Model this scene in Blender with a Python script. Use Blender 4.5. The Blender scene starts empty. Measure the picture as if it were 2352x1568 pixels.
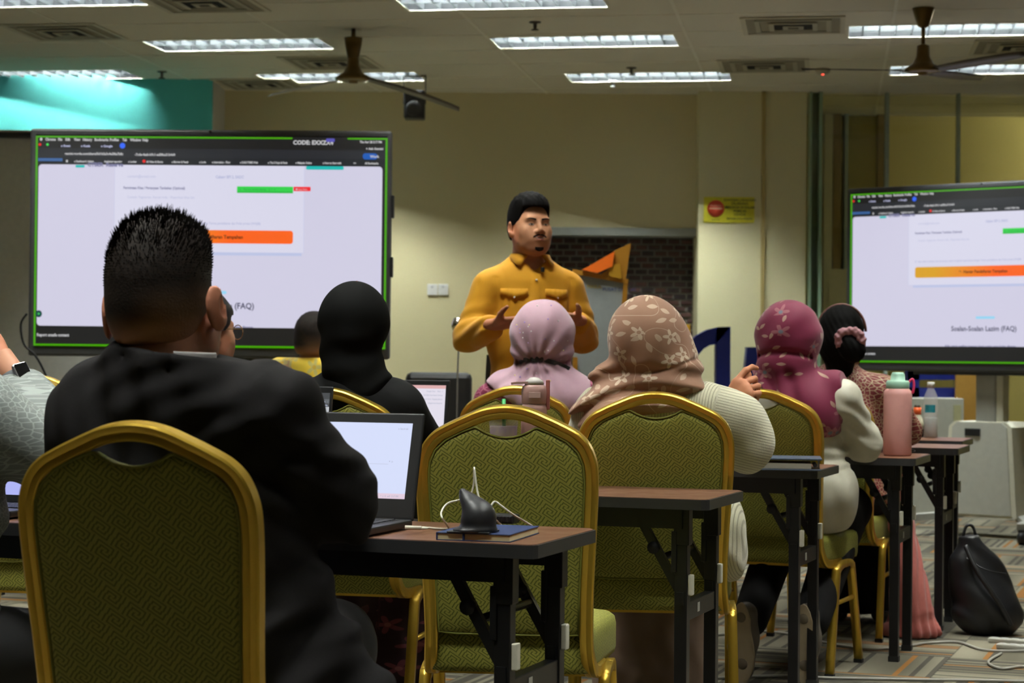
import bpy, bmesh, math, random
import numpy as np
from mathutils import Matrix, Vector, Euler

# ------------------------------------------------------------------ camera, world, exposure
F = 4600.0
CAM_Z = 1.10
PITCH = math.radians(0.386)
ROLL = math.radians(0.5)
CAM_R = Euler((math.pi / 2 + PITCH, 0, 0)).to_matrix() @ Matrix.Rotation(ROLL, 3, 'Z')
SC = bpy.context.scene
cd = bpy.data.cameras.new('camera')
cam = bpy.data.objects.new('camera', cd)
SC.collection.objects.link(cam)
cam.matrix_world = Matrix.Translation((0, 0, CAM_Z)) @ CAM_R.to_4x4()
cd.sensor_width = 36.0
cd.sensor_fit = 'HORIZONTAL'
cd.lens = 36.0 * F / 2352.0
cd.clip_start = 0.05
cd.dof.use_dof = True
cd.dof.focus_distance = 4.9
cd.dof.aperture_fstop = 7.5
SC.camera = cam
wd = bpy.data.worlds.new('world')
SC.world = wd
wd.use_nodes = True
wd.node_tree.nodes['Background'].inputs[0].default_value = (0.8, 0.85, 1, 1)
wd.node_tree.nodes['Background'].inputs[1].default_value = 0.02
SC.view_settings.view_transform = 'Standard'
SC.view_settings.look = 'None'
SC.view_settings.gamma = 1
SC.view_settings.use_curve_mapping = False
SC.view_settings.exposure = 0.0
LAMP = 640.0
LAMP_NEAR = 480.0
try:
    SC.cycles.use_denoising = True
    SC.cycles.max_bounces = 6
    SC.cycles.diffuse_bounces = 4
    SC.cycles.glossy_bounces = 3
    SC.cycles.transmission_bounces = 4
    SC.cycles.transparent_max_bounces = 8
    SC.cycles.sample_clamp_indirect = 4
    SC.cycles.caustics_reflective = False
    SC.cycles.caustics_refractive = False
except Exception:
    pass
random.seed(7)
RNG = np.random.default_rng(7)
PI = math.pi


def P(px, py, Z):
    """world point seen at photo pixel (px, py) at depth Z"""
    d = CAM_R @ Vector(((px - 1176) / F, -(py - 784) / F, -1))
    return Vector((0, 0, CAM_Z)) + d * (Z / d.y)


def on_z(px, py, z):
    d = CAM_R @ Vector(((px - 1176) / F, -(py - 784) / F, -1))
    return Vector((0, 0, CAM_Z)) + d * ((z - CAM_Z) / d.z)


def pix(v):
    q = CAM_R.transposed() @ (Vector(v) - Vector((0, 0, CAM_Z)))
    return (1176 + F * q.x / -q.z, 784 - F * q.y / -q.z)


# ------------------------------------------------------------------ node helpers
class G:
    def __init__(s, name):
        s.mat = bpy.data.materials.new(name)
        s.mat.use_nodes = True
        s.nt = s.mat.node_tree
        s.b = s.nt.nodes['Principled BSDF']

    def n(s, t, **kw):
        nd = s.nt.nodes.new(t)
        for k, v in kw.items():
            setattr(nd, k, v)
        return nd

    def put(s, sock, v):
        if isinstance(v, bpy.types.NodeSocket):
            s.nt.links.new(v, sock)
        elif isinstance(v, (tuple, list)) and len(v) == 3 and sock.type == 'RGBA':
            sock.default_value = (*v, 1)
        else:
            sock.default_value = v

    def m(s, op, *a):
        nd = s.n('ShaderNodeMath', operation=op)
        for i, v in enumerate(a):
            s.put(nd.inputs[i], v)
        return nd.outputs[0]

    def mix(s, f, a, b):
        nd = s.n('ShaderNodeMix', data_type='RGBA')
        s.put(nd.inputs[0], f)
        s.put(nd.inputs[6], a)
        s.put(nd.inputs[7], b)
        return nd.outputs[2]

    def co(s, kind='Object', scale=None, rot=None):
        o = s.n('ShaderNodeTexCoord').outputs[kind]
        if scale is not None or rot is not None:
            mp = s.n('ShaderNodeMapping')
            s.nt.links.new(o, mp.inputs[0])
            if scale is not None:
                mp.inputs['Scale'].default_value = scale if hasattr(scale, '__len__') else (scale,) * 3
            if rot is not None:
                mp.inputs['Rotation'].default_value = rot
            o = mp.outputs[0]
        return o

    def xyz(s, v):
        nd = s.n('ShaderNodeSeparateXYZ')
        s.nt.links.new(v, nd.inputs[0])
        return nd.outputs

    def noise(s, v, scale, detail=3, out='Fac'):
        nd = s.n('ShaderNodeTexNoise')
        s.nt.links.new(v, nd.inputs['Vector'])
        nd.inputs['Scale'].default_value = scale
        nd.inputs['Detail'].default_value = detail
        return nd.outputs[out]

    def ramp(s, f, a, b):
        nd = s.n('ShaderNodeMapRange')
        s.put(nd.inputs[0], f)
        nd.inputs[1].default_value = a
        nd.inputs[2].default_value = b
        return nd.outputs[0]

    def bump(s, h, strength=0.3, dist=0.002):
        nd = s.n('ShaderNodeBump')
        nd.inputs['Strength'].default_value = strength
        nd.inputs['Distance'].default_value = dist
        s.nt.links.new(h, nd.inputs['Height'])
        s.nt.links.new(nd.outputs[0], s.b.inputs['Normal'])

    def set(s, color=None, rough=None, metal=None, spec=None):
        if color is not None:
            s.put(s.b.inputs['Base Color'], color)
        if rough is not None:
            s.put(s.b.inputs['Roughness'], rough)
        if metal is not None:
            s.put(s.b.inputs['Metallic'], metal)
        if spec is not None:
            s.put(s.b.inputs['Specular IOR Level'], spec)
        return s


_mc = {}


def mat(name, color, rough=0.5, metal=0.0, spec=0.5, var=0.08, vs=30.0, bump=0.0, bs=200.0, bd=0.001, sheen=0):
    """plain procedural material: base colour with a little noise variation and fine relief"""
    if name in _mc:
        return _mc[name]
    g = G(name)
    c = g.co()
    nz = g.noise(c, vs)
    d = tuple(max(0, x * (1 - var)) for x in color)
    l = tuple(min(1, x * (1 + var)) for x in color)
    g.set(g.mix(nz, d, l), rough, metal, spec)
    if bump:
        g.bump(g.noise(c, bs, 2), bump, bd)
    if sheen:
        g.b.inputs['Sheen Weight'].default_value = sheen
    _mc[name] = g.mat
    return g.mat


def emis(name, color, strength=1.0, base=(0.02, 0.02, 0.02)):
    if name in _mc:
        return _mc[name]
    g = G(name)
    g.set(base, 0.35)
    g.b.inputs['Emission Color'].default_value = (*color, 1)
    g.b.inputs['Emission Strength'].default_value = strength
    _mc[name] = g.mat
    return g.mat


# ------------------------------------------------------------------ mesh helpers
def mesh_np(name, V, Q, smooth=True):
    me = bpy.data.meshes.new(name)
    Q = np.asarray(Q, dtype=np.int32)
    V = np.asarray(V, dtype=np.float32)
    k = Q.shape[1]
    me.vertices.add(len(V))
    me.vertices.foreach_set('co', V.ravel())
    me.loops.add(Q.size)
    me.loops.foreach_set('vertex_index', Q.ravel())
    me.polygons.add(len(Q))
    me.polygons.foreach_set('loop_start', np.arange(0, Q.size, k, dtype=np.int32))
    me.polygons.foreach_set('loop_total', np.full(len(Q), k, dtype=np.int32))
    me.update(calc_edges=True)
    me.validate()
    me.polygons.foreach_set('use_smooth', np.full(len(me.polygons), smooth))
    return me


class MB:
    """collects shapes; build() links them as one mesh object"""

    def __init__(s):
        s.v = []
        s.f = []
        s.mi = []
        s.sm = []

    def add(s, V, Fc, mi=0, smooth=False, mtx=None):
        o = len(s.v)
        for p in V:
            p = Vector(p)
            if mtx is not None:
                p = mtx @ p
            s.v.append(tuple(p))
        for f in Fc:
            s.f.append([i + o for i in f])
            s.mi.append(mi)
            s.sm.append(smooth)
        return s

    def box(s, a, b, mi=0, mtx=None, bev=0.0):
        x0, y0, z0 = [min(a[i], b[i]) for i in range(3)]
        x1, y1, z1 = [max(a[i], b[i]) for i in range(3)]
        if bev <= 0:
            V = [(x0, y0, z0), (x1, y0, z0), (x1, y1, z0), (x0, y1, z0), (x0, y0, z1), (x1, y0, z1), (x1, y1, z1), (x0, y1, z1)]
            Fc = [(0, 3, 2, 1), (4, 5, 6, 7), (0, 1, 5, 4), (1, 2, 6, 5), (2, 3, 7, 6), (3, 0, 4, 7)]
            return s.add(V, Fc, mi, False, mtx)
        bm = bmesh.new()
        bmesh.ops.create_cube(bm, size=1)
        for v in bm.verts:
            v.co = ((x0 + x1) / 2 + v.co.x * (x1 - x0), (y0 + y1) / 2 + v.co.y * (y1 - y0), (z0 + z1) / 2 + v.co.z * (z1 - z0))
        bmesh.ops.bevel(bm, geom=bm.edges[:], offset=bev, segments=2, affect='EDGES', profile=0.5)
        V = [v.co.copy() for v in bm.verts]
        Fc = [[v.index for v in f.verts] for f in bm.faces]
        bm.free()
        return s.add(V, Fc, mi, False, mtx)

    def tube(s, pts, r, n=8, mi=0, cap=True, mtx=None):
        prof = [(math.cos(2 * PI * i / n), math.sin(2 * PI * i / n)) for i in range(n)]
        rs = r if hasattr(r, '__len__') else [r] * len(pts)
        return s.sweep(pts, prof, rs, mi, cap, True, mtx)

    def sweep(s, pts, prof, rs=None, mi=0, cap=True, smooth=True, mtx=None, up=None):
        pts = [Vector(p) for p in pts]
        n = len(prof)
        m = len(pts)
        rs = rs or [1] * m
        tang = []
        for i in range(m):
            t = pts[min(i + 1, m - 1)] - pts[max(i - 1, 0)]
            tang.append(t.normalized())
        ref = Vector(up) if up is not None else (Vector((0, 0, 1)) if abs(tang[0].z) < 0.9 else Vector((0, 1, 0)))
        V = []
        u = (ref - tang[0] * ref.dot(tang[0])).normalized()
        for i in range(m):
            if up is not None:
                u = (ref - tang[i] * ref.dot(tang[i])).normalized()
            else:
                u = (u - tang[i] * u.dot(tang[i])).normalized()
            w = tang[i].cross(u)
            for (a, b) in prof:
                V.append(pts[i] + w * a * rs[i] + u * b * rs[i])
        Fc = []
        for i in range(m - 1):
            for j in range(n):
                k = (j + 1) % n
                Fc.append((i * n + j, i * n + k, (i + 1) * n + k, (i + 1) * n + j))
        s.add(V, Fc, mi, smooth, mtx)
        if cap:
            o = len(s.v) - len(V)
            s.f.append([o + j for j in reversed(range(n))])
            s.f.append([o + (m - 1) * n + j for j in range(n)])
            s.mi += [mi, mi]
            s.sm += [False, False]
        return s

    def lathe(s, prof, c=(0, 0, 0), n=20, mi=0, mtx=None, smooth=True):
        V = []
        for (r, z) in prof:
            for j in range(n):
                a = 2 * PI * j / n
                V.append((c[0] + r * math.cos(a), c[1] + r * math.sin(a), c[2] + z))
        Fc = []
        for i in range(len(prof) - 1):
            for j in range(n):
                k = (j + 1) % n
                Fc.append((i * n + j, i * n + k, (i + 1) * n + k, (i + 1) * n + j))
        Fc.append([j for j in reversed(range(n))])
        Fc.append([(len(prof) - 1) * n + j for j in range(n)])
        return s.add(V, Fc, mi, smooth, mtx)

    def prism(s, poly, y0, y1, mi=0, mtx=None, axis='y'):
        """polygon in (x,z) extruded along y"""
        n = len(poly)
        if axis == 'y':
            V = [(x, y0, z) for x, z in poly] + [(x, y1, z) for x, z in poly]
        else:
            V = [(x, y, y0) for x, y in poly] + [(x, y, y1) for x, y in poly]
        Fc = [list(range(n)), [n + i for i in reversed(range(n))]]
        for i in range(n):
            k = (i + 1) % n
            Fc.append((k, i, n + i, n + k))
        return s.add(V, Fc, mi, False, mtx)

    def build(s, name, mats, parent=None, recalc=True, bevel=0):
        me = bpy.data.meshes.new(name)
        me.from_pydata(s.v, [], s.f)
        if recalc or bevel:
            bm = bmesh.new()
            bm.from_mesh(me)
            # keep material and smooth flags through the round trip
            for f, mi, sm in zip(bm.faces, s.mi, s.sm):
                f.material_index = mi
                f.smooth = sm
            if recalc:
                bmesh.ops.recalc_face_normals(bm, faces=bm.faces[:])
            bm.to_mesh(me)
            bm.free()
        me.update()
        for m_ in (mats if isinstance(mats, (list, tuple)) else [mats]):
            me.materials.append(m_)
        return link(name, me, parent)


def link(name, me, parent=None):
    o = bpy.data.objects.new(name, me)
    SC.collection.objects.link(o)
    if parent is not None:
        o.parent = parent
    return o


def empty(name, loc=(0, 0, 0), rz=0.0):
    o = bpy.data.objects.new(name, None)
    SC.collection.objects.link(o)
    o.location = loc
    o.rotation_euler = (0, 0, rz)
    o.empty_display_size = 0.1
    return o


def tag(o, label=None, cat=None, group=None, kind=None):
    for k, v in (('label', label), ('category', cat), ('group', group), ('kind', kind)):
        if v:
            o[k] = v
    return o


def copy_tree(o, parent=None):
    c = o.copy()
    SC.collection.objects.link(c)
    c.parent = parent
    for ch in list(o.children):
        copy_tree(ch, c)
    return c


def box_uv(me, s=1.0):
    """uv in metres: the plane the face looks along"""
    uv = me.uv_layers.new(name='UVMap') if not me.uv_layers else me.uv_layers[0]
    for p in me.polygons:
        n = p.normal
        ax = max(range(3), key=lambda i: abs(n[i]))
        for li in p.loop_indices:
            c = me.vertices[me.loops[li].vertex_index].co
            if ax == 1:
                uv.data[li].uv = (c.x * s, c.z * s)
            elif ax == 2:
                uv.data[li].uv = (c.x * s, c.y * s + 0.3)
            else:
                uv.data[li].uv = (c.y * s, c.z * s)


def spline(pts, per=6, closed=False):
    pts = [Vector(p) for p in pts]
    out = []
    n = len(pts)
    for i in range(n - 1):
        p0 = pts[max(i - 1, 0)]
        p1 = pts[i]
        p2 = pts[i + 1]
        p3 = pts[min(i + 2, n - 1)]
        for k in range(per):
            t = k / per
            out.append(0.5 * ((2 * p1) + (p2 - p0) * t + (2 * p0 - 5 * p1 + 4 * p2 - p3) * t * t + (3 * p1 - p0 - 3 * p2 + p3) * t ** 3))
    out.append(pts[-1])
    return out


def text(name, s, size, m, parent, loc, align='LEFT', depth=0.0, bold=0.0, sx=1.0, rot=(PI / 2, 0, 0)):
    cu = bpy.data.curves.new(name, 'FONT')
    cu.body = s
    cu.size = size
    cu.align_x = align
    cu.extrude = depth
    cu.offset = bold
    cu.resolution_u = 2
    tmp = bpy.data.objects.new('tmp_text', cu)
    SC.collection.objects.link(tmp)
    dg = bpy.context.evaluated_depsgraph_get()
    me = bpy.data.meshes.new_from_object(tmp.evaluated_get(dg))
    bpy.data.objects.remove(tmp)
    bpy.data.curves.remove(cu)
    me.materials.clear()
    me.materials.append(m)
    o = link(name, me, parent)
    o.location = loc
    o.rotation_euler = rot
    o.scale = (sx, 1, 1)
    return o


# ------------------------------------------------------------------ signed distance modelling
def lin(a, b, h):
    return np.linspace(a, b, max(2, int(math.ceil((b - a) / h)) + 1), dtype=np.float32)


class Sdf:
    def __init__(s, lo, hi, h=0.007, fine=None):
        """fine: optional (axis, a, b, h) refinements of the grid spacing"""
        s.ax = []
        for i in range(3):
            a = lin(lo[i], hi[i], h)
            for (fi, fa, fb, fh) in (fine or []):
                if fi == i:
                    a = np.concatenate([a[a < fa - fh], lin(fa, fb, fh), a[a > fb + fh]])
            s.ax.append(a.astype(np.float32))
        s.X = s.ax[0][:, None, None]
        s.Y = s.ax[1][None, :, None]
        s.Z = s.ax[2][None, None, :]
        s.d = None

    def cone(s, a, b, ra, rb, fl=None):
        """tapered capsule; fl squashes it: (direction unit vector, factor>1)"""
        ax, ay, az = a
        bx, by, bz = b
        ux, uy, uz = bx - ax, by - ay, bz - az
        L = ux * ux + uy * uy + uz * uz + 1e-12
        px, py, pz = s.X - ax, s.Y - ay, s.Z - az
        t = np.clip((px * ux + py * uy + pz * uz) / L, 0, 1)
        qx, qy, qz = px - t * ux, py - t * uy, pz - t * uz
        if fl:
            (fx, fy, fz), k = fl
            dd = (qx * fx + qy * fy + qz * fz) * (k - 1)
            qx, qy, qz = qx + dd * fx, qy + dd * fy, qz + dd * fz
        return np.sqrt(qx * qx + qy * qy + qz * qz) - (ra + (rb - ra) * t)

    def ell(s, c, r, rz=0.0, rx=0.0):
        px, py, pz = s.X - c[0], s.Y - c[1], s.Z - c[2]
        if rz:
            ca, sa = math.cos(rz), math.sin(rz)
            px, py = px * ca + py * sa, -px * sa + py * ca
        if rx:
            ca, sa = math.cos(rx), math.sin(rx)
            py, pz = py * ca + pz * sa, -py * sa + pz * ca
        k = np.sqrt((px / r[0]) ** 2 + (py / r[1]) ** 2 + (pz / r[2]) ** 2)
        return (k - 1) * min(r) * (0.6 + 0.4 * np.minimum(k, 2))

    def add(s, d, k=0.02):
        s.d = d if s.d is None else smin(s.d, d, k)
        return s

    def sub(s, d, k=0.01):
        s.d = -smin(-s.d, d, k)
        return s

    def clip(s, d):
        s.d = np.maximum(s.d, d)
        return s

    def folds(s, A, kx, ky, kz, w=1.0, ph=0.0):
        X, Y, Z = s.X, s.Y, s.Z
        q = kx * X + ky * Y + kz * Z + w * np.sin(0.45 * kz * X + 0.6 * kx * Z + 0.3 * kx * Y + ph)
        s.d = s.d + A * np.sin(q + ph)
        return s

    def mesh(s, name):
        s.d = np.broadcast_to(s.d, (len(s.ax[0]), len(s.ax[1]), len(s.ax[2]))).copy()
        for sl in (np.s_[0], np.s_[-1], np.s_[:, 0], np.s_[:, -1], np.s_[:, :, 0], np.s_[:, :, -1]):
            s.d[sl] = np.maximum(s.d[sl], 1e-4)
        V, Q = nets(s.d, *s.ax)
        return mesh_np(name, V, Q)


def smin(a, b, k):
    if k <= 0:
        return np.minimum(a, b)
    h = np.maximum(k - np.abs(a - b), 0) / k
    return np.minimum(a, b) - h * h * k * 0.25


def nets(D, xs, ys, zs):
    ins = D < 0
    c = ins[:-1, :-1, :-1].astype(np.int8)
    for dx, dy, dz in [(1, 0, 0), (0, 1, 0), (1, 1, 0), (0, 0, 1), (1, 0, 1), (0, 1, 1), (1, 1, 1)]:
        nx, ny, nz = c.shape
        c = c + ins[dx:dx + nx, dy:dy + ny, dz:dz + nz]
    act = (c > 0) & (c < 8)
    I, J, K = np.nonzero(act)
    idm = np.full(act.shape, -1, np.int32)
    idm[I, J, K] = np.arange(len(I))
    cor = {}
    for dx in (0, 1):
        for dy in (0, 1):
            for dz in (0, 1):
                cor[dx, dy, dz] = D[I + dx, J + dy, K + dz]
    pos = np.zeros((len(I), 3), np.float64)
    cnt = np.zeros(len(I))
    edges = []
    for a in cor:
        for ax in range(3):
            if a[ax] == 0:
                b = list(a)
                b[ax] = 1
                edges.append((a, tuple(b), ax))
    axs = (xs, ys, zs)
    ids = (I, J, K)
    for a, b, ax in edges:
        fa, fb = cor[a], cor[b]
        cr = (fa < 0) != (fb < 0)
        t = np.where(cr, fa / np.where(cr, fa - fb, 1), 0)
        for q in range(3):
            p0 = axs[q][ids[q] + a[q]]
            if q == ax:
                p0 = p0 + t * (axs[q][ids[q] + 1] - axs[q][ids[q]])
            pos[:, q] += np.where(cr, p0, 0)
        cnt += cr
    pos /= cnt[:, None]
    quads = []
    A = ins
    for ax in range(3):
        n = list(A.shape)
        sl0 = [slice(1, -1)] * 3
        sl1 = [slice(1, -1)] * 3
        sl0[ax] = slice(0, -1)
        sl1[ax] = slice(1, None)
        s0, s1 = A[tuple(sl0)], A[tuple(sl1)]
        for flip, msk in ((False, s0 & ~s1), (True, ~s0 & s1)):
            e = list(np.nonzero(msk))
            for q in range(3):
                if q != ax:
                    e[q] = e[q] + 1
            u, v = (ax + 1) % 3, (ax + 2) % 3

            def cell(du, dv):
                w = [e[0], e[1], e[2]]
                w[u] = w[u] - du
                w[v] = w[v] - dv
                return idm[w[0], w[1], w[2]]
            q4 = np.stack([cell(1, 1), cell(0, 1), cell(0, 0), cell(1, 0)], 1)
            if flip:
                q4 = q4[:, ::-1]
            quads.append(q4)
    Q = np.concatenate(quads)
    Q = Q[(Q >= 0).all(1)]
    return pos, Q


def sdf_obj(name, S, m, parent, col=None, uv=None):
    me = S.mesh(name)
    me.materials.append(m)
    if col is not None or uv is not None:
        n = len(me.vertices)
        V = np.empty(n * 3, np.float32)
        me.vertices.foreach_get('co', V)
        V = V.reshape(-1, 3)
        if col is not None:
            C = np.ones((n, 4), np.float32)
            C[:, :3] = col(V)
            at = me.color_attributes.new('Col', 'FLOAT_COLOR', 'POINT')
            at.data.foreach_set('color', C.ravel())
        if uv is not None:
            at = me.attributes.new('flat', 'FLOAT_VECTOR', 'POINT')
            U = np.zeros((n, 3), np.float32)
            U[:, :2] = uv(V)
            at.data.foreach_set('vector', U.ravel())
    return link(name, me, parent)


def sstep(a, b, x):
    t = np.clip((x - a) / (b - a), 0, 1)
    return t * t * (3 - 2 * t)
# ================================================================== SETTING
CEIL = 3.05
ZB = 14.9     # back wall
ZC = 14.7     # column face
ZT = 14.3     # teal wall face
CEIL_YAW = -math.radians(9)
RC = Matrix.Rotation(CEIL_YAW, 4, 'Z')
RCI = RC.inverted()


def xat(px, Z, py=500):
    return P(px, py, Z).x


def zat(py, Z, px=1176):
    return P(px, py, Z).z


def paint(name, color, rough=0.7):
    g = G(name)
    c = g.co()
    n1 = g.noise(c, 1.6, 5)
    d = tuple(x * 0.93 for x in color)
    g.set(g.mix(n1, d, color), rough, 0, 0.3)
    g.bump(g.noise(c, 90, 3), 0.15, 0.001)
    return g.mat


M_CREAM = paint('cream_wall_paint', (0.69, 0.62, 0.37))
M_CREAM2 = paint('pale_cream_paint', (0.74, 0.69, 0.42))
M_TEAL = paint('teal_wall_paint', (0.085, 0.43, 0.40))
M_WHITE = paint('white_wall_paint', (0.7, 0.7, 0.66))
M_GREEN = paint('pale_green_paint', (0.68, 0.58, 0.22))
M_LINTEL = mat('grey_lintel', (0.30, 0.32, 0.29), 0.6)
M_SKIRT = mat('brown_skirting', (0.16, 0.08, 0.03), 0.5)


def carpet_mat():
    g = G('striped_carpet')
    c = g.co('Object', scale=2.0, rot=(0, 0, math.radians(20)))
    x, y, z = g.xyz(c)
    cx, cy = g.m('FLOOR', x), g.m('FLOOR', y)
    par = g.m('MODULO', g.m('ABSOLUTE', g.m('ADD', cx, cy)), 2.0)
    u = g.m('ADD', g.m('MULTIPLY', x, par), g.m('MULTIPLY', y, g.m('SUBTRACT', 1.0, par)))
    k = g.m('ADD', g.m('MULTIPLY', cx, 3.7), g.m('MULTIPLY', cy, 1.9))
    cmb = g.n('ShaderNodeCombineXYZ')
    g.put(cmb.inputs[0], g.m('FLOOR', g.m('MULTIPLY', u, 26.0)))
    g.put(cmb.inputs[1], g.m('FLOOR', k))
    wn = g.n('ShaderNodeTexWhiteNoise', noise_dimensions='2D')
    g.nt.links.new(cmb.outputs[0], wn.inputs['Vector'])
    r = wn.outputs['Value']
    wave = g.m('SINE', g.m('MULTIPLY', u, 9.0))
    base = g.mix(g.ramp(wave, -1, 1), (0.165, 0.15, 0.11), (0.34, 0.31, 0.23))
    dk = g.m('GREATER_THAN', r, 0.62)
    col = g.mix(g.m('MULTIPLY', dk, 0.75), base, (0.05, 0.048, 0.045))
    og = g.m('MULTIPLY', g.m('GREATER_THAN', r, 0.93), 0.9)
    col = g.mix(og, col, (0.42, 0.18, 0.04))
    fx = g.m('ABSOLUTE', g.m('SUBTRACT', g.m('FRACT', x), 0.5))
    fy = g.m('ABSOLUTE', g.m('SUBTRACT', g.m('FRACT', y), 0.5))
    seam = g.m('GREATER_THAN', g.m('MAXIMUM', fx, fy), 0.494)
    col = g.mix(g.m('MULTIPLY', seam, 0.5), col, (0.04, 0.04, 0.035))
    nz = g.noise(g.co(), 350, 2)
    col = g.mix(g.m('MULTIPLY', nz, 0.5), col, (0.06, 0.055, 0.045))
    g.set(col, 0.95, 0, 0.1)
    g.bump(nz, 0.6, 0.004)
    return g.mat


fl = MB().box((-7.5, -3.5, -0.1), (8.5, 17, 0)).build('floor', carpet_mat())
tag(fl, 'striped grey, tan and orange carpet tile floor', None, kind='structure')

# ---- walls
XL = xat(486, ZT)
XCOL = xat(1604, ZC)
XCOLR = xat(1851, ZC)
nx0, nx1 = xat(1232, ZB), xat(1612, ZB)
nz1 = zat(541, ZB, 1430)
nzl = zat(523, ZB, 1430)
w = MB()
w.box((XL - 0.2, ZB, 0), (nx0, ZB + 0.5, CEIL + 0.25))
w.box((nx0, ZB, nzl), (nx1 + 0.1, ZB + 0.5, CEIL + 0.25))
tag(w.build('wall_back', M_CREAM), 'cream painted back wall of the training room', kind='structure')
w = MB().box((nx0 - 0.05, ZB - 0.02, nz1), (nx1, ZB + 0.2, nzl))
w.box((nx0 - 0.05, ZB - 0.015, 0), (nx0, ZB + 0.2, nz1))
tag(w.build('trim_1', M_LINTEL), 'grey frame around the brick niche', kind='structure')

# brick niche, every brick a part
M_MORTAR = mat('grey_mortar', (0.26, 0.26, 0.23), 0.9, bump=0.5)
nb = MB().box((nx0, ZB + 0.22, 0), (nx1 + 0.1, ZB + 0.3, nz1 + 0.05)).build('wall_niche', M_MORTAR)
tag(nb, 'dark red brick wall with grey mortar inside the niche', kind='structure')
brm = [mat('brick_%d' % i, c, 0.85, bump=0.6, bs=60) for i, c in enumerate([(0.065, 0.030, 0.026), (0.045, 0.024, 0.023), (0.085, 0.038, 0.030), (0.034, 0.022, 0.022)])]
bl, bh = 0.098, 0.046
bmesh_ = []
for i in range(4):
    m_ = MB().box((0, -0.014, 0), (bl - 0.014, 0.002, bh - 0.013), bev=0.003)
    o = m_.build('brick', brm[i])
    bmesh_.append(o.data)
    bpy.data.objects.remove(o)
cnt = 0
row = 0
zz = nz1 - bh
while cnt < 290:
    off = (row % 2) * bl / 2
    xx = nx0 + 0.02 - off
    while xx < XCOL + 0.08 and cnt < 290:
        if xx > nx0 - 0.01:
            o = link('brick', bmesh_[RNG.integers(0, 4)], nb)
            o.location = (xx + RNG.uniform(-.001, .001), ZB + 0.22 + RNG.uniform(-.003, .002), zz)
            cnt += 1
        xx += bl
    zz -= bh
    row += 1

w = MB().box((XCOL, ZC, 0), (XCOLR, ZB + 0.6, CEIL + 0.25))
col_ = w.build('wall_column', M_CREAM2)
tag(col_, 'pale cream column beside the brick niche', kind='structure')
gx = xat(1752, ZC)
w = MB().box((gx - 0.012, ZC - 0.02, 0), (gx + 0.014, ZC, CEIL), 0)
tag(w.build('trim_2', mat('ochre_conduit', (0.42, 0.33, 0.12), 0.6)), 'narrow ochre conduit running up the cream column', kind='structure')

w = MB().box((-7.5, ZT, 0), (XL, ZB + 0.5, CEIL + 0.25))
for f_i in range(len(w.f)):
    pass
w.mi[3] = 1   # the return facing right is white
tag(w.build('wall_left', [M_TEAL, M_WHITE]), 'teal painted wall section behind the projection screen', kind='structure')

# outer shell
tag(MB().box((-7.6, -3.5, 0), (-7.5, ZT, CEIL + .2)).build('wall_side', M_CREAM), 'cream side wall', kind='structure')
tag(MB().box((8.4, -3.5, 0), (8.5, 17, CEIL + .2)).build('wall_right', M_CREAM), 'cream right side wall', kind='structure')
tag(MB().box((-7.6, -3.6, 0), (8.5, -3.5, CEIL + .2)).build('wall_rear', M_CREAM), 'cream rear wall', kind='structure')

# room beyond the glass
ZG2 = 16.1
w = MB().box((XCOLR - 0.3, ZG2, 0), (8.5, ZG2 + 0.1, CEIL + .2))
tag(w.build('wall_beyond', M_GREEN), 'yellow green wall seen through the glass partition', kind='structure')
w = MB().box((XCOLR - 0.3, ZG2 - 0.02, 0), (8.5, ZG2, 0.10))
tag(w.build('baseboard_beyond', M_SKIRT), 'brown skirting board beyond the glass', kind='structure')
M_JB = mat('brown_jamb', (0.26, 0.18, 0.05), 0.6)
M_JC = mat('cream_jamb', (0.62, 0.58, 0.36), 0.6)
M_JP = mat('pale_blue_jamb', (0.35, 0.42, 0.36), 0.5)
for n_, (a, b, y0, y1, m_) in enumerate([(1893, 1912, 205, 1130, M_JC), (1914, 1931, 208, 618, M_JB), (2016, 2030, 212, 640, M_JB), (1940, 1948, 208, 700, M_JP), (1905, 1985, 612, 700, M_JC)]):
    w = MB().box((xat(a, ZG2 - .1), ZG2 - 0.09 - 0.001 * n_, zat(y1, ZG2)), (xat(b, ZG2 - .1), ZG2, min(CEIL, zat(y0, ZG2))))
    tag(w.build('trim_%d' % (3 + n_), m_), None, kind='structure')

# glass partition
gm = G('partition_glass')
gt = gm.n('ShaderNodeBsdfTransparent')
gt.inputs[0].default_value = (0.94, 0.95, 0.88, 1)
gg = gm.n('ShaderNodeBsdfGlossy')
gg.inputs['Roughness'].default_value = 0.03
fr = gm.n('ShaderNodeFresnel')
fr.inputs[0].default_value = 1.5
mx = gm.n('ShaderNodeMixShader')
gm.nt.links.new(fr.outputs[0], mx.inputs[0])
gm.nt.links.new(gt.outputs[0], mx.inputs[1])
gm.nt.links.new(gg.outputs[0], mx.inputs[2])
gm.nt.links.new(mx.outputs[0], gm.nt.nodes['Material Output'].inputs[0])
M_GLASS = gm.mat
ge = G('green_glass_edge')
ge.set((0.25, 0.36, 0.24), 0.15)
M_GEDGE = ge.mat
M_ALU = mat('aluminium', (0.5, 0.52, 0.5), 0.35, 0.8)
part = MB()
g0 = XCOLR
ww = MB().box((g0 + 0.01, ZC + 0.02, 0.02), (8.4, ZC + 0.03, CEIL - 0.02))
win = ww.build('window_1', M_GLASS)
tag(win, 'frameless glass partition right of the cream column', kind='structure')
for px_, wd_, m_, nm in ((1860, 0.010, M_GEDGE, 'glass_fin'), (1883, 0.012, M_GEDGE, 'glass_fin'), (2036, 0.012, M_JP, 'glass_joint'), (2200, 0.010, M_JP, 'glass_joint')):
    xx = xat(px_, ZC)
    MB().box((xx - wd_, ZC - 0.02, 0), (xx + wd_, ZC + 0.045, CEIL)).build(nm, m_, win)
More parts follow.
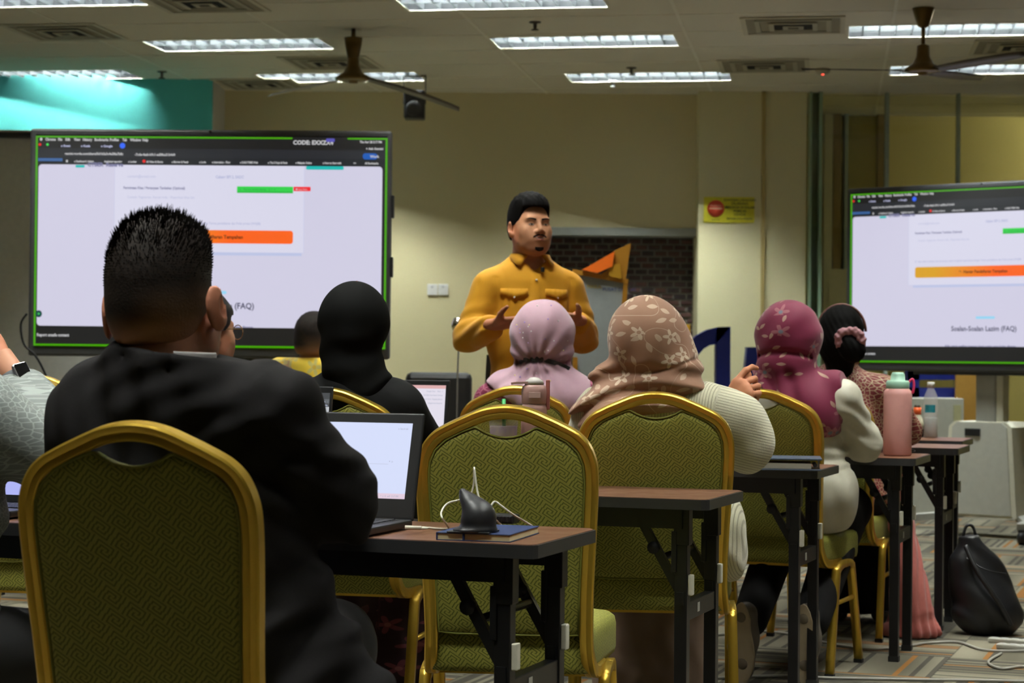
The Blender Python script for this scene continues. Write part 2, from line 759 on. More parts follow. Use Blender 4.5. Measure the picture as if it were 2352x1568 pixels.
MB().box((xat(1856, ZC), ZC + .05, 0), (xat(1888, ZC), ZC + .058, CEIL)).build('tinted_pane', mat('tinted_green_pane', (0.22, 0.32, 0.19), 0.12), win)
MB().box((g0, ZC, 0), (8.4, ZC + 0.05, 0.03)).build('floor_channel', M_ALU, win)
for yy in (303, 376, 403):
    pass

# ---- ceiling with real panels and openings for the light fixtures
FIX = []      # (x, y, yaw, near?) world centres
LFX, DFX = 1.16, 0.46


def fx(pxc, py0, py1):
    a = on_z(pxc, py0, CEIL)
    b = on_z(pxc, py1, CEIL)
    return ((a.x + b.x) / 2, (a.y + b.y) / 2)


vis_fix = [fx(85, -12, 8), fx(1152, -14, 21), fx(550, 87, 117), fx(1343, 84, 106), fx(2172, 56, 82), fx(128, 161, 182), fx(785, 168, 186), fx(1490, 165, 187), fx(2240, 150, 168)]
ROWV = Vector((-0.55, -1.55))
near_fix = []
for r_ in range(1, 8):
    for k_ in (-2.2, 0, 2.2):
        bx, by = -0.1 + k_ + 0.0 + ROWV.x * 0, 10.9 - 1.55 * r_
        near_fix.append((bx - 0.25 * r_ + 0.3, by))
near_fix = [p for i, p in enumerate(near_fix) if (i // 3) in (0, 1, 2, 3, 4)]


def torc(p):
    q = RCI @ Vector((p[0], p[1], 0))
    return q.x, q.y


holes = []
for p in vis_fix + near_fix + [(5.3, 15.45), (7.2, 15.45)]:
    a, b = torc(p)
    holes.append((a - LFX / 2, b - DFX / 2, a + LFX / 2, b + DFX / 2))


def sub_rect(r, h):
    x0, y0, x1, y1 = r
    a0, b0, a1, b1 = h
    if a0 >= x1 or a1 <= x0 or b0 >= y1 or b1 <= y0:
        return [r]
    out = []
    if b0 > y0:
        out.append((x0, y0, x1, b0))
    if b1 < y1:
        out.append((x0, b1, x1, y1))
    c0, c1 = max(y0, b0), min(y1, b1)
    if a0 > x0:
        out.append((x0, c0, a0, c1))
    if a1 < x1:
        out.append((a1, c0, x1, c1))
    return out


def cut(r):
    rs = [r]
    for h in holes:
        rs = [q for t in rs for q in sub_rect(t, h)]
    return [q for q in rs if q[2] - q[0] > 0.004 and q[3] - q[1] > 0.004]


M_CEIL = paint('ceiling_board', (0.83, 0.80, 0.66), 0.9)
M_TBAR = mat('ceiling_tee_bar', (0.9, 0.88, 0.74), 0.5)
cm = MB()
A0, A1, B0, B1 = -11.0, 12.0, -6.0, 18.5
BV = 10.2
for r in cut((A0, B0, A1, BV)):
    cm.box((r[0], r[1], CEIL), (r[2], r[3], CEIL + 0.012))
cm.box((A0, B0, CEIL + 0.22), (A1, B1, CEIL + 0.26))
ceil = cm.build('ceiling', M_CEIL)
ceil.rotation_euler = (0, 0, CEIL_YAW)
tag(ceil, 'grey suspended ceiling with recessed lights', kind='structure')
PA, PB = 1.22, 0.61
gb = MB()
nb_ = 0
oa, ob = 0.35, 10.2
bvals = []
b = ob
while b < B1:
    a = -7.32 + oa
    while a < 7.4:
        r = (a, b, a + PA, b + PB)
        c = RC @ Vector((a + PA / 2, b + PB / 2, 0))
        if -5.5 < c.x < 6.5 and c.y < 16.5:
            rs = cut((r[0] + 0.006, r[1] + 0.006, r[2] - 0.006, r[3] - 0.006))
            if rs:
                pm = MB()
                for q in rs:
                    pm.box((q[0], q[1], CEIL), (q[2], q[3], CEIL + 0.012))
                pm.build('ceiling_panel', M_CEIL, ceil)
                nb_ += 1
        a += PA
    b += PB
# tee bars carry the panels
b = ob
while b < B1:
    for q in cut((-7, b - 0.009, 8, b + 0.009)):
        gb.box((q[0], q[1], CEIL - 0.003), (q[2], q[3], CEIL + 0.013))
    b += PB
a = -7.32 + oa
while a < 8:
    for q in cut((a - 0.009, ob, a + 0.009, B1)):
        gb.box((q[0], q[1], CEIL - 0.0035), (q[2], q[3], CEIL + 0.013))
    a += PA
tg = gb.build('tee_bar_grid', M_TBAR, ceil)
tg['kind'] = 'stuff'
# bulk of ceiling over the rest of visible edge
em = MB()
for (x0, y0, x1, y1) in ((-11, BV, -6.97, B1), (8.2, BV, 12, B1)):
    em.box((x0, y0, CEIL), (x1, y1, CEIL + 0.012))
em.build('ceiling_board', M_CEIL, ceil)

# ---- light fixtures
gl = G('louvre_aluminium')
gl.set((0.10, 0.11, 0.115), 0.4, 0.3)
M_LOUV = gl.mat
M_REFL = mat('dim_reflector', (0.022, 0.024, 0.026), 0.35, 0.3)
M_TUBE = emis('fluorescent_tube', (0.93, 1.0, 0.97), LAMP, (0.9, 0.9, 0.9))
M_TUBEN = emis('fluorescent_tube_near', (0.97, 1.0, 0.92), LAMP_NEAR, (0.9, 0.9, 0.9))


def make_fixture(mt):
    root = empty('ceiling_light')
    hx, hy, H = LFX / 2, DFX / 2, 0.19
    t = 0.004
    h = MB()
    h.box((-hx, -hy, H), (hx, hy, H + t))
    h.box((-hx, -hy, 0), (-hx + t, hy, H)).box((hx - t, -hy, 0), (hx, hy, H))
    h.box((-hx, -hy, 0), (hx, -hy + t, H)).box((-hx, hy - t, 0), (hx, hy, H))
    h.build('housing', M_REFL, root)
    f = MB()
    e = 0.014
    f.box((-hx, -hy, -0.004), (hx, -hy + e, 0)).box((-hx, hy - e, -0.004), (hx, hy, 0))
    f.box((-hx, -hy, -0.004), (-hx + e, hy, 0)).box((hx - e, -hy, -0.004), (hx, hy, 0))
    f.build('frame', M_TBAR, root)
    for y in (-DFX * 0.25, DFX * 0.25):
        MB().tube([(-hx + 0.03, y, 0.158), (hx - 0.03, y, 0.158)], 0.013, 6).build('lamp_tube', mt, root)
    MB().box((-hx + e, -0.004, 0.0), (hx - e, 0.004, 0.13)).build('divider', M_LOUV, root)
    n = 11
    bl_ = MB().add([(-0.0015, -hy + e, 0.0), (0.0015, -hy + e, 0.0), (0.0015, hy - e, 0.0), (-0.0015, hy - e, 0.0),
                    (-0.008, -hy + e, 0.10), (0.008, -hy + e, 0.10), (0.008, hy - e, 0.10), (-0.008, hy - e, 0.10)],
                   [(0, 3, 2, 1), (4, 5, 6, 7), (0, 1, 5, 4), (1, 2, 6, 5), (2, 3, 7, 6), (3, 0, 4, 7)])
    first = None
    for i in range(n):
        x = -hx + (i + 1) * LFX / (n + 1)
        if first is None:
            first = bl_.build('louvre_blade', M_LOUV, root)
            o = first
        else:
            o = link('louvre_blade', first.data, root)
        o.location = (x, 0, 0)
    return root


lab = ['recessed louvred ceiling light cut off at the top left edge', 'recessed louvred ceiling light at the top edge, centre',
       'recessed louvred ceiling light left of the nearer fan', 'recessed louvred ceiling light above the presenter, nearer the camera',
       'recessed louvred ceiling light behind the right fan rod', 'recessed louvred ceiling light above the teal wall',
       'recessed louvred ceiling light behind the left fan hub and black speaker', 'recessed louvred ceiling light nearest the cream column',
       'recessed louvred ceiling light beyond the right fan near the glass']
proto = make_fixture(M_TUBE)
for i, p in enumerate(vis_fix):
    o = proto if i == 0 else copy_tree(proto)
    o.location = (p[0], p[1], CEIL)
    o.rotation_euler = (0, 0, CEIL_YAW)
    tag(o, lab[i], 'ceiling light', 'recessed louvred ceiling lights')
proto2 = make_fixture(M_TUBEN)
for i, p in enumerate(near_fix):
    o = proto2 if i == 0 else copy_tree(proto2)
    o.location = (p[0], p[1], CEIL)
    o.rotation_euler = (0, 0, CEIL_YAW)
    tag(o, 'louvred ceiling light out of frame, %s one of the %s row over the audience' % (('left', 'middle', 'right')[i % 3], ('first', 'second', 'third', 'fourth', 'fifth', 'last')[i // 3]), 'ceiling light', 'recessed lights over the audience')

for xx in (5.3, 7.2):  # unseen fixtures added to light the room beyond the glass
    o = copy_tree(proto)
    o.location = (xx, 15.45, CEIL)
    o.rotation_euler = (0, 0, 0)
    tag(o, 'added unseen recessed light beyond the glass partition, %s' % ('nearer the column' if xx < 6 else 'nearer the right wall'), 'ceiling light', 'added lights beyond the glass')

bt = empty('fill_batten_light', (5.6, 15.35, CEIL))  # added out-of-view tube, brightens the upper walls beyond the glass
MB().box((-0.62, -0.03, -0.05), (0.62, 0.03, 0.0), bev=0.006).build('batten', mat('batten_white', (0.8, 0.8, 0.78), 0.4), bt)
MB().tube([(-0.6, 0, -0.07), (0.6, 0, -0.07)], 0.013, 8).build('lamp_tube', emis('fill_tube', (1.0, 0.98, 0.8), 420, (0.9, 0.9, 0.9)), bt)
tag(bt, 'added fill light for the walls beyond the glass partition at the right, out of frame', 'ceiling light')

# ---- ceiling vents
M_VENTD = mat('vent_dark', (0.28, 0.26, 0.19), 0.9)
M_VENTK = mat('vent_throat', (0.01, 0.01, 0.008), 0.9)
M_VENT2 = mat('vent_vane', (0.40, 0.38, 0.29), 0.6)
M_VENT = mat('vent_frame', (0.62, 0.59, 0.46), 0.5)


def make_vent():
    root = empty('ceiling_vent')
    MB().box((-0.27, -0.27, -0.002), (0.27, 0.27, -0.0005)).build('backing', M_VENTD, root)
    MB().box((-0.13, -0.13, -0.0035), (0.13, 0.13, -0.002)).build('throat', M_VENTK, root)
    for i, s_ in enumerate((0.3, 0.22, 0.14, 0.06)):
        m_ = MB()
        a, b = s_, s_ - 0.028
        z = -0.006 - 0.004 * i
        for sx, sy in ((1, 0), (-1, 0), (0, 1), (0, -1)):
            if sx:
                m_.box((sx * b, -a, z), (sx * a, a, z + 0.006))
            else:
                m_.box((-b, sy * b, z), (b, sy * a, z + 0.006))
        m_.build('vane', M_VENT if i == 0 else M_VENT2, root)
    return root


pv = make_vent()
for i, (a, b, l) in enumerate([(150, 72, 'square ceiling vent left of the left light'), (762, 143, 'square ceiling vent just behind the left fan motor'),
                               (1822, 57, 'square ceiling vent left of the right fan'), (2345, 106, 'square ceiling vent at the right edge beside the light'),
                               (470, 5, 'square ceiling vent at the top edge, left'), (600, 192, 'square ceiling vent nearest the cream back wall'),
                               (1755, 150, 'square ceiling vent near the cream column top')]):
    q = on_z(a, b, CEIL)
    o = pv if i == 0 else copy_tree(pv)
    o.location = (q.x, q.y, CEIL - 0.0035)
    o.rotation_euler = (0, 0, CEIL_YAW)
    tag(o, l, 'vent', 'square ceiling air vents')

# ---- ceiling fans
M_FAN = mat('dark_brass', (0.12, 0.075, 0.02), 0.38, 0.7)
M_BLADE = mat('fan_blade_brown', (0.06, 0.045, 0.03), 0.45, 0.2)
M_BLADEL = mat('fan_blade_pale', (0.42, 0.42, 0.4), 0.4, 0.2)


def fan(loc_px, rod_z, hub_z, az, droop, length, label, flush=False, pale=None):
    q = on_z(loc_px[0], loc_px[1], CEIL)
    root = empty('ceiling_fan', (q.x, q.y, CEIL))
    zc = rod_z - CEIL
    zh = hub_z - CEIL
    cp = [(0.062, 0.0), (0.060, -0.01), (0.045, -0.06), (0.030, zc + .01), (0.014, zc)] if flush else [(0.012, 0.0), (0.014, -0.05), (0.056, -0.055), (0.05, -0.10), (0.032, zc), (0.014, zc - 0.01)]
    MB().lathe(cp).build('canopy', M_FAN, root)
    MB().tube([(0, 0, zc), (0, 0, zh + 0.14)], 0.011, 10).build('down_rod', M_FAN, root)
    MB().lathe([(0.014, 0.15), (0.034, 0.14), (0.038, 0.08), (0.06, 0.04), (0.105, 0.012), (0.108, 0.0), (0.07, -0.008), (0.03, -0.01), (0.028, -0.022), (0.0, -0.024)], (0, 0, zh)).build('motor', M_FAN, root)
    for i, a_ in enumerate(az):
        a = math.radians(a_)
        dr = droop[i]
        pts = []
        n = 10
        V = []
        Fc = []
        for k in range(n + 1):
            t = k / n
            r = 0.09 + t * (length - 0.09)
            z = zh + 0.0 - dr * t * (0.8 + 0.2 * t)
            wd_ = 0.02 + 0.045 * math.sin(PI * min(1, t * 0.75 + 0.12)) ** 1.0
            if k == n:
                wd_ *= 0.5
            for s_, dz in ((-1, 0.008), (1, -0.008)):
                for th in (0.0, 0.005):
                    V.append((r * math.cos(a) - s_ * wd_ * math.sin(a), r * math.sin(a) + s_ * wd_ * math.cos(a), z + dz + th))
        for k in range(n):
            b0, b1 = k * 4, k * 4 + 4
            Fc += [(b0, b0 + 2, b1 + 2, b1), (b0 + 1, b1 + 1, b1 + 3, b0 + 3), (b0, b1, b1 + 1, b0 + 1), (b0 + 2, b0 + 3, b1 + 3, b1 + 2)]
        Fc += [(0, 1, 3, 2), (n * 4, n * 4 + 2, n * 4 + 3, n * 4 + 1)]
        MB().add(V, Fc, 0, True).build('blade', M_BLADEL if pale == i else M_BLADE, root)
    tag(root, label, 'ceiling fan')
    return root


fan((812, 66), 2.86, 2.745, (4, 148, 95), (0.17, 0.06, -0.11), 0.64, 'dark brass ceiling fan left of centre, one pale blade', pale=1)
fan((2121, 19), 2.94, 2.70, (182, 48, -50), (0.0, -0.03, -0.02), 0.68, 'dark brass ceiling fan at the right in front of a light', flush=True)

# ---- hanging speaker, sprinklers, small fittings
q = on_z(952, 173, CEIL)
sp = empty('hanging_speaker', (q.x, q.y, CEIL))
M_BLK = mat('black_plastic', (0.012, 0.012, 0.013), 0.45)
MB().box((-0.07, -0.07, -0.31), (0.075, 0.07, -0.11), bev=0.012).build('cabinet', M_BLK, sp)
MB().box((-0.075, -0.02, -0.008), (0.08, 0.02, 0)).box((-0.077, -0.012, -0.2), (-0.071, 0.012, 0)).box((0.076, -0.012, -0.2), (0.082, 0.012, 0)).build('bracket', M_BLK, sp)
MB().lathe([(0.055, 0), (0.05, 0.004), (0.02, 0.002)], n=24, mtx=Matrix.Translation((0, -0.071, -0.24)) @ Matrix.Rotation(PI / 2, 4, 'X')).build('grille', mat('speaker_grille', (0.03, 0.03, 0.03), 0.7), sp)
tag(sp, 'black speaker box hanging from a ceiling bracket', 'speaker')


def sprinkler(px, py, label, col):
    q = on_z(px, py, CEIL)
    r = empty('sprinkler_head', (q.x, q.y, CEIL))
    MB().lathe([(0.035, 0), (0.035, -0.006), (0.012, -0.01), (0.01, -0.04)], n=14).build('collar', col, r)
    MB().lathe([(0.008, -0.04), (0.022, -0.045), (0.024, -0.05), (0.004, -0.052)], n=14).build('deflector', col, r)
    tag(r, label, 'sprinkler', 'ceiling sprinklers')


M_SPR = mat('bronze_sprinkler', (0.1, 0.09, 0.07), 0.5, 0.5)
sprinkler(1229, 50, 'small bronze sprinkler head below the top centre light', M_SPR)
sprinkler(372, 164, 'small bronze sprinkler head above the teal wall', M_SPR)
sprinkler(1450, 155, 'small bronze sprinkler head above the light near the column', M_SPR)
q = on_z(1408, 186, CEIL)
r = empty('ceiling_sensor', (q.x, q.y, CEIL))
MB().lathe([(0.03, 0), (0.03, -0.012), (0.012, -0.014), (0.012, -0.03), (0.018, -0.04), (0.01, -0.052), (0, -0.055)], n=14).build('sensor_body', mat('white_plastic', (0.8, 0.8, 0.76), 0.4), r)
tag(r, 'small white ceiling sensor below the light near the column', 'sensor')
q = on_z(1890, 158, CEIL)
r = empty('smoke_detector', (q.x, q.y, CEIL))
MB().lathe([(0.05, 0), (0.05, -0.02), (0.035, -0.035), (0, -0.036)], n=18).build('detector_body', mat('beige_plastic', (0.5, 0.47, 0.36), 0.5), r)
MB().lathe([(0.008, -0.036), (0.008, -0.042), (0, -0.043)], n=10).build('red_lamp', emis('red_led', (1, 0.08, 0.05), 3), r)
tag(r, 'ceiling smoke detector with a glowing red lamp', 'detector')

# ---- wall sockets
M_PLATE = mat('socket_white', (0.72, 0.71, 0.66), 0.4)
for px_, l_ in ((993, 'left white wall socket of the pair behind the presenter'), (1018, 'right white wall socket of the pair behind the presenter')):
    c = P(px_, 665, ZB)
    r = empty('wall_socket', (c.x, ZB, c.z))
    MB().box((-0.038, -0.012, -0.042), (0.038, 0, 0.042), bev=0.004).build('plate', M_PLATE, r)
    MB().box((-0.008, -0.015, 0.012), (0.006, -0.011, 0.026)).build('rocker', mat('rocker_grey', (0.5, 0.5, 0.48), 0.4), r)
    tag(r, l_, 'wall socket', 'wall sockets on the cream wall')

# ---- yellow notice on the column
c0 = P(1616, 511, ZC)
c1 = P(1733, 453, ZC)
sg = empty('notice_sign', (c0.x, ZC, c0.z))
sw_, sh_ = c1.x - c0.x, c1.z - c0.z
MB().box((0, -0.006, 0), (sw_, 0, sh_), bev=0.002).build('board', mat('yellow_sign', (0.68, 0.62, 0.03), 0.5), sg)
MB().lathe([(0.062, 0), (0.062, 0.002), (0.0, 0.002)], n=32, mtx=Matrix.Translation((0.088, -0.006, sh_ * 0.55)) @ Matrix.Rotation(PI / 2, 4, 'X')).build('red_disc', mat('sign_red', (0.72, 0.07, 0.03), 0.5), sg)
MB().box((0.04, -0.0095, sh_ * 0.53), (0.136, -0.0085, sh_ * 0.57)).build('disc_bar', mat('sign_pale', (0.75, 0.6, 0.4), 0.5), sg)
M_INK = mat('ink_black', (0.02, 0.02, 0.015), 0.6)
text('sign_text', 'DILARANG', 0.018, mat('sign_pale', (0.75, 0.6, 0.4)), sg, (0.088, -0.0096, sh_ * 0.63), 'CENTER')
text('sign_text', 'NOTIS', 0.02, M_INK, sg, (0.088, -0.0096, 0.014), 'CENTER')
for i, (s_, sz) in enumerate((('KAWASAN LARANGAN', .026), ('DILARANG', .03), ('MEROKOK DI DALAM', .026), ('PREMIS INI', .024), ('DENDA', .03), ('RM10,000 ATAU PENJARA', .02))):
    text('sign_text', s_, sz, M_INK, sg, (sw_ * 0.71, -0.0065, sh_ - 0.03 - i * 0.027), 'CENTER', bold=0.0006, sx=0.85)
tag(sg, 'yellow notice sign with a red disc on the cream column', 'sign')

# ---- projection screen at the left
x0, x1 = xat(-420, 13.5), xat(470, 13.5)
zt = zat(306, 13.5, 40)
ps = empty('projection_screen', ((x0 + x1) / 2, 13.5, zt))
hw = (x1 - x0) / 2
MB().box((-hw, -0.06, -0.035), (hw, 0.06, 0.0), bev=0.008).build('case', mat('screen_case', (0.02, 0.02, 0.02), 0.5), ps)
MB().box((-hw, -0.07, 0.0), (hw, 0.07, 0.014)).build('case_top', mat('case_rim', (0.45, 0.40, 0.33), 0.5), ps)
MB().box((-hw + 0.05, -0.008, -1.9), (hw - 0.03, 0.0, -0.03)).build('fabric', mat('screen_fabric', (0.86, 0.86, 0.80), 0.8), ps)
MB().tube([(-hw + 0.04, -0.005, -1.9), (hw - 0.02, -0.005, -1.9)], 0.018, 10).build('bottom_bar', M_BLK, ps)
for xx in (-hw * 0.75, -hw * 0.3):
    MB().tube([(xx, 0, 0.01), (xx, 0, CEIL - zt)], 0.008, 8).build('hanging_rod', M_BLK, ps)
tag(ps, 'pale grey pull-down projection screen behind the left display', 'projection screen')

# ---- big blue letters standing by the column
M_BLUE = mat('navy_letter', (0.008, 0.016, 0.16), 0.35)
M_WOOD = mat('golden_wood', (0.48, 0.26, 0.05), 0.5)


def letter(name, polys, Z, label, m_=M_BLUE, th=0.12, grp='giant letters behind the audience'):
    cs = [[P(a, b, Z) for a, b in pl] for pl in polys]
    xm = sum(c.x for c in cs[0]) / len(cs[0])
    root = empty(name, (xm, Z, 0))
    mb = MB()
    for pl in cs:
        mb.prism([(c.x - xm, c.z) for c in pl], 0, th)
    mb.build('letter_body', m_, root)
    tag(root, label, 'letter', grp)
    return root


def zpx(Z):      # pixel row of the floor at depth Z
    return 815 + CAM_Z * F / Z


ZL = 13.9
f_ = zpx(ZL)
arcO = [(1678, 750), (1650, 751), (1625, 757), (1600, 770), (1584, 786), (1572, 804), (1562, 828)]
arcI = [(1596, 830), (1604, 815), (1616, 801), (1630, 793), (1645, 790)]
letter('letter_d', [arcO + [(1556, 870), (1560, 920), (1574, 950), (1600, 960), (1645, 960), (1645, 930), (1612, 928), (1596, 905), (1592, 870)] + arcI, [(1645, 752), (1678, 750), (1676, f_), (1643, f_)]],
       ZL, 'giant navy blue letter with a curved bowl beside the column')
letter('letter_a', [[(1716, 797), (1738, 797), (1775, f_), (1745, f_), (1728, 880), (1712, f_), (1682, f_)]], ZL, 'giant navy blue letter behind the maroon headscarf')
letter('letter_e', [[(2085, 835), (2200, 835), (2198, 872), (2085, 872)], [(2085, 835), (2112, 835), (2110, zpx(14.2)), (2083, zpx(14.2))], [(2085, 890), (2198, 890), (2198, 916), (2085, 916)], [(2085, 1060), (2198, 1060), (2198, 1096), (2085, 1096)]],
       14.2, 'giant navy blue letter under the right display')
# golden wood board and pale cabinets near the glass
def panel(name, a, b, Z, m_, th, label, cat, parts=None):
    p0, p1 = P(*a, Z), P(*b, Z)
    root = empty(name, ((p0.x + p1.x) / 2, Z, 0))
    hw_ = abs(p1.x - p0.x) / 2
    MB().box((-hw_, 0, min(p0.z, p1.z)), (hw_, th, max(p0.z, p1.z)), bev=0.004).build(parts or 'board', m_, root)
    tag(root, label, cat)
    return root


def fpx(Z):
    return zpx(Z) - 0


o = panel('wood_board', (2196, 800), (2243, zpx(14.05) + 8), 14.05, M_WOOD, 0.04, 'golden wooden board standing behind the right display', 'board')
o = panel('side_cabinet', (2094, 914), (2212, zpx(13.9) + 9), 13.9, mat('pale_cabinet', (0.60, 0.60, 0.52), 0.5), 0.35, 'pale grey low cabinet behind the water bottles', 'cabinet', 'carcass')
MB().box((0.11, -0.012, 0.12), (0.16, 0.0, 0.78)).build('door_edge', mat('pale_yellow_edge', (0.6, 0.58, 0.32), 0.5), o)
o = panel('yellow_board', (1552, 745), (1582, zpx(14.3) + 3), 14.3, mat('amber_board', (0.66, 0.36, 0.015), 0.5), 0.04, 'amber upright board against the brick niche', 'board')
# ================================================================== FURNITURE
# bricks low in the niche, behind everything
lb = MB()
while zz > 0:
    off = (row % 2) * bl / 2
    xx = nx0 + 0.02 - off
    while xx < XCOL + 0.08:
        if xx > nx0 - 0.01:
            lb.box((xx, ZB + 0.206, zz), (xx + bl - 0.012, ZB + 0.222, zz + bh - 0.011))
        xx += bl
    zz -= bh
    row += 1
o = lb.build('lower_bricks', brm[0], nb)
o['kind'] = 'stuff'


def key_fabric(name, dark, light, pitch=0.0056, tile=0.047):
    """upholstery with interlocking key hooks"""
    g = G(name)
    c = g.co('UV', rot=(0, 0, math.radians(33)))
    x, y, z = g.xyz(c)
    X, Y = g.m('DIVIDE', x, tile), g.m('DIVIDE', y, tile * 0.62)
    par = g.m('MODULO', g.m('ABSOLUTE', g.m('FLOOR', Y)), 2.0)
    X = g.m('ADD', X, g.m('MULTIPLY', par, 0.5))
    p = g.m('MULTIPLY', g.m('SUBTRACT', g.m('FRACT', X), 0.5), tile)
    q = g.m('MULTIPLY', g.m('SUBTRACT', g.m('FRACT', Y), 0.5), tile * 0.62)
    up = g.m('GREATER_THAN', q, 0.0)
    sh = g.m('MULTIPLY', g.m('SUBTRACT', up, 0.5), pitch)
    d = g.m('MAXIMUM', g.m('MULTIPLY', g.m('ABSOLUTE', g.m('ADD', p, sh)), 0.75), g.m('ABSOLUTE', q))
    fr_ = g.m('FRACT', g.m('DIVIDE', d, pitch))
    tri = g.m('ABSOLUTE', g.m('SUBTRACT', fr_, 0.5))
    line = g.ramp(tri, 0.30, 0.20)
    core = g.ramp(tri, 0.10, 0.04)
    nz = g.noise(g.co(), 900, 1)
    ln = g.m('MULTIPLY', g.m('SUBTRACT', line, g.m('MULTIPLY', core, 0.75)), 1.0)
    col = g.mix(ln, dark, light)
    col = g.mix(g.m('MULTIPLY', nz, 0.35), col, tuple(v * 0.6 for v in dark))
    g.set(col, 0.62, 0, 0.35)
    g.b.inputs['Sheen Weight'].default_value = 0.03
    g.bump(ln, 0.35, 0.0008)
    return g.mat


M_FAB = key_fabric('green_key_fabric', (0.135, 0.14, 0.016), (0.43, 0.41, 0.075))
gg_ = G('gold_frame')
c_ = gg_.co()
gg_.set(gg_.mix(gg_.noise(c_, 8, 2), (0.60, 0.38, 0.045), (0.74, 0.49, 0.07)), gg_.m('ADD', 0.24, gg_.m('MULTIPLY', gg_.noise(c_, 60, 2), 0.15)), 0.75)
M_GOLD = gg_.mat
M_FOOT = mat('rubber_foot', (0.02, 0.02, 0.02), 0.7)
LEAN = 0.17


def backp(x, z):
    return (x, -(z - 0.46) * LEAN if z > 0.46 else 0.0, z)


def make_chair():
    root = empty('banquet_chair')
    half = [(0.0, 0.975), (0.045, 0.969), (0.09, 0.951), (0.13, 0.932), (0.155, 0.917), (0.174, 0.895), (0.186, 0.862), (0.189, 0.82), (0.186, 0.74), (0.180, 0.64), (0.176, 0.55), (0.175, 0.47)]
    R_ = [backp(x, z) for x, z in half] + [(0.177, 0.006, 0.43), (0.182, 0.035, 0.395), (0.186, 0.09, 0.382), (0.19, 0.2, 0.38)]
    L_ = [(-x, y, z) for x, y, z in reversed(R_)][:-1]
    path = spline(L_ + R_, 5)
    # rounded rectangle profile with a groove on the outer face
    pr = [(-0.017, -0.012), (-0.013, -0.0155), (-0.004, -0.0155), (0.0, -0.0135), (0.004, -0.0155), (0.013, -0.0155), (0.017, -0.012),
          (0.017, 0.012), (0.013, 0.0155), (-0.013, 0.0155), (-0.017, 0.012)]
    pr = [(b * 0.98, a * 0.86) for a, b in pr]
    V = []
    n = len(pr)
    fwd = Vector((0, 1, 0))
    P_ = [Vector(p) for p in path]
    mb = MB()
    for i, p in enumerate(P_):
        t = (P_[min(i + 1, len(P_) - 1)] - P_[max(i - 1, 0)]).normalized()
        if p.z > 0.47:
            nrm = Vector((0, 1, -LEAN * 0)).normalized()
            nrm = Vector((0, 1, LEAN)).normalized()
        else:
            nrm = Vector((0, t.z, -t.y))
            if nrm.length < 1e-3:
                nrm = Vector((0, 0, 1))
            if nrm.y < 0 or (abs(nrm.y) < 0.2 and nrm.z < 0):
                nrm = -nrm
            nrm.normalize()
        side = t.cross(nrm).normalized()
        for a, b in pr:
            V.append(p + side * b + nrm * a)
    # profile: a across depth (nrm), b across width(side)
    Fc = []
    for i in range(len(P_) - 1):
        for j in range(n):
            k = (j + 1) % n
            Fc.append((i * n + j, i * n + k, (i + 1) * n + k, (i + 1) * n + j))
    Fc.append(list(reversed(range(n))))
    Fc.append([(len(P_) - 1) * n + j for j in range(n)])
    mb.add(V, Fc, 0, True)
    fo_ = mb.build('back_frame', M_GOLD, root)
    fo_.data.set_sharp_from_angle(angle=math.radians(33))
    # padded back panel, inner outline
    inn = []
    for x, z in [(0.175 - 0.016, 0.475), (0.161, 0.55), (0.165, 0.64), (0.171, 0.74), (0.175, 0.82), (0.172, 0.86), (0.160, 0.888), (0.135, 0.912), (0.1, 0.930), (0.072, 0.941)]:
        inn.append((x, z))
    sc = []
    for i in range(9):
        t = -1 + 2 * i / 8
        sc.append((-0.066 * t, 0.917 + 0.022 * t * t + 0.002))
    out = inn + sc[0:] + [(-x, z) for x, z in reversed(inn)]
    # bottom edge samples
    for i in range(1, 8):
        t = i / 8
        out.append((-0.159 + 0.318 * t, 0.472))
    cx, cz = 0.0, 0.69
    V = []
    Fc = []
    m_ = len(out)
    rings = [(1.0, 0.0), (0.996, 0.010), (0.975, 0.018), (0.93, 0.022), (0.75, 0.026), (0.45, 0.028), (0.15, 0.028)]
    for sgn in (-1, 1):
        for (s_, b) in (rings if sgn < 0 else rings[1:]):
            for (x, z) in out:
                xx, z2 = cx + (x - cx) * s_, cz + (z - cz) * s_
                V.append((xx, backp(xx, z2)[1] + sgn * b * (0.75 if sgn < 0 else 1), z2))
    nr = len(rings)
    def ring(i, sgn):
        if sgn < 0:
            return i * m_
        return 0 if i == 0 else (nr + i - 1) * m_
    for sgn in (-1, 1):
        for i in range(nr - 1):
            a, b = ring(i, sgn), ring(i + 1, sgn)
            for j in range(m_):
                k = (j + 1) % m_
                Fc.append((a + j, a + k, b + k, b + j))
        Fc.append([ring(nr - 1, sgn) + j for j in range(m_)])
    mb = MB().add(V, Fc, 0, True)
    o = mb.build('backrest', M_FAB, root)
    box_uv(o.data)
    # piping bead around the panel
    pp = [(x * 0.993, backp(x, z)[1] - 0.012, cz + (z - cz) * 0.993) for x, z in out]
    MB().tube(pp + [pp[0]], 0.0028, 5).build('piping', M_FAB, o)
    # seat cushion
    def rrect(w0, w1, y0, y1, r, k=5):
        pts = []
        for (cxx, cy, a0, ww) in ((w1 - r, y1 - r, 0, 1), (-w1 + r, y1 - r, 90, 1), (-w0 + r * .6, y0 + r * .6, 180, .6), (w0 - r * .6, y0 + r * .6, 270, .6)):
            for i in range(k + 1):
                a = math.radians(a0 + 90 * i / k)
                pts.append((cxx + r * ww * math.cos(a), cy + r * ww * math.sin(a)))
        return pts
    base = rrect(0.185, 0.215, -0.0, 0.43, 0.06)
    lev = [(0.385, 0.90), (0.386, 0.985), (0.40, 1.0), (0.455, 1.0), (0.472, 0.985), (0.482, 0.93), (0.488, 0.8), (0.492, 0.5), (0.493, 0.2)]
    V = []
    Fc = []
    m_ = len(base)
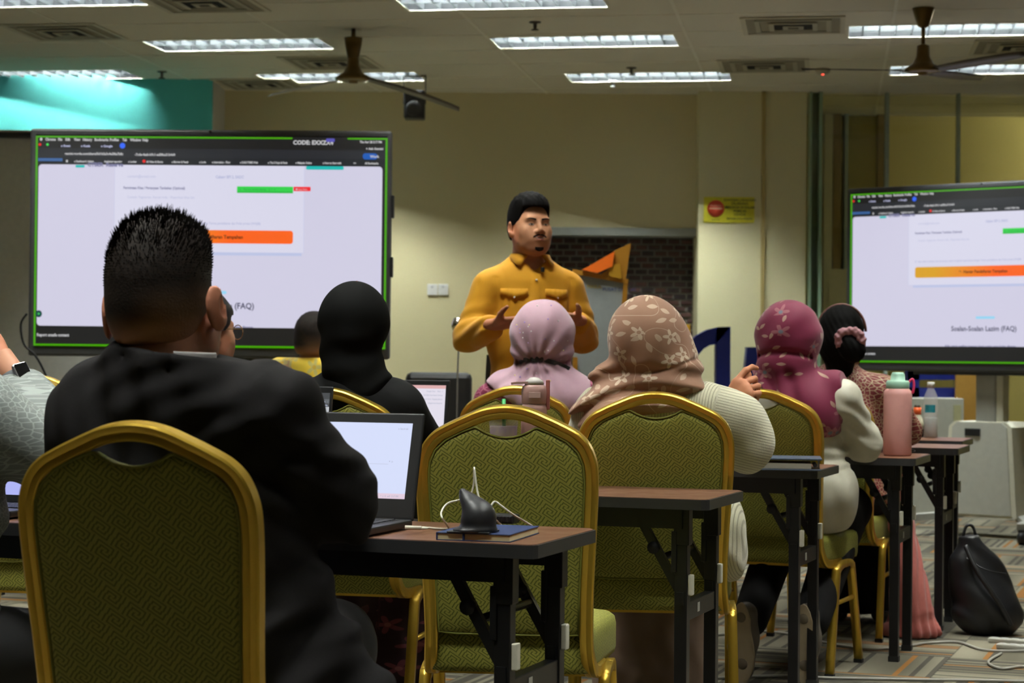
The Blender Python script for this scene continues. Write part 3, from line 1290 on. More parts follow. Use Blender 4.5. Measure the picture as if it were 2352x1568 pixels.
    for z, s_ in lev:
        for x, y in base:
            V.append((x * s_, 0.215 + (y - 0.215) * s_, z))
    for i in range(len(lev) - 1):
        for j in range(m_):
            k = (j + 1) % m_
            Fc.append((i * m_ + j, i * m_ + k, (i + 1) * m_ + k, (i + 1) * m_ + j))
    Fc.append(list(reversed(range(m_))))
    Fc.append([(len(lev) - 1) * m_ + j for j in range(m_)])
    o = MB().add(V, Fc, 0, True).build('seat', M_FAB, root)
    box_uv(o.data)
    # legs: inverted U on each side, each half a leg
    sq = [(-0.0125, -0.0125), (0.0125, -0.0125), (0.0125, 0.0125), (-0.0125, 0.0125)]
    for sx in (-1, 1):
        for (yt, ym, yb) in ((0.215, 0.30, 0.405), (0.215, 0.12, 0.005)):
            pts = [(sx * 0.206, yt, 0.375), (sx * 0.206, (yt + ym) / 2, 0.375), (sx * 0.207, ym, 0.362), (sx * 0.208, ym + (yb - ym) * 0.18, 0.325), (sx * 0.214, yb, 0.012)]
            o = MB().sweep(spline(pts, 4), sq, None, 0, True, True, up=(1, 0, 0)).build('leg', M_GOLD, root)
            MB().box((sx * 0.214 - 0.014, yb - 0.014, 0), (sx * 0.214 + 0.014, yb + 0.014, 0.014)).build('foot_cap', M_FOOT, o)
        MB().tube([(sx * 0.2095, 0.078, 0.245), (sx * 0.2095, 0.335, 0.245)], 0.008, 8).build('stretcher', M_GOLD, root)
    MB().box((-0.2, 0.09, 0.368), (0.2, 0.11, 0.384)).box((-0.2, 0.31, 0.368), (0.2, 0.33, 0.384)).build('seat_rail', M_GOLD, root)
    return root


chair0 = make_chair()
CH = {}
GRP = 'gold framed green banquet chairs'


def put_chair(key, px, Z, yaw, label, sx=1.0, sz=1.0):
    o = chair0 if not CH else copy_tree(chair0)
    p = P(px, 900, Z)
    o.location = (p.x, Z + 0.086, 0)
    o.rotation_euler = (0, 0, -math.radians(yaw))
    o.scale = (sx, 1, sz)
    tag(o, label, 'chair', GRP)
    CH[key] = o
    return o


put_chair('A', 340, 3.17, 15, 'gold framed green chair nearest the camera, behind the man in the black jacket', 1.02, 1.0)
put_chair('B', 1174, 4.42, 7, 'empty gold framed green chair behind the desk with the mouse and notebook')
put_chair('C', 1511, 5.51, 4, 'gold framed green chair under the woman in the brown floral headscarf', 1.07, 1.012)
put_chair('D', 1768, 6.89, 24, 'gold framed green chair under the woman in the maroon headscarf', 1.08, 1.0)
put_chair('E', 1905, 7.75, 20, 'gold framed green chair under the woman with the hair bun', 1.0, 0.99)
put_chair('F', 1192, 7.16, 8, 'gold framed green chair under the woman in the pale pink headscarf', 1.03, 1.0)
put_chair('G', 762, 5.86, 12, 'gold framed green chair under the woman in the black headscarf', 1.08, 1.01)
put_chair('H', 92, 7.8, 10, 'nearer of the two gold chair tops showing at the left edge')
put_chair('I', 98, 8.9, 10, 'farther of the two gold chair tops showing at the left edge')
put_chair('J', 640, 9.0, 14, 'gold framed chair under the person in the yellow shirt')
put_chair('K', 440, 6.75, 14, 'gold framed green chair hidden behind the man in the black jacket')
put_chair('L', -62, 5.9, 12, 'gold framed green chair whose seat and legs show low at the left edge')

# ------------------------------------------------------------------ folding tables
gw = G('brown_laminate')
c_ = gw.co('Object', scale=(3, 30, 3))
gw.set(gw.mix(gw.noise(c_, 3, 5), (0.13, 0.056, 0.031), (0.20, 0.09, 0.05)), gw.ramp(gw.noise(gw.co(), 14, 3), -0.6, 2.4), 0, 0.5)
M_LAM = gw.mat
M_EDGE = mat('grey_edge_band', (0.035, 0.035, 0.037), 0.4)
M_STEEL = mat('black_steel', (0.012, 0.012, 0.014), 0.38, 0.3)
M_CLIP = mat('ivory_clip', (0.72, 0.70, 0.58), 0.5)
M_STICK = mat('small_label', (0.45, 0.45, 0.42), 0.6)
TH = 0.74
TYAW = math.radians(20)
TL, TD = 1.8, 0.41


def make_table():
    """local origin: floor below the right near corner; x to the right, y forward"""
    root = empty('folding_table')
    poly = [(-TL, 0.0), (-0.018, 0.0), (-0.006, 0.005), (0.0, 0.018), (0.0, TD - 0.03), (-0.02, TD), (-TL, TD)]
    MB().prism(poly, TH - 0.027, TH - 0.0012, axis='z').build('edge_band', M_EDGE, root)
    pl = [(-TL + .004, 0.004), (-0.020, 0.004), (-0.009, 0.008), (-0.004, 0.020), (-0.004, TD - 0.032), (-0.022, TD - .004), (-TL + .004, TD - .004)]
    MB().prism(pl, TH - 0.0012, TH, axis='z').build('tabletop', M_LAM, root)
    a = MB()
    a.box((-TL + 0.05, 0.03, TH - 0.078), (-0.075, 0.045, TH - 0.027)).box((-TL + 0.05, TD - 0.045, TH - 0.078), (-0.075, TD - 0.03, TH - 0.027))
    a.build('apron', M_STEEL, root)
    for side in (0, 1):
        def X(x):
            return x if side == 0 else -TL - x
        for y in (0.055, TD - 0.055):
            lg = MB()
            lg.box((X(-0.098), y - 0.019, TH - 0.12), (X(-0.058), y + 0.019, TH - 0.027), bev=0.002)
            lg.box((X(-0.096), y - 0.0165, 0.015), (X(-0.063), y + 0.0165, TH - 0.11), bev=0.002)
            lg.box((X(-0.104), y - 0.021, TH - 0.19), (X(-0.09), y + 0.021, TH - 0.085), bev=0.002)
            lo = lg.build('leg', M_STEEL, root)
            MB().box((X(-0.098), y - 0.0185, 0), (X(-0.061), y + 0.0185, 0.02)).build('leg_cap', M_FOOT, lo)
            MB().box((X(-0.063), y - 0.012, 0.492), (X(-0.05), y + 0.010, 0.545), bev=0.003).build('clip', M_CLIP, lo)
            pts = [(X(-0.205), y + 0.004, TH - 0.035), (X(-0.16), y + 0.004, 0.625), (X(-0.145), y + 0.004, 0.60), (X(-0.078), y + 0.004, 0.485)]
            b = MB().sweep(pts, [(-0.011, -0.008), (0.011, -0.008), (0.011, 0.008), (-0.011, 0.008)], None, 0, True, False, up=(0, 1, 0))
            b.lathe([(0.016, -0.01), (0.016, 0.01)], n=12, mtx=Matrix.Translation((X(-0.155), y, 0.61)) @ Matrix.Rotation(PI / 2, 4, 'X'))
            b.box((X(-0.09), y - 0.02, 0.468), (X(-0.07), y + 0.014, 0.50))
            b.build('brace', M_STEEL, root)
        MB().tube([(X(-0.135), 0.055, 0.585), (X(-0.135), TD - 0.055, 0.585)], 0.009, 10).build('cross_tube', M_STEEL, root)
        cb = MB().box((X(-0.094), 0.06, 0.425), (X(-0.066), TD - 0.06, 0.472), bev=0.002).build('crossbar', M_STEEL, root)
        MB().box((X(-0.0655), TD * 0.38, 0.438), (X(-0.065), TD * 0.38 + 0.022, 0.462)).build('sticker', M_STICK, cb)
    return root


TABS = []
tdat = [((1215, 1252), 'folding desk with the laptop, mouse and navy notebook on it'),
        ((1612, 1148), 'brown topped folding desk behind the empty green chair'),
        ((1861, 1081), 'folding desk carrying the grey binder'),
        ((2088, 1053), 'folding desk carrying the big pink bottle'),
        ((2186, 1030), 'folding desk carrying the clear water bottle'),
        ((2206, 1013), 'farthest folding desk, in front of the white display stand')]
t0 = make_table()
for i, (c, l) in enumerate(tdat):
    o = t0 if i == 0 else copy_tree(t0)
    q = on_z(c[0] + (14 if i != 5 else 4), c[1], TH)
    o.location = (q.x, q.y, 0)
    o.rotation_euler = (0, 0, -TYAW)
    tag(o, l, 'table', 'brown folding desks in rows')
    TABS.append(o)


def on_table(i, x, y, z=0.0):
    """world point on table i at local x (leftwards negative), y"""
    m_ = Matrix.Translation(TABS[i].location) @ Matrix.Rotation(-TYAW, 4, 'Z')
    return m_ @ Vector((x, y, TH + z))


# ------------------------------------------------------------------ interactive displays
M_BEZ = mat('display_bezel', (0.045, 0.046, 0.048), 0.45)
M_PANEL = mat('display_black', (0.004, 0.004, 0.005), 0.12)
KS = 1.80 / 827
E1 = 0.95


def make_display(full=True):
    root = empty('interactive_display')      # origin: centre bottom of the frame
    W, H = 827 * KS, 519 * KS
    fr_ = MB()
    fr_.box((-W / 2, 0, 0), (W / 2, 0.075, H), bev=0.012)
    frame = fr_.build('frame', M_BEZ, root)
    MB().box((-W / 2 + 14 * KS, -0.003, 24 * KS), (W / 2 - 9 * KS, 0.001, H - 14 * KS)).build('black_border', M_PANEL, root)
    MB().lathe([(0.007, 0), (0.007, 0.002), (0, 0.002)], n=12, mtx=Matrix.Translation((0.0, 0, H - 0.012)) @ Matrix.Rotation(PI / 2, 4, 'X')).build('camera_lens', M_PANEL, root)
    MB().box((W / 2, 0.01, H * 0.62), (W / 2 + 0.014, 0.06, H * 0.72), bev=0.005).build('side_button', M_BLK, root)
    MB().box((W / 2, 0.01, H * 0.36), (W / 2 + 0.012, 0.06, H * 0.45), bev=0.005).build('side_button', M_BLK, root)
    scr = MB().box((-W / 2 + 15 * KS, -0.0045, 26 * KS), (W / 2 - 10 * KS, -0.003, H - 16 * KS)).build('screen', emis('screen_dark', (0.03, 0.03, 0.035), 0.35), root)

    lay = [0]

    def R_(x0, y0, x1, y1, m_, name='screen_block', rad=0, dz=None):
        lay[0] += 1
        y = -0.0048 - 0.00006 * lay[0]
        a0, a1 = -W / 2 + (x0 - 66) * KS, -W / 2 + (x1 - 66) * KS
        b0, b1 = H - (y1 - 298) * KS, H - (y0 - 298) * KS
        if rad:
            r = rad * KS
            pts = []
            for (cx, cz, s0) in ((a1 - r, b1 - r, 0), (a0 + r, b1 - r, 90), (a0 + r, b0 + r, 180), (a1 - r, b0 + r, 270)):
                for k in range(5):
                    t = math.radians(s0 + 22.5 * k)
                    pts.append((cx + r * math.cos(t), cz + r * math.sin(t)))
            return MB().prism(pts, y, y + 0.00003).build(name, m_, scr)
        return MB().add([(a0, y, b0), (a1, y, b0), (a1, y, b1), (a0, y, b1)], [(0, 1, 2, 3)]).build(name, m_, scr, recalc=False)

    def T_(x, y, s_, px, m_, al='LEFT', bold=0.0, sx=1.0):
        lay[0] += 1
        yy = -0.0048 - 0.00006 * lay[0]
        return text('screen_text', s_, px * KS, m_, scr, (-W / 2 + (x - 66) * KS, yy, H - (y - 298) * KS), al, 0, bold * KS, sx)

    eG = emis('screen_green_line', (0.06, 0.36, 0.0), 1)
    R_(80, 315, 668, 319, eG, 'green_border')
    R_(794, 315, 885, 319, eG, 'green_border')
    R_(80, 315, 84.5, 793, eG, 'green_border')
    R_(880.5, 315, 885, 793, eG, 'green_border')
    R_(80, 789, 885, 793.5, eG, 'green_border')
    R_(85, 319, 880, 343, emis('tab_strip', (0.010, 0.010, 0.011), 1))
    R_(85, 343, 880, 363, emis('address_strip', (0.018, 0.020, 0.026), 1))
    R_(85, 363, 880, 380, emis('bookmark_strip', (0.013, 0.015, 0.020), 1))
    page = emis('web_page', (0.66, 0.64, 0.80), E1)
    R_(87, 380, 874, 748, page, 'web_page', 8)
    card = emis('web_card', (0.72, 0.71, 0.86), E1)
    R_(262, 380, 697, 578, emis('card_edge', (0.58, 0.60, 0.82), E1), 'card')
    R_(262.8, 380, 696, 577, card, 'card')
    R_(277, 578, 692, 584, emis('card_shade', (0.52, 0.57, 0.80), E1), 'card')
    # orange gradient button
    g = G('orange_button')
    x, y, z = g.xyz(g.co('Generated'))
    g.set((0.02, 0.02, 0.02), 0.4)
    g.put(g.b.inputs['Emission Color'], g.mix(g.ramp(x, 0.15, 0.62), (0.72, 0.36, 0.01), (1.0, 0.13, 0.008)))
    g.b.inputs['Emission Strength'].default_value = 0.95
    R_(283, 527, 672, 557, g.mat, 'button', 6)
    R_(543, 427, 671, 442, emis('green_bar', (0.03, 0.62, 0.07), 1), 'share_bar')
    R_(543, 438, 671, 442, emis('green_bar_low', (0.02, 0.48, 0.05), 1), 'share_bar')
    R_(672, 427, 711, 437, emis('red_tag', (0.85, 0.02, 0.03), 1), 'stop_tag', 1)
    R_(172, 381, 193, 387, emis('teal_pill', (0.01, 0.48, 0.45), 1), 'pill', 2)
    R_(700, 380, 786, 388, emis('teal_pill', (0.01, 0.48, 0.45), 1), 'pill', 3)
    R_(466, 665, 522, 672, emis('cyan_pill', (0.30, 0.66, 0.88), 1), 'pill', 3)
    R_(84, 713, 99, 729, emis('dark_round', (0.0, 0.05, 0.05), 1), 'round_button', 7.4)
    R_(89, 719, 94, 723, emis('green_tick', (0.05, 0.5, 0.1), 1), 'round_button')
    eW, eL, eM, eB = emis('text_white', (0.55, 0.55, 0.56), 1), emis('text_lilac', (0.50, 0.52, 0.74), .9), emis('text_grey_blue', (0.20, 0.20, 0.36), .9), emis('text_dark', (0.03, 0.03, 0.07), 1)
    x = 88
    for i, s_ in enumerate(['\u25cf', 'Chrome', 'File', 'Edit', 'View', 'History', 'Bookmarks', 'Profiles', 'Tab', 'Window', 'Help']):
        T_([89, 102, 131, 148, 168, 188, 215, 250, 279, 297, 325][i], 326, s_, 8.5, eW, bold=0.35, sx=.82)
    R_(86, 332, 93, 338, emis('dot_red', (0.8, 0.02, 0.02), 1), 'dot', 3)
    R_(104, 332, 110, 338, emis('dot_green', (0.05, 0.7, 0.08), 1), 'dot', 2.9)
    R_(273, 330, 286, 343, emis('dot_blue', (0.03, 0.13, 0.9), 1), 'dot', 6.4)
    for x0, s_ in ((138, 'o Event'), (184, 'o Kuala'), (230, 'o Google')):
        T_(x0, 340, s_, 7, eL, bold=.3)
    T_(147, 358, 'gemini.google.com/share/0d1b2a3c4e5f6a7b8c', 8, eW, bold=.25, sx=.9)
    T_(308, 359, '-7cde-4aab-b9c1-ed08ca31b4d4', 8, eW, bold=.25, sx=.9)
    R_(829, 350, 862, 364, emis('profile_chip', (0.01, 0.10, 0.45), 1), 'chip', 6)
    T_(846, 360, 'Work', 8, eW, bold=.3)
    R_(86, 366, 142, 373, emis('first_bookmark', (0.04, 0.12, 0.32), 1), 'bookmark')
    for x0, s_ in ((150, '\u25a0'), (169, 'o Dashboard | Admin'), (238, 'Analytical reporting'), (293, 'o Looker'), (335, 'AI Video & Shorts'), (393, 'o Blogger & Feeds'), (456, 'o Login'), (485, 'o Integration - Flow'), (549, 'o DAILYTIME Web'), (613, 'o The 5 Keys & Facts'), (676, 'o Malaysia Online'), (738, 'o How to Start with'), (808, '>>'), (834, 'All Bookmarks')):
        T_(x0, 375, s_, 6.6, eW, bold=.25, sx=.78)
    R_(326, 368, 333, 375, emis('dot_red', (0.8, 0.02, 0.02), 1), 'dot', 3)
    T_(670, 331, 'CODE: EXXZX4', 13, eW, bold=.5)
    R_(745, 317, 765, 325, emis('violet_chip', (0.10, 0.09, 0.45), 1), 'chip', 3)
    T_(822, 327, 'Thu Aug 28 3:17 PM', 7.5, eW, bold=.3, sx=.8)
    T_(836, 342, '+ Ask Gemini', 7, eW, bold=.3)
    T_(200, 384, 'CYBER  Reserve', 12, eM, bold=.6)
    T_(292, 409, 'contoh@email.com', 9, eL, sx=.9)
    T_(494, 409, 'Cabang BPI 2, SADC', 9, eL, bold=.35, sx=.85)
    T_(283, 435, 'Permintaan Khas / Pertanyaan Tambahan (Optional)', 8.2, eM, bold=.25, sx=.82)
    T_(292, 456, 'Contoh: Vegetarian, Kerusi roda, / Keperluan khas lain', 8.2, eL, sx=.85)
    T_(549, 436, 'x    You are screen sharing    ||  ?   v', 6.5, emis('bar_text', (0.0, 0.22, 0.03), 1), sx=.85)
    T_(677, 435, '\u25cf Stop Share', 6, eW, sx=.8)
    T_(283, 514, '\u25a1  Saya telah membaca dan bersetuju untuk mengikuti sepenuhnya dengan Terma pendaftaran dan Polisi privasi (WAJIB)', 7.5, eL, bold=.15, sx=.86)
    T_(487, 546, '\u270e Hantar Pendaftaran Tempahan', 11, emis('text_brown', (0.13, 0.02, 0.0), 1), 'CENTER', bold=.35, sx=.95)
    T_(283, 590, '', 7, eL)
    T_(490, 705, 'Soalan-Soalan Lazim (FAQ)', 19, emis('text_heading', (0.055, 0.055, 0.11), 1), 'CENTER', bold=.4, sx=.92)
    T_(480, 750, 'Klik untuk melihat jawapan bagi soalan yang lazim ditanya', 9, eM, 'CENTER', bold=.3)
    T_(88, 771, 'Report unsafe content', 9.5, eW, bold=.3, sx=.86)
    R_(87, 748, 874, 789, emis('screen_foot', (0.006, 0.006, 0.007), 1))
    T_(88, 772, 'Report unsafe content', 9.5, eW, bold=.3, sx=.86)
    return root, frame, W, H


def add_stand(root, zb):
    """pedestal below the frame, floor at local -zb"""
    MS = mat('stand_grey', (0.42, 0.42, 0.38), 0.4, 0.1)
    MW = mat('stand_ivory', (0.85, 0.82, 0.66), 0.4)
    MG = mat('stand_front_grey', (0.62, 0.62, 0.55), 0.45)
    MB().box((-0.45, 0.03, -0.02), (0.45, 0.07, 0.1)).build('mount_bar', M_BEZ, root)
    MB().box((-0.065, 0.075, 0.50 - zb), (0.065, 0.17, 0.9), bev=0.01).build('stand_column', MS, root)
    MB().box((0.065, 0.08, 0.50 - zb), (0.11, 0.165, 0.3), bev=0.006).build('column_side', MW, root)
    m_ = MB()
    pf = [(-0.235, 0.12), (0.235, 0.12), (0.225, 0.25), (0.200, 0.655), (0.165, 0.685), (-0.165, 0.685), (-0.200, 0.655), (-0.225, 0.25)]
    m_.prism([(x, z - zb) for x, z in pf], 0.0, 0.26)
    cab = m_.build('base_cabinet', MW, root)
    MB().prism([(x * 0.86, 0.02 + z * 0.965 - zb) for x, z in pf], -0.012, 0.0).build('front_cover', MG, root)
    MB().box((-0.09, -0.02, 0.60 - zb), (0.01, -0.011, 0.645 - zb), bev=0.004).build('socket_panel', M_BLK, cab)
    for sx in (-1, 1):
        MB().sweep([(sx * 0.2, 0.13, 0.12 - zb), (sx * 0.36, -0.12, 0.105 - zb), (sx * 0.4, -0.3, 0.10 - zb)], [(-0.03, -0.02), (0.03, -0.02), (0.03, 0.02), (-0.03, 0.02)], None, 0, True, False, up=(0, 0, 1)).build('foot', MS, root)
        MB().sweep([(sx * 0.2, 0.13, 0.12 - zb), (sx * 0.36, 0.4, 0.105 - zb), (sx * 0.4, 0.5, 0.10 - zb)], [(-0.03, -0.02), (0.03, -0.02), (0.03, 0.02), (-0.03, 0.02)], None, 0, True, False, up=(0, 0, 1)).build('foot', MS, root)
        for y in (-0.29, 0.49):
            c = MB().box((sx * 0.4 - 0.02, y - 0.02, 0.06 - zb), (sx * 0.4 + 0.02, y + 0.02, 0.085 - zb))
            c.lathe([(0.038, -0.018), (0.038, 0.018)], n=16, mtx=Matrix.Translation((sx * 0.4, y, 0.038 - zb)) @ Matrix.Rotation(PI / 2, 4, 'Y'))
            c.build('caster', M_BLK, root)


pl_, pr_ = P(63, 818.5, 10.05), P(893, 824, 9.98)
disp, dframe, DW, DH = make_display()
mid = (pl_ + pr_) / 2
disp2 = copy_tree(disp)
disp.location = mid
disp.rotation_euler = (0, math.radians(0.12), math.atan2(pr_.y - pl_.y, pr_.x - pl_.x))
disp.scale = ((pr_ - pl_).length / DW,) * 3
add_stand(disp, mid.z / disp.scale[0])
tag(disp, 'large left display showing a web page with an orange button', 'display', 'large displays on wheeled stands')
# right display: left edge far, right edge nearer
hL, hR = 417.0, 443.0
ZLn = DH * 1.04 * F / hL
bl_ = P(1942, 850, ZLn)
yaw2 = math.radians(-38)
disp2.rotation_euler = (0, 0, yaw2)
s2 = 1.04
disp2.scale = (s2,) * 3
cx_ = Vector((math.cos(yaw2), math.sin(yaw2), 0)) * (DW * s2 / 2)
disp2.location = bl_ + cx_
add_stand(disp2, disp2.location.z / s2)
tag(disp2, 'large right display cut off by the frame, orange button on a web page', 'display', 'large displays on wheeled stands')
print('disp2', [pix(disp2.matrix_basis @ Vector((sx * DW / 2, 0, z))) for sx in (-1, 1) for z in (0, DH)], disp2.location)

# cable hanging from the left display
pts = [P(62, 720, 9.9), P(48, 745, 9.9), P(55, 790, 9.9), P(80, 815, 9.9), P(100, 850, 9.9), P(120, 900, 9.9)]
tag(MB().tube(spline(pts, 6), 0.006, 6).build('display_cable', M_BLK), 'black cable hanging at the left edge of the left display', 'cable')

# ------------------------------------------------------------------ lectern board behind the presenter
ZLE = 11.5
M_OCH = mat('ochre_board', (0.40, 0.17, 0.008), 0.5)
M_ORB = mat('bright_orange_board', (0.9, 0.16, 0.006), 0.5)
M_OCH2 = mat('light_ochre_board', (0.48, 0.24, 0.01), 0.5)
lc = P(1380, 1000, ZLE)
le = empty('lectern', (lc.x, ZLE, 0))


def lp(pts, Z=ZLE):
    return [(P(a, b, Z).x - lc.x, P(a, b, Z).z) for a, b in pts]


zf = 815 + CAM_Z * F / ZLE
MB().prism(lp([(1316, 628), (1432, 646), (1428, 700), (1412, zf - 6), (1316, zf - 6)]), 0.0, 0.03).build('front_panel', mat('grey_panel', (0.30, 0.32, 0.31), 0.6), le)
MB().prism(lp([(1432, 644), (1443, 646), (1434, 745), (1420, zf - 6), (1410, zf - 6), (1424, 745)]), -0.01, 0.05).build('side_edge', M_OCH, le)
MB().prism(lp([(1316, 618), (1443, 641), (1442, 652), (1316, 629)]), -0.012, 0.05).build('top_edge', M_OCH, le)
MB().prism(lp([(1336, 620), (1411, 578), (1406, 612), (1372, 627)]), -0.03, -0.015).build('orange_facet', M_ORB, le)
MB().prism(lp([(1411, 576), (1449, 558), (1440, 622), (1436, 644), (1375, 634), (1407, 612)]), -0.014, 0.02).build('ochre_facet', M_OCH, le)
MB().prism(lp([(1402, 608), (1424, 606), (1427, 640), (1398, 634)]), -0.022, -0.015).build('light_facet', M_OCH2, le)
MB().prism(lp([(1316, 820), (1326, 820), (1326, zf - 6), (1316, zf - 6)]), -0.02, 0.04).build('side_edge', M_OCH, le)
MB().box((-0.2, -0.05, 0), (0.12, 0.4, 0.03)).build('base', M_OCH, le)
text('lectern_text', 'PUSAT DIGITAL', 0.028, mat('navy_print', (0.03, 0.05, 0.2), .6), le, (P(1384, 668, ZLE).x - lc.x, -0.002, P(1384, 668, ZLE).z))
text('lectern_text', 'MARA', 0.03, mat('ochre_print', (0.4, 0.3, 0.05), .6), le, (P(1348, 662, ZLE).x - lc.x, -0.002, P(1348, 662, ZLE).z))
tag(le, 'grey lectern board with orange and ochre angular top', 'lectern')

# ------------------------------------------------------------------ black office chair and slim stand near the presenter
ZO = 10.6
oc = P(1008, 870, ZO)
of = empty('office_chair', (oc.x, ZO, 0))
MB().box((-0.175, -0.03, 0.66), (0.175, 0.04, 1.005), bev=0.03).build('backrest', M_BLK, of)
MB().box((-0.22, 0.03, 0.44), (0.22, 0.48, 0.52), bev=0.03).build('seat', M_BLK, of)
MB().tube([(0, 0.25, 0.1), (0, 0.25, 0.45)], 0.025, 12).build('gas_column', M_STEEL, of)
MB().box((-0.03, 0.0, 0.46), (0.03, 0.05, 0.7)).build('back_post', M_STEEL, of)
for i in range(5):
    a = 2 * PI * i / 5 + .3
    lg = MB().tube([(0, 0.25, 0.11), (0.27 * math.cos(a), 0.25 + 0.27 * math.sin(a), 0.075)], 0.016, 8).build('base_arm', M_STEEL, of)
    MB().lathe([(0.028, -0.012), (0.028, 0.012)], n=12, mtx=Matrix.Translation((0.27 * math.cos(a), 0.25 + 0.27 * math.sin(a), 0.03)) @ Matrix.Rotation(PI / 2, 4, 'Y')).build('caster', M_BLK, lg)
tag(of, 'black office chair left of the presenter', 'chair')
q = P(1051, 746, 8.9)
ms = empty('gooseneck_stand', (q.x, 8.9, 0))
MB().lathe([(0, 0.035), (0.018, 0.03), (0.027, 0.01), (0.027, -0.012), (0.016, -0.03), (0.008, -0.036)], (0, 0, q.z), 16).build('chrome_head', mat('chrome', (0.75, 0.75, 0.7), 0.15, 1.0), ms)
MB().tube(spline([(0.006, 0, q.z - 0.03), (0.014, 0, q.z - 0.1), (0.002, 0, q.z - 0.22), (0, 0, 0.02)], 6), 0.004, 6).build('stem', mat('grey_stem', (0.25, 0.25, 0.24), 0.4, .5), ms)
MB().lathe([(0.12, 0), (0.12, 0.012), (0.01, 0.022)], n=24).build('base', M_BLK, ms)
tag(ms, 'thin floor stand with a chrome ball head beside the presenter', 'stand')
q = P(1100, 840, 8.75)
sb = empty('speaker_stand', (q.x + 0.03, 9.4, 0))
MB().prism([(-0.03, 0.0), (0.03, 0.0), (0.028, 0.95), (0.035, 1.10), (-0.005, 1.10), (-0.012, 0.95)], 0, 0.05).build('upright', M_BLK, sb)
MB().lathe([(0.12, 0), (0.12, 0.02), (0.03, 0.03)], n=20).build('base', M_BLK, sb)
tag(sb, 'black upright post just behind the presenter', 'stand')
# ================================================================== PEOPLE
def attr_mat(name, rough=0.6, spec=0.35, bump=0.0, bs=300, sheen=0.0, sss=0.0):
    g = G(name)
    a = g.n('ShaderNodeAttribute', attribute_name='Col')
    g.set(a.outputs['Color'], rough, 0, spec)
    if bump:
        g.bump(g.noise(g.co(), bs, 3), bump, 0.001)
    if sheen:
        g.b.inputs['Sheen Weight'].default_value = sheen
    return g.mat


M_SKIN = attr_mat('skin', 0.55, 0.25, 0.10, 700)


def flat_co(g, scale, off=(0, 0)):
    a = g.n('ShaderNodeAttribute', attribute_name='flat')
    mp = g.n('ShaderNodeMapping')
    g.nt.links.new(a.outputs['Vector'], mp.inputs[0])
    mp.inputs['Scale'].default_value = (scale, scale, 1)
    mp.inputs['Location'].default_value = (off[0], off[1], 0)
    return mp.outputs[0]


def vor(g, v):
    nd = g.n('ShaderNodeTexVoronoi', voronoi_dimensions='2D', feature='F1')
    nd.inputs['Scale'].default_value = 1
    g.nt.links.new(v, nd.inputs['Vector'])
    sb_ = g.n('ShaderNodeVectorMath', operation='SUBTRACT')
    g.nt.links.new(v, sb_.inputs[0])
    g.nt.links.new(nd.outputs['Position'], sb_.inputs[1])
    x, y, z = g.xyz(sb_.outputs[0])
    sc_ = g.n('ShaderNodeSeparateColor')
    g.nt.links.new(nd.outputs['Color'], sc_.inputs[0])
    return x, y, sc_.outputs


def petals(g, v, R_, n, keep):
    x, y, c = vor(g, v)
    r = g.m('SQRT', g.m('ADD', g.m('MULTIPLY', x, x), g.m('MULTIPLY', y, y)))
    th = g.m('ADD', g.m('ARCTAN2', y, x), g.m('MULTIPLY', c[0], 6.28))
    rad = g.m('MULTIPLY', g.m('ADD', 0.68, g.m('MULTIPLY', g.m('COSINE', g.m('MULTIPLY', th, float(n))), 0.32)), R_)
    f_ = g.ramp(g.m('SUBTRACT', rad, r), 0.0, 0.03)
    f_ = g.m('MULTIPLY', f_, g.m('GREATER_THAN', c[1], 1 - keep))
    return f_, r, c


def leaves(g, v, a, b, keep):
    x, y, c = vor(g, v)
    t = g.m('MULTIPLY', c[0], 6.28)
    cs, sn = g.m('COSINE', t), g.m('SINE', t)
    u = g.m('DIVIDE', g.m('ADD', g.m('MULTIPLY', x, cs), g.m('MULTIPLY', y, sn)), a)
    w = g.m('DIVIDE', g.m('SUBTRACT', g.m('MULTIPLY', y, cs), g.m('MULTIPLY', x, sn)), b)
    d = g.m('ADD', g.m('ABSOLUTE', w), g.m('MULTIPLY', u, u))
    return g.m('MULTIPLY', g.m('LESS_THAN', d, 1.0), g.m('GREATER_THAN', c[1], 1 - keep)), c


def floral(name, base, flow, leaf, core, s1, s2, R_=0.30, keep=0.6, lk=0.6, alpha=0.85, stem=True, rough=0.7, weave=900):
    g = G(name)
    v1 = flat_co(g, s1)
    v2 = flat_co(g, s2, (3.3, 1.7))
    f_, r, c = petals(g, v1, R_, 5, keep)
    l_, c2 = leaves(g, v2, 0.42, 0.17, lk)
    nz = g.noise(g.co(), weave, 1)
    b_ = g.mix(g.m('MULTIPLY', nz, 0.3), base, tuple(x * 0.7 for x in base))
    col = g.mix(g.m('MULTIPLY', l_, alpha), b_, leaf)
    if stem:
        n2 = g.noise(flat_co(g, s1 * 0.33, (5, 5)), 2.2, 0)
        st = g.m('LESS_THAN', g.m('ABSOLUTE', g.m('SUBTRACT', n2, 0.5)), 0.006)
        col = g.mix(g.m('MULTIPLY', st, alpha * 0.8), col, leaf)
    col = g.mix(g.m('MULTIPLY', f_, alpha), col, flow)
    col = g.mix(g.m('MULTIPLY', f_, g.m('LESS_THAN', r, R_ * 0.22)), col, core)
    g.set(col, rough, 0, 0.3)
    g.b.inputs['Sheen Weight'].default_value = 0.2
    g.bump(nz, 0.15, 0.0006)
    return g.mat


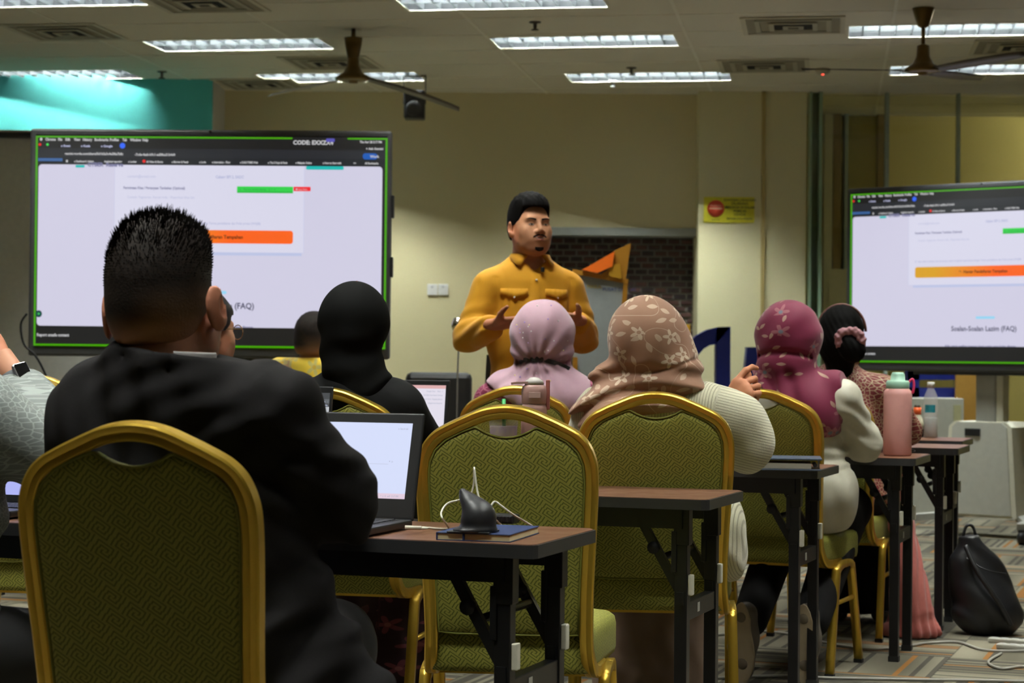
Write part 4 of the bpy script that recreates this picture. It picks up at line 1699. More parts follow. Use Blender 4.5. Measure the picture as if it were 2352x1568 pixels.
def batik(name, base, c1, c2, scale):
    g = G(name)
    v = flat_co(g, scale)
    n1 = g.n('ShaderNodeTexVoronoi', voronoi_dimensions='2D', feature='DISTANCE_TO_EDGE')
    g.nt.links.new(v, n1.inputs['Vector'])
    n1.inputs['Scale'].default_value = 1.0
    e = g.m('LESS_THAN', n1.outputs['Distance'], 0.09)
    f_, r, c = petals(g, flat_co(g, scale * 0.55, (2, 2)), 0.42, 6, 0.6)
    col = g.mix(e, base, c1)
    col = g.mix(g.m('MULTIPLY', f_, 0.8), col, c2)
    col = g.mix(g.m('LESS_THAN', r, 0.1), col, base)
    g.set(col, 0.65, 0, 0.3)
    return g.mat


def knit(name, base, line, freq):
    g = G(name)
    x, y, z = g.xyz(flat_co(g, 1.0))
    w = g.m('SINE', g.m('MULTIPLY', x, freq))
    ln = g.ramp(w, 0.35, 0.95)
    nz = g.noise(g.co(), 250, 2)
    col = g.mix(g.m('MULTIPLY', ln, 0.75), base, line)
    col = g.mix(g.m('MULTIPLY', nz, 0.25), col, line)
    g.set(col, 0.85, 0, 0.2)
    g.b.inputs['Sheen Weight'].default_value = 0.3
    g.bump(g.m('SUBTRACT', nz, ln), 0.5, 0.002)
    return g.mat


def cloth_uv(V):
    return np.stack([np.arctan2(V[:, 0], -V[:, 1] + 0.02) * 0.16, V[:, 2]], 1)


def knit_uv(V):
    s_ = (V[:, 0] > 0.185 + 0.25 * np.maximum(V[:, 2] - 0.95, 0)) & (V[:, 2] > 0.70)
    return np.stack([np.where(s_, V[:, 2] + 0.25 * V[:, 0], V[:, 0] - 0.35 * V[:, 1]), V[:, 2]], 1)


class View(Sdf):
    """head coordinates: centre c, scale s, yaw and pitch"""

    def __init__(s, S, c, sc=1.0, yaw=0.0, pitch=0.0, roll=0.0):
        s.par = S
        s.sc = sc
        M_ = (Matrix.Translation(c) @ Matrix.Rotation(yaw, 4, 'Z') @ Matrix.Rotation(pitch, 4, 'X') @ Matrix.Rotation(roll, 4, 'Y') @ Matrix.Scale(sc, 4)).inverted()
        s.M = M_
        X, Y, Z = S.X, S.Y, S.Z
        s.X = M_[0][0] * X + M_[0][1] * Y + M_[0][2] * Z + M_[0][3]
        s.Y = M_[1][0] * X + M_[1][1] * Y + M_[1][2] * Z + M_[1][3]
        s.Z = M_[2][0] * X + M_[2][1] * Y + M_[2][2] * Z + M_[2][3]
        s.d = None
        s.ax = S.ax

    def to(s, V):
        R_ = np.array([[s.M[i][j] for j in range(3)] for i in range(3)], np.float32)
        t = np.array([s.M[i][3] for i in range(3)], np.float32)
        return V @ R_.T + t


def head_sdf(S, ears=True, face=True, neck=0.057, eo=0.0):
    """head in its own coordinates, x right, y forward"""
    S.add(S.ell((0, -0.012, 0.042), (0.076, 0.096, 0.088)))
    S.add(S.ell((0, 0.026, -0.022), (0.0635, 0.068, 0.084)), 0.035)
    S.add(S.ell((0, 0.048, -0.062), (0.047, 0.045, 0.045)), 0.03)
    S.add(S.ell((0, 0.072, -0.090), (0.024, 0.021, 0.020)), 0.025)
    for sx in (-1, 1):
        S.add(S.ell((sx * 0.040, 0.060, -0.018), (0.022, 0.022, 0.022)), 0.03)
        S.add(S.ell((sx * 0.043, 0.036, -0.040), (0.022, 0.036, 0.040)), 0.04)
        S.add(S.cone((sx * 0.052, 0.0, -0.045), (sx * 0.022, 0.062, -0.09), 0.014, 0.012), 0.04)
    if face:
        S.add(S.cone((-0.04, 0.077, 0.030), (0.04, 0.077, 0.030), 0.012, 0.012), 0.015)
        for sx in (-1, 1):
            S.sub(S.ell((sx * 0.031, 0.106, 0.010), (0.017, 0.016, 0.010)), 0.012)
            S.add(S.ell((sx * 0.031, 0.078, 0.009), (0.014, 0.0125, 0.0115)), 0.004)
        S.add(S.cone((0, 0.093, 0.018), (0, 0.112, -0.016), 0.007, 0.0105), 0.010)
        for sx in (-1, 1):
            S.add(S.ell((sx * 0.0125, 0.102, -0.021), (0.0085, 0.009, 0.0075)), 0.006)
        S.add(S.ell((0, 0.086, -0.046), (0.032, 0.016, 0.024)), 0.025)
        S.add(S.cone((-0.018, 0.094, -0.0425), (0, 0.1005, -0.0445), 0.004, 0.0055), 0.004)
        S.add(S.cone((0.018, 0.094, -0.0425), (0, 0.1005, -0.0445), 0.004, 0.0055), 0.004)
        S.add(S.ell((0, 0.099, -0.0570), (0.018, 0.0085, 0.0052)), 0.004)
        S.sub(S.ell((0, 0.110, -0.0505), (0.019, 0.010, 0.0024)), 0.003)
    if ears:
        for sx in (-1, 1):
            S.add(S.ell((sx * (0.083 + eo), -0.008, -0.004), (0.0085, 0.020 + eo * .3, 0.033 + eo * .4), rz=sx * (-0.45 + eo * 12), rx=0.12), 0.008)
            S.sub(S.ell((sx * (0.090 + eo), 0.002, 0.000), (0.006, 0.010, 0.018), rz=sx * -0.45), 0.004)
            S.add(S.ell((sx * 0.079, 0.004, -0.028), (0.007, 0.010, 0.010)), 0.008)
    S.add(S.cone((0, -0.022, -0.04), (0, -0.032, -0.17), neck, neck * 1.06), 0.025)
    return S


def skin_col(hv, tone, face=None):
    def f_(V):
        C = np.tile(np.array(tone, np.float32), (len(V), 1))
        n = 0.06 * np.sin(V[:, 0] * 91 + 3) * np.sin(V[:, 2] * 77) + 0.04 * np.sin(V[:, 1] * 150)
        C *= (1 + n)[:, None]
        if hv is not None:
            L = hv.to(V)
            x, y, z = np.abs(L[:, 0]), L[:, 1], L[:, 2]
            def blend(mask, col):
                m_ = np.clip(mask, 0, 1)[:, None]
                C[:] = C * (1 - m_) + np.array(col, np.float32) * m_
            dk = (0.03, 0.018, 0.013)
            blend((x > 0.072) * 0.35, (tone[0] * 1.15, tone[1] * 0.7, tone[2] * 0.6))
            if face:
                fr_ = y > 0.06
                blend(fr_ * (1 - sstep(0.0035, 0.0065, np.abs(z - 0.0295 + 0.10 * np.abs(x - 0.03) * (x > 0.03)))) * (x > 0.012) * (x < 0.05) * 0.9, dk)
                ez = ((x - 0.031) / 0.0145) ** 2 + ((z - 0.0080) / 0.0044) ** 2
                blend(fr_ * (ez < 1.35), (0.04, 0.02, 0.015))
                blend(fr_ * (ez < 0.8), (0.42, 0.36, 0.31))
                blend(fr_ * (((x - 0.031) ** 2 + (z - 0.0085) ** 2) < 0.0055 ** 2), (0.015, 0.008, 0.006))
                mz = z + 0.0505 - 9 * x * x
                blend(fr_ * (x < 0.0225) * (np.abs(mz + x * 0.0) < 0.0125 * np.sqrt(np.clip(1 - (x / 0.023) ** 2, 0, 1))), (0.42, 0.14, 0.11))
                blend(fr_ * (x < 0.0165) * (np.abs(mz) < 0.0024), (0.7, 0.66, 0.6))
                blend((y > 0.085) * (x < 0.030) * (1 - sstep(0.0035, 0.006, np.abs(z + 0.0355 + x * 0.12))) * 0.8, dk)
                blend((y > 0.07) * (x < 0.020) * (1 - sstep(0.006, 0.011, np.abs(z + 0.078))) * (z < -0.066) * 0.85, dk)
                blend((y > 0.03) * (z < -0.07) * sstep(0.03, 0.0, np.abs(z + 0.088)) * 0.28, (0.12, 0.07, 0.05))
        return C
    return f_


def face_patches(root, hv):
    """eyes, brows, lips, moustache and beard, laid on the face"""
    Pb = Sdf((-0.07, 0.0, -0.12), (0.07, 0.14, 0.06), 0.0028)
    head_sdf(Pb)
    D = np.broadcast_to(Pb.d, tuple(len(a) for a in Pb.ax))
    ax = Pb.ax

    def fy(x, z):
        u = (x - ax[0][0]) / (ax[0][1] - ax[0][0])
        w = (z - ax[2][0]) / (ax[2][1] - ax[2][0])
        i, k = int(np.clip(u, 0, len(ax[0]) - 2)), int(np.clip(w, 0, len(ax[2]) - 2))
        fu, fw = u - i, w - k
        col = (D[i, :, k] * (1 - fu) + D[i + 1, :, k] * fu) * (1 - fw) + (D[i, :, k + 1] * (1 - fu) + D[i + 1, :, k + 1] * fu) * fw
        j = np.nonzero(col < 0)[0]
        if not len(j):
            return 0.08
        j = j[-1]
        if j + 1 >= len(col):
            return float(ax[1][j])
        t = col[j] / (col[j] - col[j + 1])
        return float(ax[1][j] + t * (ax[1][j + 1] - ax[1][j]))

    Mh = hv.M.inverted()

    def strip(name, lo_, hi_, m_, off, n=14, parent=None, thick=0.0012):
        """lo_, hi_: functions t -> (x, z); surface between them"""
        V, Fc = [], []
        for i in range(n + 1):
            t = i / n
            a, b = lo_(t), hi_(t)
            for q in range(5):
                s_ = q / 4
                x, z = a[0] * (1 - s_) + b[0] * s_, a[1] * (1 - s_) + b[1] * s_
                e = off * (1 - (2 * s_ - 1) ** 4 * 0.8) * (1 - (2 * t - 1) ** 8)
                V.append((x, fy(x, z) + e, z))
        for i in range(n):
            for q in range(4):
                a = i * 5 + q
                Fc.append((a, a + 5, a + 6, a + 1))
        o = MB().add(V, Fc, 0, True).build(name, m_, root, recalc=False)
        if parent is not None:
            o.parent = parent
            o.matrix_local = Matrix.Identity(4)
        else:
            o.matrix_local = Mh
        return o

    mh = mat('face_hair', (0.012, 0.008, 0.007), 0.8, 0, 0.1)
    ml = mat('lip', (0.34, 0.12, 0.09), 0.45, 0, 0.3)
    mw = mat('eye_white', (0.50, 0.45, 0.40), 0.3)
    mi = mat('eye_iris', (0.012, 0.007, 0.005), 0.2)
    mt = mat('tooth', (0.62, 0.58, 0.5), 0.4)
    for sx in (-1, 1):
        c = sx * 0.031
        hz = lambda t: math.sin(PI * t)
        X_ = lambda t: c + 0.0135 * (2 * t - 1)
        eye = strip('eye', lambda t: (X_(t), 0.0075 - 0.0034 * hz(t)), lambda t: (X_(t), 0.0075 + 0.0036 * hz(t)), mw, 0.0009)
        r = 0.0040
        strip('iris', lambda t: (c + r * (2 * t - 1), 0.0078 - r * 0.86 * math.sqrt(max(0, 1 - (2 * t - 1) ** 2))), lambda t: (c + r * (2 * t - 1), 0.0078 + r * 0.86 * math.sqrt(max(0, 1 - (2 * t - 1) ** 2))), mi, 0.0016, parent=eye)
        strip('eyelid', lambda t: (X_(t) + sx * 0.001 * t, 0.0075 + 0.0033 * hz(t)), lambda t: (X_(t) + sx * 0.001 * t, 0.0078 + 0.0052 * hz(t)), mh, 0.0016, parent=eye)
        strip('eyebrow', lambda t: (sx * (0.012 + 0.040 * t), 0.0235 + 0.0065 * math.sin(PI * min(1, t * 1.1) * .62)), lambda t: (sx * (0.012 + 0.040 * t), 0.0235 + 0.0065 * math.sin(PI * min(1, t * 1.1) * .62) + 0.0085 * (1 - t) ** 0.45), mh, 0.0016)
        strip('moustache', lambda t: (sx * (0.0005 + 0.0285 * t), -0.0390 - 0.010 * t * t), lambda t: (sx * (0.0005 + 0.0285 * t), -0.0320 - 0.0092 * t * t), mh, 0.0014)
    xx = lambda t: -0.0215 + 0.043 * t
    sm = lambda t: 9.5 * xx(t) ** 2
    strip('upper_lip', lambda t: (xx(t), -0.0468 + sm(t)), lambda t: (xx(t), -0.0418 + sm(t) * 0.55), ml, 0.0010)
    strip('teeth', lambda t: (xx(t) * 0.85, -0.0520 + sm(t)), lambda t: (xx(t) * 0.85, -0.0468 + sm(t)), mt, 0.0006)
    strip('lower_lip', lambda t: (xx(t) * 0.9, -0.0580 + sm(t) * 1.15), lambda t: (xx(t) * 0.9, -0.0520 + sm(t)), ml, 0.0012)
    strip('goatee', lambda t: (0.019 * (2 * t - 1), -0.102 + 20 * (0.019 * (2 * t - 1)) ** 2), lambda t: (0.019 * (2 * t - 1), -0.085 + 2 * (0.019 * (2 * t - 1)) ** 2), mh, 0.0012)


def hair_sdf(S, hv, grow=0.010, top=0.0, front=0.078, nape=-0.062, side=-0.012, spike=0.0):
    V_ = hv
    d = V_.ell((0, -0.014, 0.044), (0.076 + grow, 0.097 + grow, 0.089 + grow + top))
    d = smin(d, V_.ell((0, -0.035, -0.01), (0.066 + grow * .8, 0.066 + grow * .7, 0.07)), 0.03)
    if top:
        d = smin(d, V_.ell((0, 0.02, 0.085 + top * 0.5), (0.066, 0.075, 0.045 + top * 0.5)), 0.03)
    Y = V_.Y
    back = sstep(-0.045, 0.0, Y)
    frontf = sstep(0.035, 0.07, Y)
    hz = nape * (1 - back) + side * back
    hz = hz * (1 - frontf) + front * frontf
    d = np.maximum(d, (hz - V_.Z) * 0.7)
    if spike:
        d = d + spike * np.sin(V_.X * 310 + 2 * np.sin(V_.Y * 60)) * np.sin(V_.Y * 170 + V_.X * 60) * sstep(0.05, 0.12, V_.Z)
    S.d = (d * V_.sc).astype(np.float32)
    return S


def torso_sdf(S, sz, sw, inf=0.0, chest=(0.155, 0.105), waist=(0.14, 0.10), hip=(0.175, 0.135), dy=0.0, hipz=0.56, sr=0.058, lean=0.0):
    S.add(S.cone((-sw, dy + lean, sz - sr), (sw, dy + lean, sz - sr), sr + inf, sr + inf))
    S.add(S.ell((0, dy + lean * 0.8, sz - 0.17), (chest[0] + inf, chest[1] + inf, 0.19 + inf)), 0.07)
    S.add(S.ell((0, dy + lean * 0.4, (sz + hipz) / 2 - 0.05), (waist[0] + inf, waist[1] + inf, 0.2)), 0.09)
    S.add(S.ell((0, dy + 0.02, hipz), (hip[0] + inf, hip[1] + inf, 0.11)), 0.06)
    S.add(S.cone((0, dy + lean, sz - 0.04), (0, dy + lean + 0.01, sz + 0.03), 0.085 + inf * .5, 0.05 + inf * 0.5), 0.06)
    return S


def arm_sdf(S, a, b, c, inf=0.0, r=(0.052, 0.043, 0.029), k=0.02):
    S.add(S.cone(a, b, r[0] + inf, r[1] + inf), k)
    S.add(S.cone(b, c, r[1] + inf, r[2] + inf), k)
    return S


def leg_sdf(S, a, b, c, inf=0.0, r=(0.085, 0.062, 0.042), k=0.03):
    S.add(S.cone(a, b, r[0] + inf, r[1] + inf), k)
    S.add(S.cone(b, c, r[1] + inf, r[2] + inf), k)
    return S


def hand_nets(s=1.0, curl=(25, 25, 28, 32), thumb=(35, 20), spread=6, h=0.0032):
    """right hand, origin wrist, +y fingers, +z back of hand, thumb towards -x"""
    S = Sdf((-0.14, -0.06, -0.13), (0.09, 0.22, 0.07), h)
    S.add(S.cone((0, -0.03, 0), (0, 0.02, 0), 0.024, 0.024))
    S.add(S.ell((0.0, 0.052, -0.002), (0.040, 0.050, 0.015)), 0.02)
    xs = (-0.030, -0.010, 0.010, 0.029)
    ln = ((.045, .027, .022), (.050, .031, .023), (.046, .029, .022), (.036, .022, .020))
    for i in range(4):
        p = Vector((xs[i], 0.088 - 0.006 * abs(i - 1.2), 0.0))
        S.add(S.cone((xs[i] * 0.6, 0.03, 0), tuple(p), 0.011, 0.0105), 0.012)
        ang = 0
        sp_ = math.radians((i - 1.5) * -spread)
        q = p
        for j in range(3):
            ang += math.radians(curl[i] * (0.8 if j == 0 else 1.0))
            dr = Vector((-math.sin(sp_) * math.cos(ang), math.cos(sp_) * math.cos(ang), -math.sin(ang)))
            q2 = q + dr * ln[i][j]
            r0 = (0.0098, 0.0088, 0.0078, 0.0066)
            S.add(S.cone(tuple(q), tuple(q2), r0[j] * (0.9 if i == 3 else 1), r0[j + 1] * (0.9 if i == 3 else 1)), 0.004)
            q = q2
    a = math.radians(thumb[0])
    b_ = math.radians(thumb[1])
    p0 = Vector((-0.022, 0.018, -0.006))
    p1 = p0 + Vector((-math.sin(a), math.cos(a), -0.25)) * 0.040
    p2 = p1 + Vector((-math.sin(a * .8), math.cos(a * .8), -0.3 * math.sin(b_) - 0.1)) * 0.033
    p3 = p2 + Vector((-math.sin(a * .6), math.cos(a * .6), -0.2)) * 0.026
    S.add(S.cone(tuple(p0), tuple(p1), 0.016, 0.0115), 0.015)
    S.add(S.cone(tuple(p1), tuple(p2), 0.0115, 0.0095), 0.005)
    S.add(S.cone(tuple(p2), tuple(p3), 0.0095, 0.0075), 0.004)
    V, Q = nets(np.broadcast_to(S.d, tuple(len(a_) for a_ in S.ax)), *S.ax)
    return V * s, Q


def frame_mtx(o, yv, zv):
    y = Vector(yv).normalized()
    z = (Vector(zv) - y * Vector(zv).dot(y)).normalized()
    x = y.cross(z)
    m_ = Matrix((x, y, z)).transposed().to_4x4()
    m_.translation = Vector(o)
    return m_


def body_obj(root, S, hv, tone, hands=(), face=None, name='body'):
    """hands: list of (V, Q) already in person coordinates; joined into the one body mesh"""
    Sd = np.broadcast_to(S.d, tuple(len(a) for a in S.ax)).copy()
    V, Q = nets(Sd, *S.ax)
    Vs, Qs = [V], [Q]
    n = len(V)
    for hV, hQ in hands:
        Vs.append(hV)
        Qs.append(hQ + n)
        n += len(hV)
    V = np.concatenate(Vs).astype(np.float32)
    me = mesh_np(name, V, np.concatenate(Qs))
    C = np.ones((len(me.vertices), 4), np.float32)
    C[:, :3] = skin_col(hv, tone, face)(V)
    at = me.color_attributes.new('Col', 'FLOAT_COLOR', 'POINT')
    at.data.foreach_set('color', C.ravel())
    me.materials.append(M_SKIN)
    return link(name, me, root)


def put_hand(mtx, mirror=False, **kw):
    V, Q = hand_nets(**kw)
    if mirror:
        V = V * np.array([-1, 1, 1])
        Q = Q[:, ::-1]
    M_ = np.array(mtx)
    return V @ M_[:3, :3].T + M_[:3, 3], Q


def person_root(px, Z, yaw, label, cat='person'):
    q = P(px, 900, Z)
    r = empty('person', (q.x, Z, 0), -math.radians(yaw))
    tag(r, label, cat)
    return r


def shoes(root, pts, m_, sole=None):
    for (x, y, z, pitch) in pts:
        S = Sdf((-0.06, -0.12, -0.03), (0.06, 0.18, 0.12), 0.008)
        S.add(S.cone((0, -0.06, 0.045), (0, 0.03, 0.04), 0.04, 0.04))
        S.add(S.cone((0, 0.02, 0.03), (0, 0.13, 0.02), 0.042, 0.03), 0.03)
        S.clip(-(S.Z - 0.0))
        S.sub(S.ell((0, -0.05, 0.10), (0.03, 0.04, 0.05)), 0.01)
        o = sdf_obj('shoe', S, m_, root)
        o.location = (x, y, z)
        o.rotation_euler = (pitch, 0, 0)
        if sole:
            pl = []
            for i in range(20):
                a = 2 * PI * i / 20
                yy = 0.03 + 0.14 * math.cos(a)
                pl.append(((0.043 if yy > 0 else 0.036) * math.sin(a) * (0.9 if -0.03 < yy < 0.04 else 1.05), yy))
            MB().prism(pl, -0.012, 0.0, axis='z').build('sole', sole, o)
            for yy, rr in ((0.10, 0.02), (-0.06, 0.018)):
                MB().lathe([(rr, 0), (rr * .9, -0.002), (0, -0.002)], (0, yy, -0.0118), 12).build('worn_patch', mat('sole_wear', (0.16, 0.13, 0.09), .8), o)


M_SHOE = mat('black_shoe', (0.012, 0.012, 0.013), 0.35)
TONE = (0.42, 0.20, 0.12)

# ---------------------------------------------------------------- man in the black jacket, nearest
pa = person_root(414, 3.55, 16, 'man in a black jacket with short dark hair, seated nearest the camera, seen from behind')
HC = (-0.024, -0.02, 1.174)
lo, hi = (-0.30, -0.22, 0.40), (0.30, 0.30, 1.36)
S = Sdf(lo, hi, 0.014, [(0, -0.13, 0.11, 0.0045), (1, -0.16, 0.12, 0.0045), (2, 1.0, 1.34, 0.0045)])
hv = View(S, HC, 1.10, 0.0, 0.02, -0.07)
head_sdf(hv, neck=0.064, eo=0.013)
S.d = hv.d * hv.sc
T_ = Sdf.__new__(Sdf)
T_.ax, T_.X, T_.Y, T_.Z, T_.d = S.ax, S.X, S.Y, S.Z, None
torso_sdf(T_, 1.02, 0.13, -0.02, dy=0.02)
S.add(T_.d, 0.03)
ML = Matrix.Identity(4)
handR = put_hand(frame_mtx((0.12, 0.40, 0.79), (-0.25, 1, -0.1), (0.1, 0, 1)), curl=(18, 18, 20, 22))
handL = put_hand(frame_mtx((-0.16, 0.40, 0.79), (0.2, 1, -0.1), (0, 0, 1)), mirror=True, curl=(18, 18, 20, 22))
body_obj(pa, S, hv, (0.50, 0.24, 0.155), [handR, handL])
# hair, faded at the nape
S = Sdf((-0.13, -0.18, 1.05), (0.11, 0.14, 1.40), 0.0045)
hv = View(S, HC, 1.10, 0.0, 0.02, -0.07)
hair_sdf(S, hv, 0.0045, 0.016, 0.07, -0.056, -0.012, 0.0012)


def faded(hv, dark=(0.012, 0.010, 0.010), brown=(0.17, 0.095, 0.05), skin=(0.45, 0.22, 0.14)):
    def f_(V):
        L = hv.to(V)
        t = sstep(0.0, -0.058, L[:, 2]) * 0.9
        sp_ = 0.5 + 0.5 * np.sin(V[:, 0] * 900) * np.sin(V[:, 2] * 870 + V[:, 1] * 500)
        t2 = np.clip(sstep(0.045, -0.03, L[:, 2]) * 0.8 * sstep(-0.01, 0.05, L[:, 0]) + 0.1 * sp_, 0, 1)
        C = np.array(dark)[None] * (1 - t2[:, None]) + np.array(brown)[None] * t2[:, None]
        C = C * (1 - t[:, None]) + np.array(skin)[None] * t[:, None]
        return C
    return f_


M_HAIR = attr_mat('faded_hair', 0.65, 0.15, 0.8, 260)
ho = sdf_obj('hair', S, M_HAIR, pa, faded(hv))
# standing tufts on the crown
me = ho.data
vv = np.empty(len(me.vertices) * 3, np.float32)
me.vertices.foreach_get('co', vv)
vv = vv.reshape(-1, 3)
nn = np.empty(len(me.vertices) * 3, np.float32)
me.vertices.foreach_get('normal', nn)
nn = nn.reshape(-1, 3)
Lh = hv.to(vv)
cand = np.nonzero((Lh[:, 2] > 0.04))[0]
wgt = sstep(0.0, 0.1, Lh[cand, 2]) + 0.15
cand = RNG.choice(cand, 5200, p=wgt / wgt.sum())
base = vv[cand]
nr_ = nn[cand]
topw = sstep(0.05, 0.125, Lh[cand, 2])
ln = (0.002 + 0.010 * topw * RNG.uniform(0.4, 1.2, len(cand)) * (1 + 0.4 * np.sin(base[:, 0] * 260)))
dr = nr_ * 0.5 + np.array([0.15, -0.1, 0.9]) * (0.5 + topw)[:, None] * 0.8 + RNG.normal(0, 0.13, nr_.shape)
dr /= np.linalg.norm(dr, axis=1)[:, None]
sd = np.cross(dr, np.array([0, 1, 0]))
sd /= np.linalg.norm(sd, axis=1)[:, None] + 1e-6
wdt = 0.0013
V = np.stack([base - sd * wdt - nr_ * .002, base + sd * wdt - nr_ * .002, base + dr * ln[:, None] + sd * 0.0002, base + dr * ln[:, None] - sd * 0.0002], 1).reshape(-1, 3)
Q = np.arange(len(V)).reshape(-1, 4)
tm = mesh_np('hair_tips', V, Q)
tm.materials.append(mat('dark_hair', (0.010, 0.008, 0.007), 0.8, 0, 0.08))
to_ = link('hair_tips', tm, ho)
to_['kind'] = 'stuff'
# white shirt collar
V, Fc = [], []
nC = 36
for i in range(nC + 1):
    a = math.radians(-58 + 296 * i / nC)
    cx_c, cy_c = -0.005, -0.040
    zt_ = 1.104 + 0.05 * math.cos(a) * 0.085 - 0.05 * (math.sin(a) > 0.6) * (math.sin(a) - 0.6)
    for r_, z_ in ((0.086, 1.03), (0.0845, zt_ - 0.004), (0.083, zt_), (0.080, zt_ - 0.001), (0.081, 1.03)):
        V.append((cx_c + r_ * math.cos(-a + PI), cy_c + r_ * math.sin(-a + PI), z_))
for i in range(nC):
    for k in range(5):
        a, b = i * 5 + k, i * 5 + (k + 1) % 5
        Fc.append((a, b, b + 5, a + 5))
MB().add(V, Fc, 0, True).build('shirt_collar', mat('pale_shirt', (0.42, 0.40, 0.40), 0.7), pa)
# jacket
gj = G('black_jacket_cloth')
c_ = gj.co()
gj.set(gj.mix(gj.noise(c_, 500, 2), (0.009, 0.0085, 0.009), (0.019, 0.017, 0.018)), 0.85, 0, 0.12)
gj.bump(gj.noise(c_, 700, 2), 0.3, 0.0008)
M_JACK = gj.mat
S = Sdf((-0.36, -0.26, 0.42), (0.48, 0.50, 1.12), 0.0075)
torso_sdf(S, 1.075, 0.155, 0.012, chest=(0.19, 0.12), waist=(0.18, 0.12), hip=(0.20, 0.15), sr=0.072)
S.add(S.cone((-0.004, -0.035, 1.02), (-0.010, -0.042, 1.074), 0.115, 0.100), 0.04)
arm_sdf(S, (0.185, 0.0, 0.985), (0.262, 0.10, 0.835), (0.14, 0.37, 0.80), 0.012, (0.072, 0.058, 0.042), 0.035)
arm_sdf(S, (-0.180, 0.0, 0.965), (-0.235, 0.10, 0.83), (-0.16, 0.37, 0.80), 0.012, (0.066, 0.056, 0.042), 0.035)
S.add(S.cone((0.20, 0.03, 0.72), (0.32, 0.03, 0.47), 0.05, 0.085, ((0, 1, 0), 1.3)), 0.07)
S.add(S.cone((0.10, 0.02, 0.74), (0.18, 0.02, 0.45), 0.10, 0.13), 0.06)
S.sub(S.cone((-0.006, -0.038, 1.06), (-0.006, -0.03, 1.2), 0.082, 0.095), 0.006)
X, Y, Z = S.X, S.Y, S.Z
low = sstep(0.86, 0.62, Z)
S.d = S.d + low * 0.010 * np.sin(46 * X + 14 * np.sin(4 * Z) + 10 * Y)
elb = np.exp(-(((X - 0.24) / 0.09) ** 2 + ((Z - 0.90) / 0.09) ** 2))
S.d = S.d + elb * 0.006 * np.sin(90 * (Z + 0.6 * X) + 8 * Y)
S.d = S.d + 0.0045 * np.sin(28 * X + 34 * Z + 5 * np.sin(13 * X)) + 0.0025 * np.sin(75 * X - 40 * Z + 4 * np.sin(21 * Z + 9 * X))
S.clip((Z - (1.104 - 0.16 * X)) * (np.abs(X) < 0.14) - (np.abs(X) >= 0.14))
# armhole seams
seam = np.abs(np.sqrt((X - 0.20) ** 2 * 5 + (Z - 0.98) ** 2) - 0.105) - 0.0
S.d = S.d + 0.003 * np.exp(-(seam / 0.006) ** 2) * (X < 0.2)
S.d = S.d + 0.0025 * np.exp(-((X - 0.005) / 0.005) ** 2) * (Z < 1.05)
sdf_obj('jacket', S, M_JACK, pa)
S = Sdf((-0.28, -0.2, 0.02), (0.3, 0.66, 0.70), 0.012)
for sx in (-1, 1):
    leg_sdf(S, (sx * 0.10, 0.03, 0.555), (sx * 0.13, 0.44, 0.54), (sx * 0.13, 0.46, 0.09), 0.012)
S.folds(0.004, 30, 10, 40)
sdf_obj('trousers', S, mat('black_trousers', (0.014, 0.013, 0.014), 0.8, sheen=.1), pa)
shoes(pa, [(-0.13, 0.46, 0.0, 0), (0.13, 0.46, 0.0, 0)], M_SHOE)

# ---------------------------------------------------------------- headscarf wearers
def scarf_person(px, Z, yaw, ztop, label, scarf_fn, top_mat, top_fn, tone=TONE, skirt=None, legs='trousers', hands=(), ank=None, sz=0.985, sw=0.12, uv_top=cloth_uv):
    r = person_root(px, Z, yaw, label)
    hc = (0, 0.0, ztop - 0.145)
    S = Sdf((-0.24, -0.2, 0.42), (0.24, 0.26, ztop - 0.02), 0.014, [(2, ztop - 0.30, ztop - .02, 0.009)])
    hv = View(S, hc, 0.95)
    head_sdf(hv, ears=False)
    S.d = hv.d * hv.sc
    T2 = Sdf.__new__(Sdf)
    T2.ax, T2.X, T2.Y, T2.Z, T2.d = S.ax, S.X, S.Y, S.Z, None
    torso_sdf(T2, sz - 0.02, sw, -0.015)
    S.add(T2.d, 0.03)
    body_obj(r, S, hv, tone, hands)
    top_fn(r)
    scarf_fn(r, hc)
    if legs:
        S = Sdf((-0.30, -0.5 if ank else -0.2, 0.04), (0.30, 0.62, 0.68), 0.013)
        for sx in (-1, 1):
            an = ank[(sx + 1) // 2] if ank else (sx * 0.11, 0.42, 0.10)
            leg_sdf(S, (sx * 0.09, 0.03, 0.555), (sx * 0.11, 0.42, 0.54), an, 0.02)
        S.add(S.cone((0, 0.03, 0.555), (0, 0.36, 0.54), 0.10, 0.085), 0.05)
        if legs == 'skirt':
            S.add(S.cone((0, 0.42, 0.50), (0, 0.44, 0.14), 0.10, 0.16), 0.06)
            S.folds(0.006, 60, 20, 3)
        sdf_obj(legs, S, skirt, r, None, cloth_uv)
        if ank:
            shoes(r, [(-0.04, -0.40, 0.165, -1.45), (0.16, -0.34, 0.165, -1.45)], mat('taupe_shoe', (0.10, 0.085, 0.07), .6), mat('tan_sole', (0.36, 0.29, 0.19), 0.8))
        else:
            shoes(r, [(-0.10, 0.44, 0.0, 0), (0.10, 0.44, 0.0, 0)], M_SHOE)
    return r


def blouse(mt, sz, sw, inf, arms, name='blouse', h=0.0085, fold=0.004, lo=(-0.42, -0.24, 0.44), hi=(0.50, 0.46, 1.08), extra=None, uv=cloth_uv, **kw):
    def f_(r):
        S = Sdf(lo, hi, h)
        torso_sdf(S, sz, sw, inf, **kw)
        for a in arms:
            arm_sdf(S, a[0], a[1], a[2], inf, a[3] if len(a) > 3 else (0.052, 0.044, 0.034), 0.03)
        if extra:
            extra(S)
        S.folds(fold, 34, 12, 30, 1.5)
        sdf_obj(name, S, mt, r, None, uv)
    return f_


